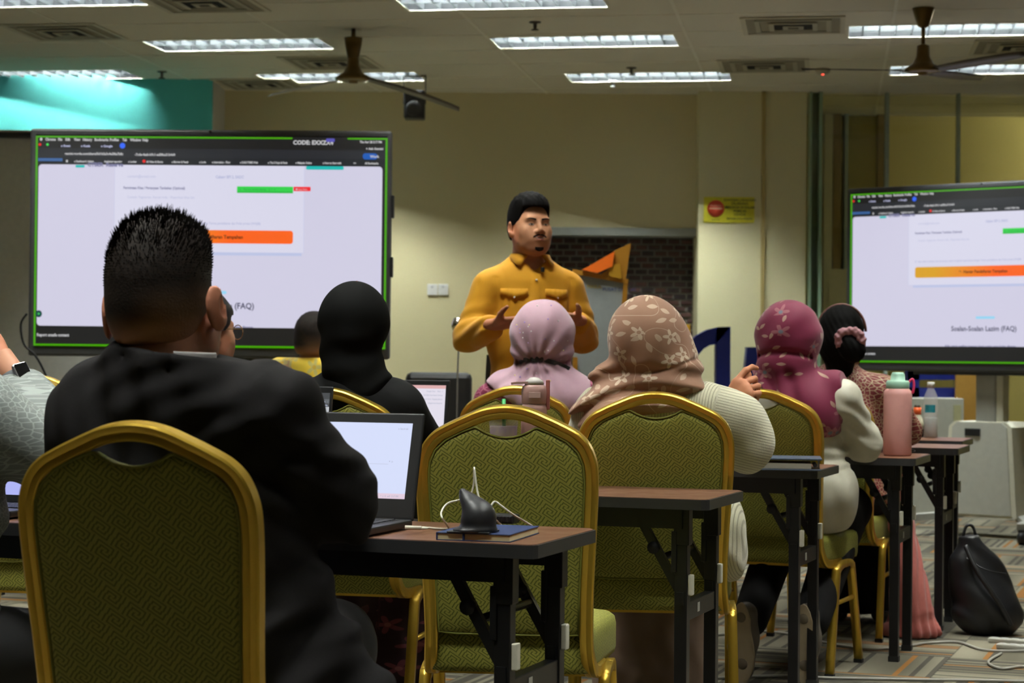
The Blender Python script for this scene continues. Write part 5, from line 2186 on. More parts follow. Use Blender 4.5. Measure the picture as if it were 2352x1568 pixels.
def open_face(S, hc, w=0.058):
    S.sub(S.ell((hc[0], hc[1] + 0.125, hc[2] - 0.01), (w, 0.075, 0.083)), 0.01)


DEF_ARMS = [((0.155, 0.0, 0.93), (0.205, 0.12, 0.81), (0.12, 0.36, 0.80)), ((-0.155, 0.0, 0.93), (-0.205, 0.12, 0.81), (-0.12, 0.36, 0.80))]

# --- woman in black
M_ABAYA = mat('black_abaya', (0.006, 0.006, 0.0065), 0.8, 0, 0.15, bump=.2, bs=500)
M_BSCARF = mat('black_scarf', (0.004, 0.004, 0.004), 0.85, 0, 0.1, bump=.15, bs=600)


def scarf_black(r, hc):
    S = Sdf((-0.16, -0.2, 0.96), (0.16, 0.17, 1.34), 0.006)
    S.add(S.ell((hc[0], hc[1] - 0.005, hc[2] + 0.035), (0.096, 0.115, 0.108)))
    S.add(S.cone((0, -0.01, hc[2] + 0.01), (0, -0.02, 1.06), 0.096, 0.078), 0.05)
    S.add(S.cone((-0.02, -0.02, 1.08), (0.03, -0.02, 1.01), 0.075, 0.09), 0.03)
    open_face(S, hc)
    X, Y, Z = S.X, S.Y, S.Z
    m_ = sstep(1.22, 1.12, Z)
    S.d = S.d + m_ * 0.004 * np.sin(70 * (Z - 0.8 * X) + 3 * np.sin(20 * X))
    S.d = S.d - 0.006 * np.exp(-(((X - 0.02) / 0.03) ** 2 + ((Z - 1.15) / 0.04) ** 2))
    o = sdf_obj('headscarf', S, M_BSCARF, r)
    MB().lathe([(0.0016, 0), (0.0016, 0.003), (0, 0.004)], (0.012, -0.02, 1.3135), 8).build('pin', mat('red_pin', (0.5, 0.05, 0.05), .4), o)


scarf_person(813, 5.98, 12, 1.318, 'woman in a plain black headscarf and black robe, seen from behind', scarf_black, None,
             blouse(M_ABAYA, 1.01, 0.125, 0.012, DEF_ARMS, 'robe', fold=0.003, sr=0.062), legs='skirt', skirt=floral('dark_floral_skirt', (0.03, 0.008, 0.014), (0.22, 0.05, 0.07), (0.12, 0.04, 0.05), (0.3, 0.1, 0.1), 14, 20, 0.42, 0.6, 0.4, 0.8, stem=False))

# --- woman with the brown floral headscarf
M_FLOR = floral('brown_floral_scarf', (0.36, 0.19, 0.12), (0.72, 0.58, 0.44), (0.62, 0.46, 0.34), (0.38, 0.22, 0.14), 17, 26, 0.40, 0.55, 0.45, 0.8)
M_KNIT = knit('cream_knit', (0.70, 0.67, 0.50), (0.30, 0.27, 0.18), 780)


def scarf_brown(r, hc):
    S = Sdf((-0.26, -0.22, 0.88), (0.24, 0.2, 1.30), 0.0052)
    S.add(S.ell((-0.012, -0.005, hc[2] + 0.034), (0.100, 0.125, 0.112)))
    S.add(S.cone((-0.01, -0.01, hc[2] + 0.02), (0.035, -0.005, 1.06), 0.104, 0.105), 0.05)
    S.add(S.cone((0.03, 0.0, hc[2] + 0.02), (0.092, 0.035, 1.065), 0.066, 0.052), 0.05)
    S.add(S.cone((-0.11, -0.01, 1.025), (0.10, -0.02, 1.035), 0.062, 0.055), 0.03)
    S.add(S.ell((-0.02, -0.01, 0.955), (0.178, 0.125, 0.070)), 0.04)
    S.add(S.ell((-0.08, -0.015, 0.93), (0.13, 0.125, 0.070)), 0.03)
    open_face(S, hc)
    X, Y, Z = S.X, S.Y, S.Z
    m1 = sstep(1.10, 1.04, Z)
    S.d = S.d + m1 * 0.009 * np.sin(95 * (Z + 1.3 * X * X - 0.16 * X) + 1.5 * np.sin(11 * X) + 1.0)
    m2 = (1 - m1)
    S.d = S.d + m2 * 0.0035 * np.sin(60 * (X - 0.55 * (Z - 1.1)) + 2 * np.sin(16 * Z)) * sstep(1.25, 1.15, Z)
    S.d = S.d + 0.006 * np.exp(-((Z - 1.052 - 0.15 * X - 1.2 * X * X) / 0.006) ** 2)
    S.clip(-(Z - 0.885 - 0.35 * np.maximum(X - 0.02, 0) - 0.05 * np.sin(9 * X)))
    sdf_obj('headscarf', S, M_FLOR, r, None, lambda V: np.stack([np.arctan2(V[:, 0], -V[:, 1] + 0.06) * 0.15, V[:, 2]], 1))


def knit_arm(S):
    # puffed sleeve of the raised right arm
    S.add(S.ell((0.275, 0.10, 0.875), (0.075, 0.085, 0.105), rz=-0.2), 0.05)
    S.add(S.ell((0.225, 0.05, 0.93), (0.085, 0.08, 0.075)), 0.05)
    S.add(S.ell((0.20, -0.02, 0.60), (0.085, 0.10, 0.13)), 0.06)
    S.add(S.ell((0.215, 0.05, 0.52), (0.075, 0.12, 0.075)), 0.05)


knitR = [((0.15, 0.0, 0.95), (0.280, 0.10, 0.855), (0.245, 0.20, 0.935), (0.06, 0.055, 0.030)), DEF_ARMS[1]]
hnd = put_hand(frame_mtx((0.262, 0.215, 0.975), (0.25, 0.35, 0.75), (0.05, -0.95, 0.35)), curl=(75, 80, 78, 30), thumb=(30, 40), s=0.95)
hnd2 = put_hand(frame_mtx((0.228, 0.20, 0.935), (0.45, -0.1, 0.72), (-0.45, -0.85, 0.42)), curl=(30, 70, 80, 85), thumb=(5, 60), s=1.08)
pc = scarf_person(1492, 5.80, 5, 1.272, 'woman in a brown floral headscarf and cream knitted cardigan, right hand raised', scarf_brown, None,
                  blouse(M_KNIT, 0.985, 0.13, 0.018, knitR, 'cardigan', h=0.0075, fold=0.004, sr=0.064, extra=knit_arm, uv=knit_uv), sz=0.96,
                  legs='skirt', skirt=mat('taupe_skirt', (0.22, 0.15, 0.11), 0.8), hands=[hnd2], tone=(0.56, 0.28, 0.16))
wb = MB().tube([Vector((0.243, 0.196, 0.93)) + Vector((0.036 * math.cos(t), 0.036 * math.sin(t) * 0.9, 0.010 * math.cos(t))) for t in [2 * PI * i / 20 for i in range(21)]], 0.006, 6, cap=False).build('cuff', mat('sage_cuff', (0.38, 0.42, 0.30), 0.8), pc)

# --- woman with the maroon headscarf
M_MAR = floral('maroon_floral_scarf', (0.20, 0.012, 0.052), (0.34, 0.12, 0.14), (0.46, 0.30, 0.22), (0.16, 0.17, 0.22), 14, 30, 0.42, 0.5, 0.3, 0.85, stem=False)
gmz = M_MAR.node_tree
M_CREAMB = mat('cream_blouse', (0.58, 0.55, 0.44), 0.55, bump=.1, bs=400, sheen=0.1)


def scarf_maroon(r, hc):
    S = Sdf((-0.26, -0.22, 0.82), (0.26, 0.2, 1.33), 0.0058)
    S.add(S.ell((0, -0.005, hc[2] + 0.030), (0.104, 0.122, 0.112)))
    S.add(S.cone((0, -0.01, hc[2] + 0.0), (-0.005, -0.02, 1.07), 0.112, 0.100), 0.05)
    S.add(S.ell((-0.005, -0.045, 1.075), (0.088, 0.085, 0.058)), 0.02)
    S.add(S.cone((-0.15, 0.0, 0.985), (0.16, 0.0, 0.985), 0.072, 0.072), 0.05)
    S.add(S.ell((0.0, -0.01, 0.95), (0.20, 0.128, 0.10)), 0.04)
    S.add(S.ell((0.085, -0.02, 0.90), (0.12, 0.125, 0.12)), 0.04)
    open_face(S, hc)
    X, Y, Z = S.X, S.Y, S.Z
    S.d = S.d + 0.012 * np.exp(-((Z - (1.118 - 1.6 * X * X)) / 0.010) ** 2) * (np.abs(X) < 0.095) * (Y < 0)
    S.d = S.d + sstep(1.1, 1.02, Z) * 0.005 * np.sin(58 * (X * 0.9 + Z * 0.5) + 3 * np.sin(14 * X))
    S.d = S.d + sstep(1.12, 1.2, Z) * sstep(1.30, 1.2, Z) * 0.003 * np.sin(55 * (X - 0.8 * Z))
    S.clip(-(Z - (0.80 + 0.9 * np.abs(X - 0.15)) ))
    S.clip((X - 0.205) * 0.9 + (Z - 1.0) * 0.25)
    def uvm(V):
        u = np.stack([np.arctan2(V[:, 0], -V[:, 1] + 0.06) * 0.15, V[:, 2]], 1)
        return u
    sdf_obj('headscarf', S, M_MAR, r, None, uvm)


def blouse_extra(S):
    S.add(S.ell((0.10, 0.0, 0.62), (0.16, 0.14, 0.14)), 0.06)
    S.add(S.ell((0.235, 0.15, 0.80), (0.052, 0.08, 0.052)), 0.04)
    X, Y, Z = S.X, S.Y, S.Z
    e_ = np.exp(-(((X - 0.235) / 0.07) ** 2 + ((Z - 0.87) / 0.09) ** 2))
    S.d = S.d + e_ * 0.006 * np.sin(105 * (Z + 0.5 * X) + 2 * np.sin(30 * Y))
    w_ = np.exp(-(((Z - 0.74) / 0.05) ** 2)) * (X < 0.21)
    S.d = S.d + w_ * 0.006 * np.sin(120 * (Z + 0.35 * X) + 2 * np.sin(20 * X))
    S.d = S.d + 0.006 * np.exp(-(((Z - 0.695 - 0.08 * X) / 0.006) ** 2)) * (X < 0.25)
    S.d = S.d + sstep(0.69, 0.60, Z) * 0.005 * np.sin(55 * X + 10 * Z + 25 * Y)
    S.d = S.d + 0.003 * np.sin(30 * X + 24 * Z + 3 * np.sin(15 * X + 9 * Y))
    S.d = S.d + 0.004 * np.exp(-((np.abs(np.sqrt((X - 0.20) ** 2 * 3 + (Z - 0.95) ** 2) - 0.085)) / 0.005) ** 2) * (X < 0.2)


scarf_person(1812, 7.12, 24, 1.306, 'woman in a maroon floral headscarf and cream blouse, black trousers', scarf_maroon, None,
             blouse(M_CREAMB, 1.0, 0.15, 0.016, [((0.19, 0.0, 0.955), (0.245, 0.10, 0.80), (0.14, 0.34, 0.78), (0.055, 0.048, 0.036)), DEF_ARMS[1]], 'blouse', sr=0.062, fold=0.0, extra=blouse_extra, lo=(-0.3, -0.24, 0.48)),
             legs='trousers', skirt=mat('black_cloth', (0.008, 0.0075, 0.008), 0.85, 0, 0.15), sw=0.13, ank=((-0.05, -0.28, 0.20), (0.15, -0.22, 0.20)))
# her shoes tucked back, soles towards the camera
q = None

# --- woman with the pale pink headscarf
M_PINK = mat('pale_pink_scarf', (0.47, 0.29, 0.36), 0.75, bump=.1, bs=700, sheen=0.25)
M_BATP = batik('maroon_batik', (0.16, 0.015, 0.05), (0.35, 0.12, 0.17), (0.28, 0.07, 0.12), 55)


def scarf_pink(r, hc):
    S = Sdf((-0.25, -0.22, 0.86), (0.22, 0.2, 1.33), 0.0055)
    S.add(S.ell((0.0, -0.005, hc[2] + 0.032), (0.106, 0.122, 0.112)))
    S.add(S.cone((0, -0.01, hc[2] + 0.0), (0.0, -0.025, 1.085), 0.112, 0.090), 0.05)
    S.add(S.cone((0, -0.01, hc[2]), (0.06, 0.01, 1.03), 0.10, 0.055), 0.04)
    S.add(S.cone((-0.05, 0.0, hc[2] - .03), (-0.07, 0.01, 1.08), 0.06, 0.04), 0.04)
    S.add(S.cone((-0.14, 0.0, 0.985), (0.12, 0.0, 0.965), 0.066, 0.066), 0.05)
    S.add(S.ell((-0.01, -0.02, 0.955), (0.195, 0.13, 0.085)), 0.04)
    S.add(S.ell((0.05, -0.03, 0.92), (0.14, 0.125, 0.10)), 0.04)
    open_face(S, hc)
    X, Y, Z = S.X, S.Y, S.Z
    # gathers running to the strap
    t = np.arctan2(X + 0.012, np.abs(Z - 1.075) + 0.03)
    S.d = S.d + 0.0065 * np.sin(t * 15 + 1.0) * np.exp(-np.abs(Z - 1.09) / 0.13) * (Y < 0.03)
    S.d = S.d + 0.022 * np.exp(-(((Z - 1.082 + 0.12 * np.abs(X)) / 0.018) ** 2)) * (np.abs(X) < 0.10) * (Y < 0)
    S.clip(-(Z - 0.87 - 0.7 * np.maximum(-X - 0.02, 0) - 0.5 * np.maximum(X - 0.07, 0)))
    o = sdf_obj('headscarf', S, M_PINK, r)
    # strap with buckle
    Db = np.broadcast_to(S.d, tuple(len(a) for a in S.ax))
    def back(x, z):
        i = int(np.argmin(abs(S.ax[0] - x)))
        k = int(np.argmin(abs(S.ax[2] - z)))
        jj = np.nonzero(Db[i, :, k] < 0)[0]
        return float(S.ax[1][jj[0]]) if len(jj) else None
    pts = []
    for i in range(15):
        x = -0.085 + 0.19 * i / 14
        z = 1.086 - 1.9 * (x + 0.012) ** 2 - 0.10 * max(x, 0)
        y = back(x, z)
        if y is not None:
            pts.append((x, y - 0.006, z))
    st = MB().sweep(pts, [(-0.0085, -0.002), (0.0085, -0.002), (0.0085, 0.002), (-0.0085, 0.002)], None, 0, True, False, up=(0, 1, 0)).build('strap', M_BLK, r)
    yb = back(-0.012, 1.086)
    MB().box((-0.028, yb - 0.014, 1.074), (0.002, yb - 0.005, 1.098), bev=0.003).build('buckle', mat('buckle_dark', (0.04, 0.045, 0.05), 0.35), st)
    # sequins
    sm = [mat('sequin_%s' % n_, c, 0.25, 0.0, 1.0) for n_, c in (('clear', (0.95, 0.95, 1.0)), ('gold', (0.95, 0.8, 0.3)), ('violet', (0.5, 0.35, 0.95)))]
    n_s = 0
    for _ in range(200):
        x, z = RNG.uniform(-0.10, 0.10), RNG.uniform(0.93, hc[2] + 0.14)
        y = back(x, z)
        if y is None or n_s > 44:
            continue
        m_ = MB()
        m_.add([(x - .003, y - .003, z), (x, y - .003, z + .003), (x + .003, y - .003, z), (x, y - .003, z - .003), (x, y - 0.0065, z), (x, y + .002, z)],
               [(0, 1, 4), (1, 2, 4), (2, 3, 4), (3, 0, 4), (1, 0, 5), (2, 1, 5), (3, 2, 5), (0, 3, 5)])
        m_.build('sequin', sm[int(RNG.integers(0, 3))], o)
        n_s += 1


scarf_person(1246, 7.42, 8, 1.308, 'woman in a pale pink sequinned headscarf tied with a black strap', scarf_pink, None,
             blouse(M_BATP, 0.995, 0.15, 0.018, [((0.19, 0.0, 0.93), (0.235, 0.12, 0.80), (0.12, 0.36, 0.80)), ((-0.19, 0.0, 0.93), (-0.245, 0.10, 0.80), (-0.12, 0.36, 0.80))], 'tunic', sr=0.06),
             legs='skirt', skirt=M_BATP)

# ---------------------------------------------------------------- bare-headed sitters
def plain_person(px, Z, yaw, hc, label, hairfn, topfn, tone, hscale=1.0, hyaw=0.0, legs=None, hands=(), sz=0.985, sw=0.13, hairmat=None, hpitch=0.0):
    r = person_root(px, Z, yaw, label)
    S = Sdf((-0.24, -0.2, 0.42), (0.24, 0.26, hc[2] + 0.17), 0.015, [(0, hc[0] - .11, hc[0] + .11, 0.007), (1, hc[1] - .13, hc[1] + .14, 0.007), (2, hc[2] - 0.14, hc[2] + 0.15, 0.007)])
    hv = View(S, hc, hscale, hyaw, hpitch)
    head_sdf(hv)
    S.d = hv.d * hv.sc
    T2 = Sdf.__new__(Sdf)
    T2.ax, T2.X, T2.Y, T2.Z, T2.d = S.ax, S.X, S.Y, S.Z, None
    torso_sdf(T2, sz - 0.02, sw, -0.015)
    S.add(T2.d, 0.03)
    body_obj(r, S, hv, tone, hands)
    topfn(r)
    hairfn(r, hc, hv)
    if legs:
        S = Sdf((-0.30, -0.2, 0.04), (0.30, 0.62, 0.68), 0.014)
        for sx in (-1, 1):
            leg_sdf(S, (sx * 0.09, 0.03, 0.555), (sx * 0.11, 0.42, 0.54), (sx * 0.11, 0.42, 0.10), 0.02)
        S.add(S.cone((0, 0.03, 0.555), (0, 0.36, 0.54), 0.10, 0.085), 0.05)
        if legs[0] == 'skirt':
            S.add(S.cone((0, 0.42, 0.50), (0, 0.44, 0.14), 0.10, 0.15), 0.06)
            S.folds(0.007, 75, 25, 3)
        else:
            S.folds(0.004, 40, 20, 30)
        sdf_obj(legs[0], S, legs[1], r, None, cloth_uv)
        shoes(r, [(-0.10, 0.44, 0.0, 0), (0.10, 0.44, 0.0, 0)], M_SHOE)
    return r


M_HAIRP = mat('black_hair', (0.0035, 0.003, 0.003), 0.75, 0, 0.08, bump=0.6, bs=180)


def hair_bun(r, hc, hv0):
    S = Sdf((-0.17, -0.26, 0.98), (0.2, 0.14, 1.33), 0.006)
    hv = View(S, hc, 1.0)
    hair_sdf(S, hv, 0.014, 0.0, 0.07, -0.10, -0.05)
    S.add(S.cone((0.0, -0.06, hc[2] - 0.01), (0.05, -0.12, hc[2] - 0.01), 0.075, 0.055), 0.03)
    S.add(S.ell((0.075, -0.15, hc[2] - 0.035), (0.048, 0.040, 0.05)), 0.02)
    S.add(S.cone((0.0, -0.05, hc[2] - 0.04), (0.005, -0.05, hc[2] - 0.125), 0.068, 0.05), 0.03)
    S.d = S.d + 0.0012 * np.sin(260 * S.X + 160 * S.Z)
    sdf_obj('hair', S, M_HAIRP, r)
    pts = []
    for i in range(21):
        a = PI * i / 20
        pts.append((0.0 + 0.097 * math.cos(a), -0.005 + 0.0 * math.sin(a), hc[2] + 0.040 + 0.108 * math.sin(a)))
    MB().sweep(pts, [(-0.005, -0.002), (0.005, -0.002), (0.005, 0.002), (-0.005, 0.002)], None, 0, True, True, up=(0, 1, 0)).build('hairband', mat('dusty_pink_band', (0.28, 0.13, 0.11), 0.5), r)
    S = Sdf((-0.04, -0.26, 1.08), (0.2, -0.06, 1.28), 0.005)
    for i in range(9):
        a = 2 * PI * i / 9
        S.add(S.ell((0.062 + 0.042 * math.cos(a), -0.148 + 0.02 * math.sin(a) * 0, hc[2] + 0.002 + 0.038 * math.sin(a)), (0.022, 0.03, 0.018), rz=a), 0.008)
    S.d = S.d + 0.003 * np.sin(240 * S.X) * np.sin(220 * S.Z)
    sdf_obj('scrunchie', S, mat('pink_scrunchie', (0.42, 0.20, 0.23), 0.7), r)


M_BATE = batik('red_beige_batik', (0.20, 0.03, 0.035), (0.52, 0.38, 0.25), (0.42, 0.24, 0.14), 70)
plain_person(1932, 7.98, 20, (0, 0.0, 1.165), 'woman with black hair in a bun, pink scrunchie and red patterned blouse', hair_bun,
             blouse(M_BATE, 1.02, 0.15, 0.014, [((0.185, 0.0, 0.95), (0.235, 0.12, 0.81), (0.12, 0.36, 0.80)), ((-0.185, 0.0, 0.95), (-0.22, 0.12, 0.81), (-0.12, 0.36, 0.80))], 'blouse', sr=0.06),
             (0.40, 0.20, 0.11), 1.0, 0.0, ('skirt', M_ABAYA))


def hair_short(r, hc, hv0):
    S = Sdf((-0.13, -0.17, 1.0), (0.13, 0.14, 1.36), 0.006)
    hv = View(S, hc, 1.0, -0.2)
    hair_sdf(S, hv, 0.010, 0.008, 0.07, -0.05, -0.02, 0.002)
    sdf_obj('hair', S, M_HAIR, r, faded(hv))


M_YEL = floral('yellow_leaf_shirt', (0.95, 0.68, 0.06), (0.62, 0.55, 0.20), (0.42, 0.22, 0.20), (0.7, 0.45, 0.05), 9, 7, 0.42, 0.7, 0.6, 0.8, stem=False)
plain_person(722, 9.35, 14, (0, 0.0, 1.145), 'person in a bright yellow leaf-print shirt with short black hair', hair_short,
             blouse(M_YEL, 1.08, 0.15, 0.014, [((0.18, 0.0, 0.96), (0.22, 0.12, 0.78), (0.12, 0.36, 0.78)), ((-0.18, 0.0, 0.96), (-0.23, 0.10, 0.8), (-0.12, 0.36, 0.78))], 'shirt', h=0.011, sr=0.06, fold=0.003),
             (0.36, 0.19, 0.12), 1.0, -0.2, ('trousers', mat('black_cloth', (0.012, 0.011, 0.012), 0.8)), sz=1.0)


def hair_glasses(r, hc, hv0):
    S = Sdf((-0.15, -0.18, 1.0), (0.17, 0.16, 1.38), 0.006)
    hv = View(S, hc, 1.06, -0.6)
    hair_sdf(S, hv, 0.020, 0.0, 0.06, -0.06, 0.012)
    S.d = S.d + 0.0018 * np.sin(150 * (S.Z + 0.7 * S.X)) * np.sin(60 * S.X)
    sdf_obj('hair', S, mat('slick_black_hair', (0.009, 0.010, 0.012), 0.4, 0, 0.25, bump=.5, bs=150), r)
    ca, sa = math.cos(-0.6), math.sin(-0.6)
    def w_(x, y, z):
        x, y, z = x * 1.06, y * 1.06, z * 1.06
        return (hc[0] + x * ca - y * sa, hc[1] + x * sa + y * ca, hc[2] + z)
    gb_ = MB()
    mg = mat('gold_glasses', (0.45, 0.28, 0.15), 0.25, 0.9)
    for sx in (-1, 1):
        gb_.tube([w_(sx * 0.084, -0.02, 0.012), w_(sx * 0.080, 0.03, 0.016), w_(sx * 0.070, 0.105, 0.016)], 0.0022, 6)
        gb_.tube([w_(sx * 0.038 + 0.030 * math.cos(t), 0.108, 0.006 + 0.024 * math.sin(t)) for t in [2 * PI * i / 16 for i in range(17)]], 0.0018, 5, cap=False)
    gb_.tube([w_(-0.008, 0.109, 0.01), w_(0.008, 0.109, 0.01)], 0.0018, 5)
    gb_.build('glasses', mg, r)


plain_person(470, 7.0, 14, (-0.005, 0.0, 1.165), 'man with slick black hair and gold-rimmed glasses, mostly hidden behind the man in black', hair_glasses,
             blouse(mat('dark_shirt', (0.03, 0.03, 0.035), 0.8), 0.98, 0.14, 0.012, DEF_ARMS, 'shirt', h=0.011, sr=0.06, fold=0.003),
             (0.40, 0.20, 0.12), 1.06, -0.6, ('trousers', mat('black_cloth', (0.012, 0.011, 0.012), 0.8)), sz=0.98)

# man at the left edge, wrist with watch by his face
M_GREYB = batik('grey_green_batik', (0.20, 0.22, 0.215), (0.32, 0.35, 0.34), (0.26, 0.28, 0.27), 95)
hl = put_hand(frame_mtx((0.085, 0.21, 1.085), (-0.75, 0.1, 0.65), (0.5, -0.7, 0.4)), curl=(35, 35, 38, 42), s=1.05)
pm_ = plain_person(-213, 4.02, 14, (-0.02, 0.02, 1.19), 'man at the left edge in a grey patterned shirt wearing a wristwatch', hair_short,
                   blouse(M_GREYB, 1.05, 0.15, 0.014, [((0.18, 0.0, 0.96), (0.350, 0.13, 0.835), (0.150, 0.20, 1.01), (0.062, 0.060, 0.040)), DEF_ARMS[1]], 'shirt', h=0.0085, sr=0.066, fold=0.005, chest=(0.17, .12), waist=(0.18, .13)),
                   (0.44, 0.21, 0.13), 1.05, -0.1, None, hands=[hl], sz=1.02)
fm = put_hand
MB().tube([(0.165, 0.20, 0.995), (0.090, 0.21, 1.088)], [0.031, 0.027], 14).build('wrist', M_SKIN, pm_)
bpy.data.objects['wrist'].data.color_attributes.new('Col', 'FLOAT_COLOR', 'POINT').data.foreach_set('color', np.tile(np.array([0.44, 0.21, 0.13, 1], np.float32), len(bpy.data.objects['wrist'].data.vertices)))
wm = frame_mtx((0.131, 0.205, 1.040), (-0.52, 0.1, .86), (0.75, -0.6, 0.3))
wb = MB().lathe([(0.0335, -0.012), (0.0345, -0.012), (0.0345, 0.012), (0.0335, 0.012)], n=24, mtx=wm @ Matrix.Rotation(-PI / 2, 4, 'X')).build('watch_band', mat('grey_band', (0.12, 0.13, 0.14), 0.5), pm_)
MB().box((-0.017, -0.019, 0.031), (0.017, 0.019, 0.043), bev=0.005, mtx=wm).build('watch_case', mat('watch_silver', (0.4, 0.4, 0.42), 0.25, 0.9), wb)
MB().box((-0.014, -0.016, 0.043), (0.014, 0.016, 0.0438), mtx=wm).build('watch_glass', M_PANEL, wb)
S = Sdf((-0.28, -0.2, 0.02), (0.3, 0.66, 0.70), 0.014)
for sx in (-1, 1):
    leg_sdf(S, (sx * 0.11, -0.02, 0.50), (sx * 0.15 + (0.06 if sx > 0 else 0), 0.36, 0.455), (sx * 0.14 + (0.06 if sx > 0 else 0), 0.44, 0.09), 0.018)
sdf_obj('trousers', S, mat('charcoal_trousers', (0.022, 0.022, 0.024), 0.8), pm_)
shoes(pm_, [(-0.14, 0.46, 0.0, 0), (0.20, 0.46, 0.0, 0)], M_SHOE)

# ---------------------------------------------------------------- the presenter
pr = person_root(1212, 8.45, 163, 'presenter in a mustard shirt standing and talking with open hands')
HCp = (0.008, 0.03, 1.600)
HY = -0.30
S = Sdf((-0.26, -0.24, 0.86), (0.26, 0.26, 1.78), 0.013, [(0, -0.115, 0.125, 0.0032), (1, -0.10, 0.165, 0.0032), (2, 1.47, 1.76, 0.0032)])
hv = View(S, HCp, 1.0, 0.0 + 0.02, 0.0)
hv = View(S, HCp, 1.0, -HY * 0.4, 0.04)
head_sdf(hv)
S.d = hv.d * hv.sc
T2 = Sdf.__new__(Sdf)
T2.ax, T2.X, T2.Y, T2.Z, T2.d = S.ax, S.X, S.Y, S.Z, None
torso_sdf(T2, 1.43, 0.14, -0.012, hipz=0.95)
S.add(T2.d, 0.03)
# world offsets to person coordinates: camera side is +y, image left is +x
pr.scale = (1.04, 1.04, 1.02)
eR, wR = (0.255, 0.02, 1.150), (0.215, 0.245, 1.195)
eL, wL = (-0.235, 0.0, 1.150), (-0.135, 0.22, 1.215)
hR = put_hand(frame_mtx((0.212, 0.262, 1.200), (-0.75, 0.55, 0.10), (0.25, 0.25, -1)), mirror=False, curl=(14, 16, 20, 24), thumb=(62, 10), spread=9, s=1.02)
hL_ = put_hand(frame_mtx((-0.125, 0.235, 1.222), (0.85, 0.45, 0.10), (-0.2, 0.2, -1)), mirror=True, curl=(18, 20, 24, 28), thumb=(55, 10), s=1.0)
body_obj(pr, S, hv, (0.44, 0.21, 0.115), [hR, hL_])
face_patches(pr, hv)
S = Sdf((-0.115, -0.13, 1.5), (0.135, 0.16, 1.80), 0.0042)
hv = View(S, HCp, 1.0, -HY * 0.4, 0.04)
hair_sdf(S, hv, 0.0055, 0.013, 0.083, -0.045, 0.010, 0.0022)
sdf_obj('hair', S, M_HAIRP, pr)
gs = G('mustard_cloth')
c_ = gs.co()
gs.set(gs.mix(gs.noise(c_, 400, 2), (0.52, 0.235, 0.006), (0.62, 0.29, 0.010)), 0.75, 0, 0.25)
gs.b.inputs['Sheen Weight'].default_value = 0.1
gs.bump(gs.noise(c_, 500, 2), 0.2, 0.0008)
M_MUST = gs.mat
S = Sdf((-0.34, -0.2, 0.84), (0.35, 0.32, 1.50), 0.0062)
S.add(S.cone((-0.135, 0, 1.372), (0.135, 0, 1.372), 0.060, 0.060))
S.add(S.cone((-0.06, 0, 1.40), (0.06, 0, 1.40), 0.065, 0.065), 0.05)
S.add(S.ell((0, 0.01, 1.27), (0.178, 0.118, 0.19)), 0.06)
S.add(S.ell((0, 0.01, 1.08), (0.160, 0.115, 0.24)), 0.08)
S.add(S.ell((0, 0.005, 0.93), (0.168, 0.118, 0.12)), 0.05)
S.add(S.cone((0, -0.01, 1.40), (0, 0.0, 1.465), 0.10, 0.07), 0.05)
arm_sdf(S, (0.168, 0, 1.355), eR, (0.222, 0.205, 1.188), 0.010, (0.060, 0.052, 0.040), 0.03)
arm_sdf(S, (-0.168, 0, 1.355), eL, (-0.148, 0.19, 1.205), 0.010, (0.060, 0.052, 0.040), 0.03)
S.sub(S.cone((0, 0.02, 1.43), (0, 0.035, 1.55), 0.055, 0.075), 0.01)
S.sub(S.cone((0, 0.10, 1.43), (0, 0.09, 1.50), 0.018, 0.05), 0.01)
X, Y, Z = S.X, S.Y, S.Z
for (ex, ez) in ((0.25, 1.17), (-0.235, 1.17)):
    e_ = np.exp(-(((X - ex) / 0.07) ** 2 + ((Z - ez) / 0.10) ** 2))
    S.d = S.d + e_ * 0.006 * np.sin(95 * Z - 50 * Y)
S.d = S.d + 0.004 * np.sin(26 * X + 22 * Z + 3 * np.sin(18 * X)) * sstep(1.38, 1.25, Z)
S.d = S.d + 0.004 * np.exp(-(((np.abs(X) - 0.155 + (1.36 - Z) * 0.1) / 0.012) ** 2)) * (Z > 1.20) * (Z < 1.40)
# button placket
S.d = S.d - 0.0028 * (1 - sstep(0.012, 0.017, np.abs(X - 0.004))) * (Y > 0.05) * (Z < 1.43)
sh = sdf_obj('shirt', S, M_MUST, pr)
Db = np.broadcast_to(S.d, tuple(len(a) for a in S.ax))


def front(x, z):
    i = int(np.argmin(abs(S.ax[0] - x)))
    k = int(np.argmin(abs(S.ax[2] - z)))
    jj = np.nonzero(Db[i, :, k] < 0)[0]
    return float(S.ax[1][jj[-1]]) if len(jj) else 0.1


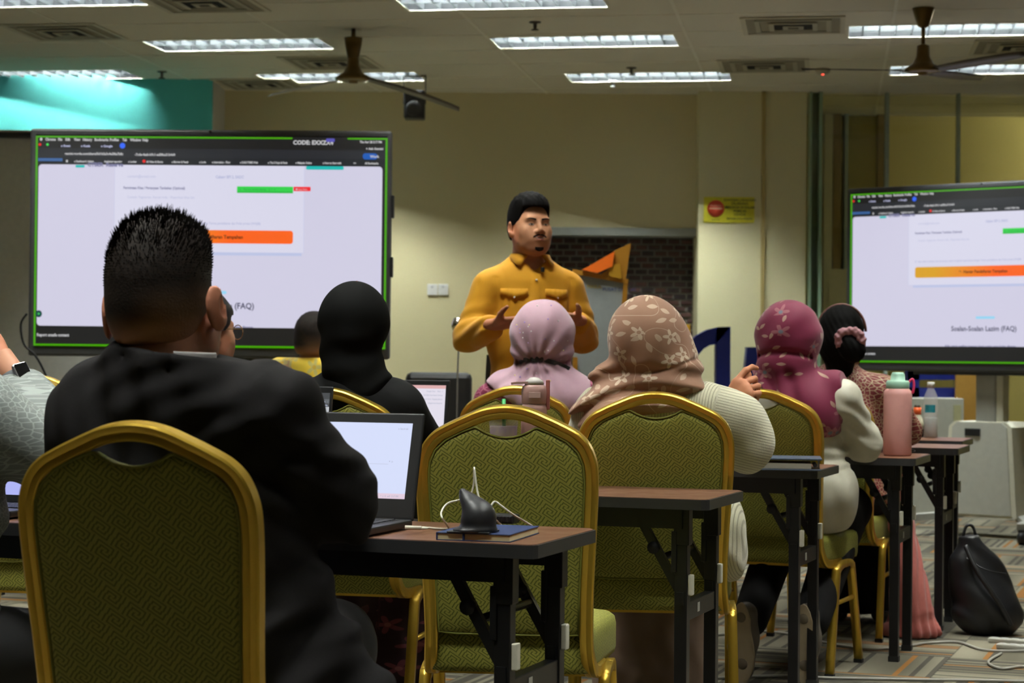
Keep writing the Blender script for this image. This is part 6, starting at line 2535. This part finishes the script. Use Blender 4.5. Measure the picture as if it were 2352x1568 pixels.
M_BTN = mat('pearl_button', (0.6, 0.5, 0.35), 0.25)
for z in (1.385, 1.30, 1.215, 1.13, 1.045):
    MB().lathe([(0.0052, 0), (0.0052, 0.002), (0, 0.0028)], n=10, mtx=Matrix.Translation((0.004, front(0.004, z) + 0.002, z)) @ Matrix.Rotation(-PI / 2, 4, 'X')).build('button', M_BTN, sh)
for sx in (-1, 1):
    V = []
    Fc = []
    cx = sx * 0.088 + 0.004
    top_, n = 1.350, 12
    prof = []
    for i in range(n + 1):
        u = -0.052 + 0.104 * i / n
        low = 1.320 - 0.017 * (1 - abs(u) / 0.052)
        prof.append((cx + u, low))
    for (x, lowz) in prof:
        for z in (top_, (top_ + lowz) / 2, lowz):
            V.append((x, front(x, z) + 0.004, z))
        for z in (top_, (top_ + lowz) / 2, lowz):
            V.append((x, front(x, z) + 0.0085, z))
    for i in range(n):
        a, b = i * 6, i * 6 + 6
        for j in range(2):
            Fc.append((a + 3 + j, b + 3 + j, b + 4 + j, a + 4 + j))
        Fc.append((a, b, b + 3, a + 3))
        Fc.append((a + 2, a + 5, b + 5, b + 2))
    Fc += [(0, 3, 4, 1), (1, 4, 5, 2), (n * 6, n * 6 + 1, n * 6 + 4, n * 6 + 3), (n * 6 + 1, n * 6 + 2, n * 6 + 5, n * 6 + 4)]
    fo = MB().add(V, Fc, 0, True).build('pocket_flap', M_MUST, sh)
    MB().lathe([(0.0055, 0), (0.0055, 0.002), (0, 0.003)], n=10, mtx=Matrix.Translation((cx, front(cx, 1.312) + 0.009, 1.312)) @ Matrix.Rotation(-PI / 2, 4, 'X')).build('button', M_BTN, fo)
# collar wings
for sx in (-1, 1):
    top_l = [(0.066 * math.sin(a) * sx, 0.012 + 0.062 * math.cos(a) * (1 if a > 0 else 1), 1.487 + 0.014 * (a / PI)) for a in [0.35 + (PI - 0.35) * i / 12 for i in range(13)]]
    V = []
    for i, (x, y, z) in enumerate(top_l):
        t = i / 12
        dn = 0.046 * (1 - 0.45 * sstep(0, 0.5, t))
        ox = 0.018 + 0.022 * (1 - sstep(0.0, 0.35, t))
        V += [(x, y, z), (x * 1.12 + sx * 0.004, y * 1.05 + 0.004, z - 0.003), (x * 1.05 + sx * ox, y * 1.06 + 0.020 * (1 - t), z - dn)]
    Fc = []
    for i in range(12):
        a, b = i * 3, i * 3 + 3
        Fc += [(a, b, b + 1, a + 1), (a + 1, b + 1, b + 2, a + 2)]
    co_ = MB().add(V, Fc, 0, True).build('collar', M_MUST, sh, recalc=True)
    so = co_.modifiers.new('thick', 'SOLIDIFY')
    so.thickness = 0.004
MB().box((-0.030, 0.105, 1.418), (-0.016, 0.118, 1.438), bev=0.003).build('lapel_microphone', M_BLK, pr)
S = Sdf((-0.22, -0.2, 0.06), (0.22, 0.2, 0.98), 0.012)
for sx in (-1, 1):
    leg_sdf(S, (sx * 0.085, 0, 0.88), (sx * 0.10, 0.01, 0.50), (sx * 0.11, 0, 0.09), 0.012, (0.085, 0.062, 0.05))
S.add(S.ell((0, 0, 0.90), (0.16, 0.11, 0.08)), 0.05)
sdf_obj('trousers', S, mat('black_cloth', (0.012, 0.011, 0.012), 0.8), pr)
shoes(pr, [(-0.11, 0.02, 0.0, 0), (0.11, 0.02, 0.0, 0)], M_SHOE)
# ================================================================== THINGS ON THE TABLES AND FLOOR
def make_laptop(px_r, Z, w, d, hh, tilt, label, draw, base_mat, yaw=20, zt=TH):
    """hinge right end seen at px_r, depth Z"""
    q = P(px_r, 1000, Z)
    a = math.radians(yaw)
    c = Vector((q.x - math.cos(a) * w / 2, Z + math.sin(a) * w / 2, zt))
    r = empty('laptop', c, -a)
    MB().box((-w / 2, -d, 0.004), (w / 2, 0, 0.019), bev=0.004).build('base', base_mat, r)
    kb = MB().box((-w / 2 + 0.02, -d * 0.62, 0.019), (w / 2 - 0.02, -0.02, 0.0195)).build('keyboard_tray', mat('key_tray', (0.008, 0.008, 0.009), .5), r)
    km = mat('black_key', (0.015, 0.015, 0.017), 0.5)
    first = None
    kk = MB()
    n, m_ = 13, 5
    for i in range(n):
        for j in range(m_):
            x0 = -w / 2 + 0.024 + i * (w - 0.048) / n
            y0 = -0.026 - (j + 1) * (d * 0.58 / m_) * 0.95
            kk.box((x0, y0, 0.0195), (x0 + (w - 0.048) / n - 0.003, y0 + d * 0.58 / m_ * 0.95 - 0.003, 0.0212))
    ko = kk.build('keys', km, kb)
    ko['kind'] = 'stuff'
    MB().box((-0.05, -d + 0.012, 0.019), (0.05, -d * 0.66, 0.0194)).build('touchpad', mat('pad_grey', (0.03, 0.03, 0.032), .4), r)
    lid = empty('lid_pivot')
    lm = Matrix.Translation((0, 0.0, 0.016)) @ Matrix.Rotation(-tilt, 4, 'X')
    lo = MB().box((-w / 2, 0.0, 0.0), (w / 2, 0.008, hh), bev=0.0035).build('lid', base_mat, r)
    lo.matrix_local = lm
    bpy.data.objects.remove(lid)
    MB().box((-w * 0.38, -0.006, 0.008), (-w * 0.2, 0.008, 0.02)).box((w * 0.2, -0.006, 0.008), (w * 0.38, 0.008, 0.02)).build('hinge', M_BLK, r)
    draw(lo, w, hh)
    tag(r, label, 'laptop', None)
    return r


def rect(lo, x0, z0, x1, z1, m_, name, k):
    y = -0.0004 - 0.00008 * k
    return MB().add([(x0, y, z0), (x1, y, z0), (x1, y, z1), (x0, y, z1)], [(0, 1, 2, 3)]).build(name, m_, lo, recalc=False)


E_LW = emis('laptop_white', (0.66, 0.72, 0.95), 1.0)
E_LT = emis('laptop_text', (0.35, 0.38, 0.5), 1.0)


def draw_main(lo, w, h):
    rect(lo, -w / 2 + 0.004, 0.006, w / 2 - 0.004, h - 0.004, M_BLK, 'bezel', 1)
    x0, x1, z0, z1 = -w / 2 + 0.022, w / 2 - 0.024, 0.045, h - 0.022
    rect(lo, x0, z0, x1, z1, E_LW, 'screen', 2)
    rect(lo, x0, z0, x1, z0 + 0.011, emis('task_bar', (0.75, 0.60, 0.72), 1), 'task_bar', 3)
    for i, c in enumerate(((0.02, 0.2, 0.8), (0.02, 0.3, 0.05), (0.7, 0.15, 0.08), (0.5, 0.6, 0.9))):
        cx = x1 - 0.118 + i * 0.011
        rect(lo, cx, z0 + 0.002, cx + 0.0065, z0 + 0.009, emis('task_icon_%d' % i, c, 1), 'task_icon', 4)
    text('screen_text', '^  a  A  wifi  3:17 PM', 0.006, E_LT, lo, (x1 - 0.055, -0.0009, z0 + 0.003), sx=.8)
    text('screen_text', 'x  Search tab', 0.006, E_LT, lo, (x1 - 0.02, -0.0009, z1 - 0.014), 'CENTER', sx=.7)
    rect(lo, x0 + 0.02, (z0 + z1) / 2 - 0.008, x1 - 0.045, (z0 + z1) / 2 - 0.0072, emis('faint_line', (0.5, 0.53, 0.68), 1), 'screen_line', 4)
    text('screen_text', '+ o', 0.007, E_LT, lo, (x1 - 0.045, -0.0009, (z0 + z1) / 2 - 0.004))
    MB().box((-0.03, -0.002, 0.012), (0.03, 0.0, 0.018)).build('hinge_slot', M_STEEL, lo)


def draw_dark(lo, w, h):
    rect(lo, -w / 2 + 0.003, 0.006, w / 2 - 0.003, h - 0.003, M_BLK, 'bezel', 1)
    x0, x1, z0, z1 = -w / 2 + 0.008, w / 2 - 0.008, 0.02, h - 0.018
    rect(lo, x0, z0, x1, z1, emis('dark_browser', (0.06, 0.065, 0.07), 1), 'screen', 2)
    rect(lo, x0, z1 - 0.030, x1, z1 - 0.018, emis('dark_bar', (0.12, 0.13, 0.14), 1), 'toolbar', 3)
    rect(lo, x0, z1 - 0.062, x1, z1 - 0.040, emis('pale_bar', (0.5, 0.52, 0.55), 1), 'address_bar', 3)
    rect(lo, x0, z0, x1, z1 - 0.062, E_LW, 'page', 3)
    text('screen_text', 'My Games    o Share   :', 0.009, E_LW, lo, (x1 - 0.005, -0.0009, z1 - 0.028), 'RIGHT', sx=.8)
    text('screen_text', 'All Bookmarks', 0.008, E_LW, lo, (x1 - 0.005, -0.0009, z1 - 0.038), 'RIGHT', sx=.8)
    rect(lo, x1 - 0.03, z1 - 0.056, x1 - 0.018, z1 - 0.045, emis('violet_dot', (0.15, 0.12, 0.5), 1), 'round_button', 4)


def draw_pink(lo, w, h):
    rect(lo, -w / 2 + 0.003, 0.006, w / 2 - 0.003, h - 0.003, M_BLK, 'bezel', 1)
    x0, x1, z0, z1 = -w / 2 + 0.008, w / 2 - 0.014, 0.02, h - 0.018
    rect(lo, x0, z0, x1, z1, emis('pinkish_page', (0.76, 0.72, 0.82), 1), 'screen', 2)
    rect(lo, x0, z1 - 0.012, x1, z1, emis('pink_bar', (0.72, 0.42, 0.42), 1), 'toolbar', 3)
    for i in range(4):
        text('screen_text', ['Google Docs    New   x', 'File Edit View Insert Format', 'Contoh Surat  Kepada Jabatan', 'sebagaimana lampiran'][i], 0.008, E_LT, lo, (x1 - 0.01, -0.0009, z1 - 0.024 - 0.014 * i), 'RIGHT', sx=.8)


def draw_blue(lo, w, h):
    rect(lo, -w / 2 + 0.003, 0.006, w / 2 - 0.003, h - 0.003, M_BLK, 'bezel', 1)
    x0, x1, z0, z1 = -w / 2 + 0.010, w / 2 - 0.010, 0.02, h - 0.014
    rect(lo, x0, z0, x1, z1, emis('violet_page', (0.42, 0.45, 0.90), 1), 'screen', 2)
    rect(lo, x0, z1 - 0.014, x1, z1, emis('dark_bar2', (0.02, 0.02, 0.03), 1), 'toolbar', 3)
    text('screen_text', 'o tab   o tab   o tab   o tab   o tab   o tab   o tab', 0.008, E_LT, lo, (0, -0.0009, z1 - 0.011), 'CENTER')


M_LAP = mat('laptop_black', (0.014, 0.014, 0.016), 0.4)
M_LAP2 = mat('laptop_dark_grey', (0.05, 0.052, 0.055), 0.35, 0.4)
make_laptop(950, 4.13, 0.36, 0.235, 0.228, math.radians(15), 'black laptop with a white page open in front of the man in the black jacket', draw_main, M_LAP)
make_laptop(752, 5.66, 0.34, 0.23, 0.252, math.radians(8), 'dark grey laptop with a dark browser window, left of the woman in black', draw_dark, M_LAP2)
make_laptop(1024, 7.02, 0.34, 0.22, 0.255, math.radians(8), 'laptop with a pinkish page right of the woman in the black headscarf', draw_pink, M_LAP)
make_laptop(150, 4.46, 0.33, 0.21, 0.235, math.radians(10), 'laptop with a violet blue screen near the left edge', draw_blue, M_LAP)

# ---- notebook, mouse, cable, adapter
Y20 = math.radians(16)
q = on_z(1172, 1246, TH)
nb_ = empty('notebook', (q.x, q.y, TH), -Y20)
bw, bd, bt = 0.148, 0.212, 0.0155
M_NAVY = mat('navy_cover', (0.010, 0.028, 0.11), 0.6, bump=.2, bs=600)
M_PAGE = mat('cream_pages', (0.72, 0.62, 0.36), 0.7)
MB().box((-bw, 0, 0), (0, bd, 0.002), bev=0.0008).build('back_cover', M_NAVY, nb_)
MB().box((-bw, 0, bt - 0.002), (0, bd, bt), bev=0.0008).build('front_cover', M_NAVY, nb_)
MB().box((-bw + 0.0, 0.002, 0.002), (-0.002, bd - 0.003, bt - 0.002)).build('pages', M_PAGE, nb_)
MB().box((-bw - 0.002, 0, 0), (-bw + 0.001, bd, bt), bev=0.0008).build('spine', M_NAVY, nb_)
MB().box((-bw + 0.052, -0.001, 0.0), (-bw + 0.056, 0.003, bt - 0.002)).build('ribbon', M_NAVY, nb_)
tag(nb_, 'navy notebook with cream page edges under the black mouse', 'notebook')
q = on_z(1090, 1221, TH + bt)
S = Sdf((-0.07, -0.05, -0.002), (0.07, 0.06, 0.10), 0.0025)
S.add(S.ell((0.0, 0.0, 0.004), (0.043, 0.040, 0.008)))
S.add(S.ell((0.008, 0, 0.022), (0.034, 0.034, 0.040), ), 0.01)
S.add(S.cone((0.006, 0, 0.03), (-0.012, 0, 0.056), 0.026, 0.018), 0.02)
S.add(S.cone((-0.012, 0, 0.052), (-0.025, 0.0, 0.078), 0.016, 0.0065), 0.015)
S.sub(S.ell((-0.060, 0, 0.042), (0.036, 0.06, 0.026), ), 0.012)
S.clip(-(S.Z - 0.0))
ms_ = sdf_obj('mouse', S, mat('mouse_black', (0.022, 0.022, 0.025), 0.38), None)
mr = empty('vertical_mouse', (q.x, q.y, TH + bt), -Y20)
ms_.name = 'mouse_body'
ms_.parent = mr
MB().box((-0.046, -0.036, 0.0), (0.040, 0.036, 0.003), bev=0.001).build('mouse_foot', M_BLK, mr)
MB().box((0.0, -0.001, 0.056), (0.008, 0.012, 0.062), bev=0.002).build('scroll_wheel', M_STEEL, mr)
tag(mr, 'black vertical mouse shaped like a fin on the navy notebook', 'mouse')
M_WC = mat('white_cable', (0.66, 0.64, 0.52), 0.5)


def pz(px, py, Z, z=None):
    return P(px, py, Z) if z is None else on_z(px, py, z)


cz = TH + 0.003
pts = [pz(944, 1211, 4.02, TH + 0.014), pz(975, 1211, 0, TH + 0.008), pz(1008, 1214, 0, cz), pz(1030, 1212, 0, cz), P(1016, 1190, 4.08), P(1014, 1175, 4.12), P(1028, 1156, 4.14), P(1056, 1147, 4.15), P(1080, 1136, 4.15),
       P(1088, 1110, 4.15), P(1089, 1074, 4.14), P(1094, 1112, 4.13), P(1101, 1143, 4.12), P(1118, 1154, 4.12), P(1122, 1172, 4.12), P(1135, 1152, 4.13), P(1150, 1160, 4.13), P(1180, 1182, 4.13), pz(1222, 1207, 0, TH + 0.004)]
wc = empty('charging_cable', (pts[0].x, pts[0].y, pts[0].z))
o_ = pts[0]
MB().tube([p - o_ for p in spline(pts, 7)], 0.0021, 8).build('wire', M_WC, wc)
MB().tube([Vector((-0.012, 0, 0)), Vector((0.02, 0, -0.001))], [0.0042, 0.0042], 10).tube([Vector((0.02, 0, -0.001)), Vector((0.034, 0.0, -0.002))], [0.003, 0.0022], 8).build('plug', M_WC, wc)
tag(wc, 'white charging cable looping up behind the black mouse', 'cable')
pts = [P(1122, 1172, 4.11), P(1130, 1185, 4.10), pz(1152, 1206, 0, TH + 0.004)]
pts = [P(1101, 1143, 4.135)] + [P(1112, 1150, 4.125)] + pts
tag(MB().tube(spline(pts, 7), 0.0021, 8).build('short_cable', M_WC), 'short white cable end hanging onto the desk behind the mouse', 'cable')
q = on_z(1160, 1206, TH)
ad = empty('power_adapter', (q.x, q.y + 0.05, TH), -0.35)
MB().box((-0.032, -0.02, 0), (0.026, 0.025, 0.020), bev=0.005).build('adapter_body', M_BLK, ad)
for i in range(7):
    MB().box((-0.026 + i * 0.0075, -0.0212, 0.004), (-0.022 + i * 0.0075, -0.0195, 0.016)).build('rib', M_STEEL, ad)
tag(ad, 'black ribbed power adapter behind the mouse', 'adapter')

# ---- pink tumbler and iced drink on the second desk
q = P(1227, 900, 5.34)
tb = empty('tumbler', (q.x, 5.34, TH))
M_DP = mat('dusty_pink', (0.50, 0.29, 0.26), 0.45)
MB().lathe([(0.030, 0), (0.034, 0.004), (0.0345, 0.215), (0.034, 0.223), (0.031, 0.227), (0.031, 0.231)], n=28).build('bottle_body', M_DP, tb)
MB().lathe([(0.031, 0.231), (0.033, 0.233), (0.034, 0.262), (0.032, 0.276), (0.024, 0.282), (0, 0.283)], n=28).build('lid', M_DP, tb)
MB().sweep([(0.012, -0.005, 0.283), (-0.02, -0.006, 0.287), (-0.048, -0.008, 0.286), (-0.062, -0.008, 0.284)], [(-0.012, -0.003), (0.012, -0.003), (0.012, 0.003), (-0.012, 0.003)], None, 0, True, False, up=(0, 0, 1)).build('flip_handle', M_DP, tb)
MB().lathe([(0.026, 0.282), (0.024, 0.292), (0.012, 0.300), (0, 0.302)], n=20).build('clear_dome', mat('clear_plastic_dome', (0.62, 0.58, 0.55), 0.12), tb)
MB().box((0.031, -0.008, 0.215), (0.042, 0.008, 0.295), bev=0.003).build('clasp', mat('rose_clasp', (0.50, 0.17, 0.15), 0.4), tb)
MB().box((-0.015, -0.0352, 0.246), (0.017, -0.0325, 0.262), bev=0.001).build('mesh_patch', mat('pink_patch', (0.56, 0.36, 0.33), 0.6), tb)
tag(tb, 'tall dusty pink tumbler with a flip lid behind the empty chair', 'tumbler')
q = P(1157, 950, 5.30)
cu = empty('iced_drink', (q.x, 5.30, TH))
M_CLR = G('clear_plastic')
M_CLR.set((0.9, 0.9, 0.9), 0.05)
M_CLR.b.inputs['Alpha'].default_value = 0.28
M_CLR = M_CLR.mat
gd = G('layered_drink')
x, y, z = gd.xyz(gd.co())
gd.set(gd.mix(gd.ramp(gd.noise(gd.co(), 25, 2), 0.4, 0.6), (0.42, 0.26, 0.44), (0.62, 0.48, 0.32)), 0.35)
MB().lathe([(0.027, 0.003), (0.036, 0.17), (0.036, 0.172)], n=24).build('drink', gd.mat, cu)
MB().lathe([(0.029, 0), (0.0385, 0.193), (0.0385, 0.195)], n=24).build('plastic_cup', M_CLR, cu)
MB().lathe([(0.0425, 0.193), (0.0425, 0.201), (0.038, 0.203), (0.037, 0.218), (0.02, 0.222), (0, 0.222)], n=28).build('cup_lid', mat('frosted_lid', (0.62, 0.60, 0.60), 0.25), cu)
MB().tube([(0.003, 0, 0.05), (0.0, 0, 0.244)], 0.0052, 12).build('straw', mat('green_straw', (0.02, 0.42, 0.09), 0.4), cu)
tag(cu, 'iced drink in a clear cup with a green straw, seen over the empty chair', 'drink')

# ---- grey binder on the third desk
q0, q1 = on_z(1704, 1080, TH), on_z(1868, 1082, TH)
q = (q0 + q1) / 2
bw2 = (q1 - q0).length / 2
bi = empty('binder', (q.x + 0.03, q.y + 0.05, TH), -0.12)
M_BIND = mat('slate_binder', (0.075, 0.10, 0.15), 0.35, 0.1)
MB().box((-bw2, -0.05, 0.001), (bw2, 0.12, 0.006), bev=0.002).build('back_cover', M_BIND, bi)
MB().box((-bw2 + 0.004, -0.05, 0.034), (bw2 + 0.004, 0.12, 0.041), bev=0.003).build('front_cover', M_BIND, bi)
MB().box((-bw2 - 0.004, -0.05, 0.001), (-bw2 + 0.006, 0.12, 0.041), bev=0.004).build('spine', M_BIND, bi)
MB().box((-bw2 + 0.02, -0.043, 0.007), (bw2 - 0.03, 0.11, 0.024)).build('pages', mat('grey_pages', (0.5, 0.48, 0.40), 0.7), bi)
MB().tube([(bw2 - 0.018, -0.045, 0.018), (bw2 - 0.018, 0.06, 0.018)], 0.007, 10).build('pen', M_BLK, bi)
MB().box((bw2 - 0.01, -0.03, 0.008), (bw2 - 0.004, -0.02, 0.036), bev=0.001).build('clasp', mat('clasp_silver', (0.5, 0.5, 0.5), .3, .8), bi)
tag(bi, 'slate grey zipped binder with pages on the third desk', 'binder')

# ---- big pink bottle with mint cap, earphones on the fourth desk
q = P(2062, 900, 7.42)
bb = empty('water_bottle', (q.x, 7.42, TH))
M_BP = mat('baby_pink', (0.72, 0.36, 0.33), 0.4)
M_MINT = mat('mint_cap', (0.30, 0.52, 0.40), 0.45)
MB().lathe([(0.048, 0), (0.052, 0.006), (0.0525, 0.225), (0.049, 0.240), (0.042, 0.247), (0.040, 0.25)], n=32).build('bottle_body', M_BP, bb)
MB().lathe([(0.041, 0.248), (0.043, 0.252), (0.043, 0.272), (0.038, 0.278), (0.027, 0.279), (0.025, 0.300), (0.020, 0.308), (0, 0.309)], n=28).build('cap', M_MINT, bb)
MB().tube(spline([(0.040, 0, 0.27), (0.054, 0, 0.283), (0.060, 0, 0.262), (0.056, 0, 0.235), (0.049, 0, 0.236)], 6), 0.005, 8).build('carry_loop', mat('hot_pink', (0.70, 0.05, 0.16), 0.4), bb)
tag(bb, 'large baby pink water bottle with a mint green cap', 'bottle')
q = on_z(2038, 1038, TH + 0.006)
pts = []
for i in range(60):
    t = i / 59 * 2 * PI * 3.2
    r_ = 0.055 + 0.018 * math.sin(1.7 * t) + 0.008 * i / 60
    pts.append((q.x + 0.015 + r_ * 1.15 * math.cos(t), q.y - 0.02 + r_ * 0.55 * math.sin(t), TH + 0.008 + 0.010 * (1 + math.sin(t * 0.9 + 1))))
ea = empty('earphones', (q.x, q.y, TH))
MB().tube([Vector(p) - Vector((q.x, q.y, TH)) for p in spline(pts, 3)], 0.0018, 6).build('wire', M_BLK, ea)
MB().box((-0.075, -0.03, 0.001), (-0.035, 0.0, 0.022), bev=0.006).build('remote', M_BLK, ea)
MB().box((-0.068, -0.0315, 0.010), (-0.058, -0.0295, 0.019)).box((-0.053, -0.0315, 0.010), (-0.044, -0.0295, 0.019)).build('pale_marks', mat('pale_mark', (0.45, 0.5, 0.52), .4), ea)
tag(ea, 'coiled black cable with a small black remote beside the pink bottle', 'cable')

# ---- clear bottle and orange capped bottle on the far desk
q = P(2138, 900, 9.15)
wbo = empty('plastic_bottle', (q.x, 9.15, TH))
MB().lathe([(0.028, 0), (0.033, 0.006), (0.031, 0.03), (0.033, 0.045), (0.031, 0.06), (0.033, 0.075), (0.031, 0.09), (0.033, 0.10), (0.033, 0.165), (0.030, 0.19), (0.016, 0.222), (0.014, 0.235)], n=24).build('bottle_body', M_CLR, wbo)
MB().lathe([(0.030, 0.002), (0.030, 0.09), (0.028, 0.092)], n=20).build('water', mat('bottled_water', (0.36, 0.38, 0.36), 0.08), wbo)
MB().lathe([(0.017, 0.228), (0.017, 0.250), (0.015, 0.253), (0, 0.253)], n=20).build('cap', mat('white_cap', (0.75, 0.75, 0.68), 0.4), wbo)
lbm = MB()
n = 9
V = []
for i in range(n + 1):
    a = math.radians(-150 + 85 * i / n)
    for z in (0.115, 0.150):
        V.append((0.0338 * math.cos(a), 0.0338 * math.sin(a), z))
lbm.add(V, [(2 * i, 2 * i + 2, 2 * i + 3, 2 * i + 1) for i in range(n)], 0, True).build('label', mat('teal_label', (0.02, 0.22, 0.28), 0.4), wbo, recalc=False)
tag(wbo, 'clear plastic water bottle with a teal label and white cap', 'bottle')
q = P(2107, 950, 9.2)
ob_ = empty('sauce_bottle', (q.x, 9.2, TH))
MB().lathe([(0.026, 0), (0.030, 0.004), (0.030, 0.035), (0.028, 0.04)], n=20).build('dark_band', M_BLK, ob_)
MB().lathe([(0.029, 0.036), (0.030, 0.06), (0.024, 0.082), (0.016, 0.10), (0.016, 0.108)], n=20).build('bottle_body', mat('ivory_plastic', (0.72, 0.68, 0.50), 0.4), ob_)
MB().lathe([(0.018, 0.104), (0.018, 0.136), (0.0, 0.137)], n=20).build('cap', mat('orange_cap', (0.85, 0.14, 0.03), 0.4), ob_)
MB().lathe([(0.016, 0.136), (0.013, 0.147), (0, 0.148)], n=16).build('cap_tip', mat('dark_tip', (0.04, 0.035, 0.02), 0.5), ob_)
tag(ob_, 'small ivory bottle with an orange cap beside the clear bottle', 'bottle')

# ---- backpack and coral garment on the floor
q = on_z(2262, 1458, 0.0)
bp = empty('backpack', (q.x, q.y, 0))
S = Sdf((-0.24, -0.16, 0.0), (0.24, 0.2, 0.50), 0.008)
S.add(S.ell((0.02, 0.02, 0.10), (0.135, 0.10, 0.115)))
S.add(S.ell((-0.02, 0.03, 0.21), (0.110, 0.08, 0.15)), 0.06)
S.add(S.cone((-0.07, 0.03, 0.30), (-0.055, 0.03, 0.385), 0.055, 0.038), 0.05)
S.add(S.cone((0.06, 0.0, 0.06), (0.125, 0.0, 0.075), 0.05, 0.022), 0.04)
S.folds(0.006, 30, 12, 34, 1.2)
S.clip(-(S.Z - 0.004))
S.clip(S.Z - 0.40 - 0.1 * S.X)
bo = sdf_obj('bag_body', S, mat('black_nylon', (0.010, 0.010, 0.012), 0.42, bump=.2, bs=300), bp)
MB().tube(spline([(-0.09, -0.045, 0.36), (-0.05, -0.085, 0.26), (0.03, -0.105, 0.14), (0.08, -0.10, 0.05)], 6), 0.010, 8).build('strap', M_BLK, bp)
MB().tube(spline([(-0.085, 0.03, 0.38), (-0.07, 0.03, 0.43), (-0.045, 0.03, 0.43), (-0.03, 0.03, 0.385)], 6), 0.006, 8).build('grab_handle', M_BLK, bp)
MB().tube(spline([(-0.10, -0.01, 0.32), (-0.02, -0.075, 0.27), (0.07, -0.06, 0.25)], 6), 0.003, 6).build('zip', M_STEEL, bp)
tag(bp, 'black backpack slumped on the carpet by the far desk legs', 'backpack')
q = on_z(2088, 1462, 0.0)
cg = empty('coral_garment', (q.x, q.y, 0))
S = Sdf((-0.16, -0.14, 0.0), (0.16, 0.16, 0.70), 0.007)
S.add(S.cone((-0.035, 0.02, 0.62), (-0.03, 0.02, 0.45), 0.025, 0.04))
S.add(S.cone((-0.03, 0.02, 0.45), (0.01, 0.0, 0.10), 0.045, 0.085), 0.04)
S.add(S.ell((0.005, 0.0, 0.02), (0.115, 0.09, 0.05)), 0.05)
S.d = S.d + 0.005 * np.sin(150 * S.X + 60 * S.Y + 2 * np.sin(12 * S.Z))
S.clip(-(S.Z - 0.003))
sdf_obj('pleated_cloth', S, mat('coral_cloth', (0.46, 0.13, 0.11), 0.8, sheen=0.2), cg)
tag(cg, 'coral pleated garment hanging down to the carpet beside the desk leg', 'garment')
q = P(940, 1325, 5.72)
fb = empty('floral_bag', (q.x, q.y, 0.493))
S = Sdf((-0.10, -0.09, -0.01), (0.09, 0.09, 0.14), 0.006)
S.add(S.ell((0, 0, 0.05), (0.065, 0.05, 0.048)))
S.folds(0.003, 60, 20, 50)
S.clip(-S.Z)
sdf_obj('pouch', S, floral('teal_floral_cloth', (0.07, 0.12, 0.10), (0.55, 0.16, 0.13), (0.5, 0.35, 0.28), (0.6, 0.2, 0.15), 22, 30, 0.4, 0.8, 0.5, 0.9, stem=False), fb, None, cloth_uv)
tag(fb, 'small teal floral pouch on the seat beside the woman in black', 'pouch')

# ---- cables on the carpet
def floor_cable(pts, r, m_, label):
    w_ = [on_z(a, b, r + 0.0015) for a, b in pts]
    tag(MB().tube(spline(w_, 8), r, 6).build('floor_cable', m_), label, 'cable', 'cables on the carpet')


M_FCAB = mat('pale_floor_cable', (0.36, 0.35, 0.31), 0.5)
floor_cable([(1620, 1460), (1770, 1450), (1900, 1476), (2000, 1490), (2090, 1482), (2130, 1476), (2200, 1474), (2260, 1492), (2352, 1494), (2420, 1485)], 0.005, M_FCAB, 'pale cable running along the carpet behind the far desk legs')
floor_cable([(1560, 1562), (1760, 1552), (1900, 1556), (2100, 1560), (2260, 1562), (2420, 1566)], 0.005, M_FCAB, 'pale cable crossing the carpet at the bottom right')
floor_cable([(2300, 1500), (2270, 1520), (2300, 1535), (2352, 1530), (2420, 1540)], 0.005, M_FCAB, 'pale cable curling at the right edge of the carpet')
for i, (a, b, l_) in enumerate(((2318, 1478, 'white power strip nearer the backpack at the right edge'), (2338, 1492, 'white power strip at the right edge, nearer the camera'))):
    q = on_z(a, b, 0)
    r = empty('power_strip', (q.x, q.y, 0), -0.5)
    MB().box((-0.08, -0.016, 0), (0.10, 0.016, 0.02), bev=0.005).build('strip_body', mat('strip_ivory', (0.5, 0.49, 0.43), 0.5), r)
    for k in range(4):
        MB().box((-0.07 + k * 0.04, -0.010, 0.02), (-0.045 + k * 0.04, 0.010, 0.0215)).build('outlet', mat('rocker_grey', (0.5, 0.5, 0.48), 0.4), r)
    tag(r, l_, 'power strip', 'power strips on the carpet')
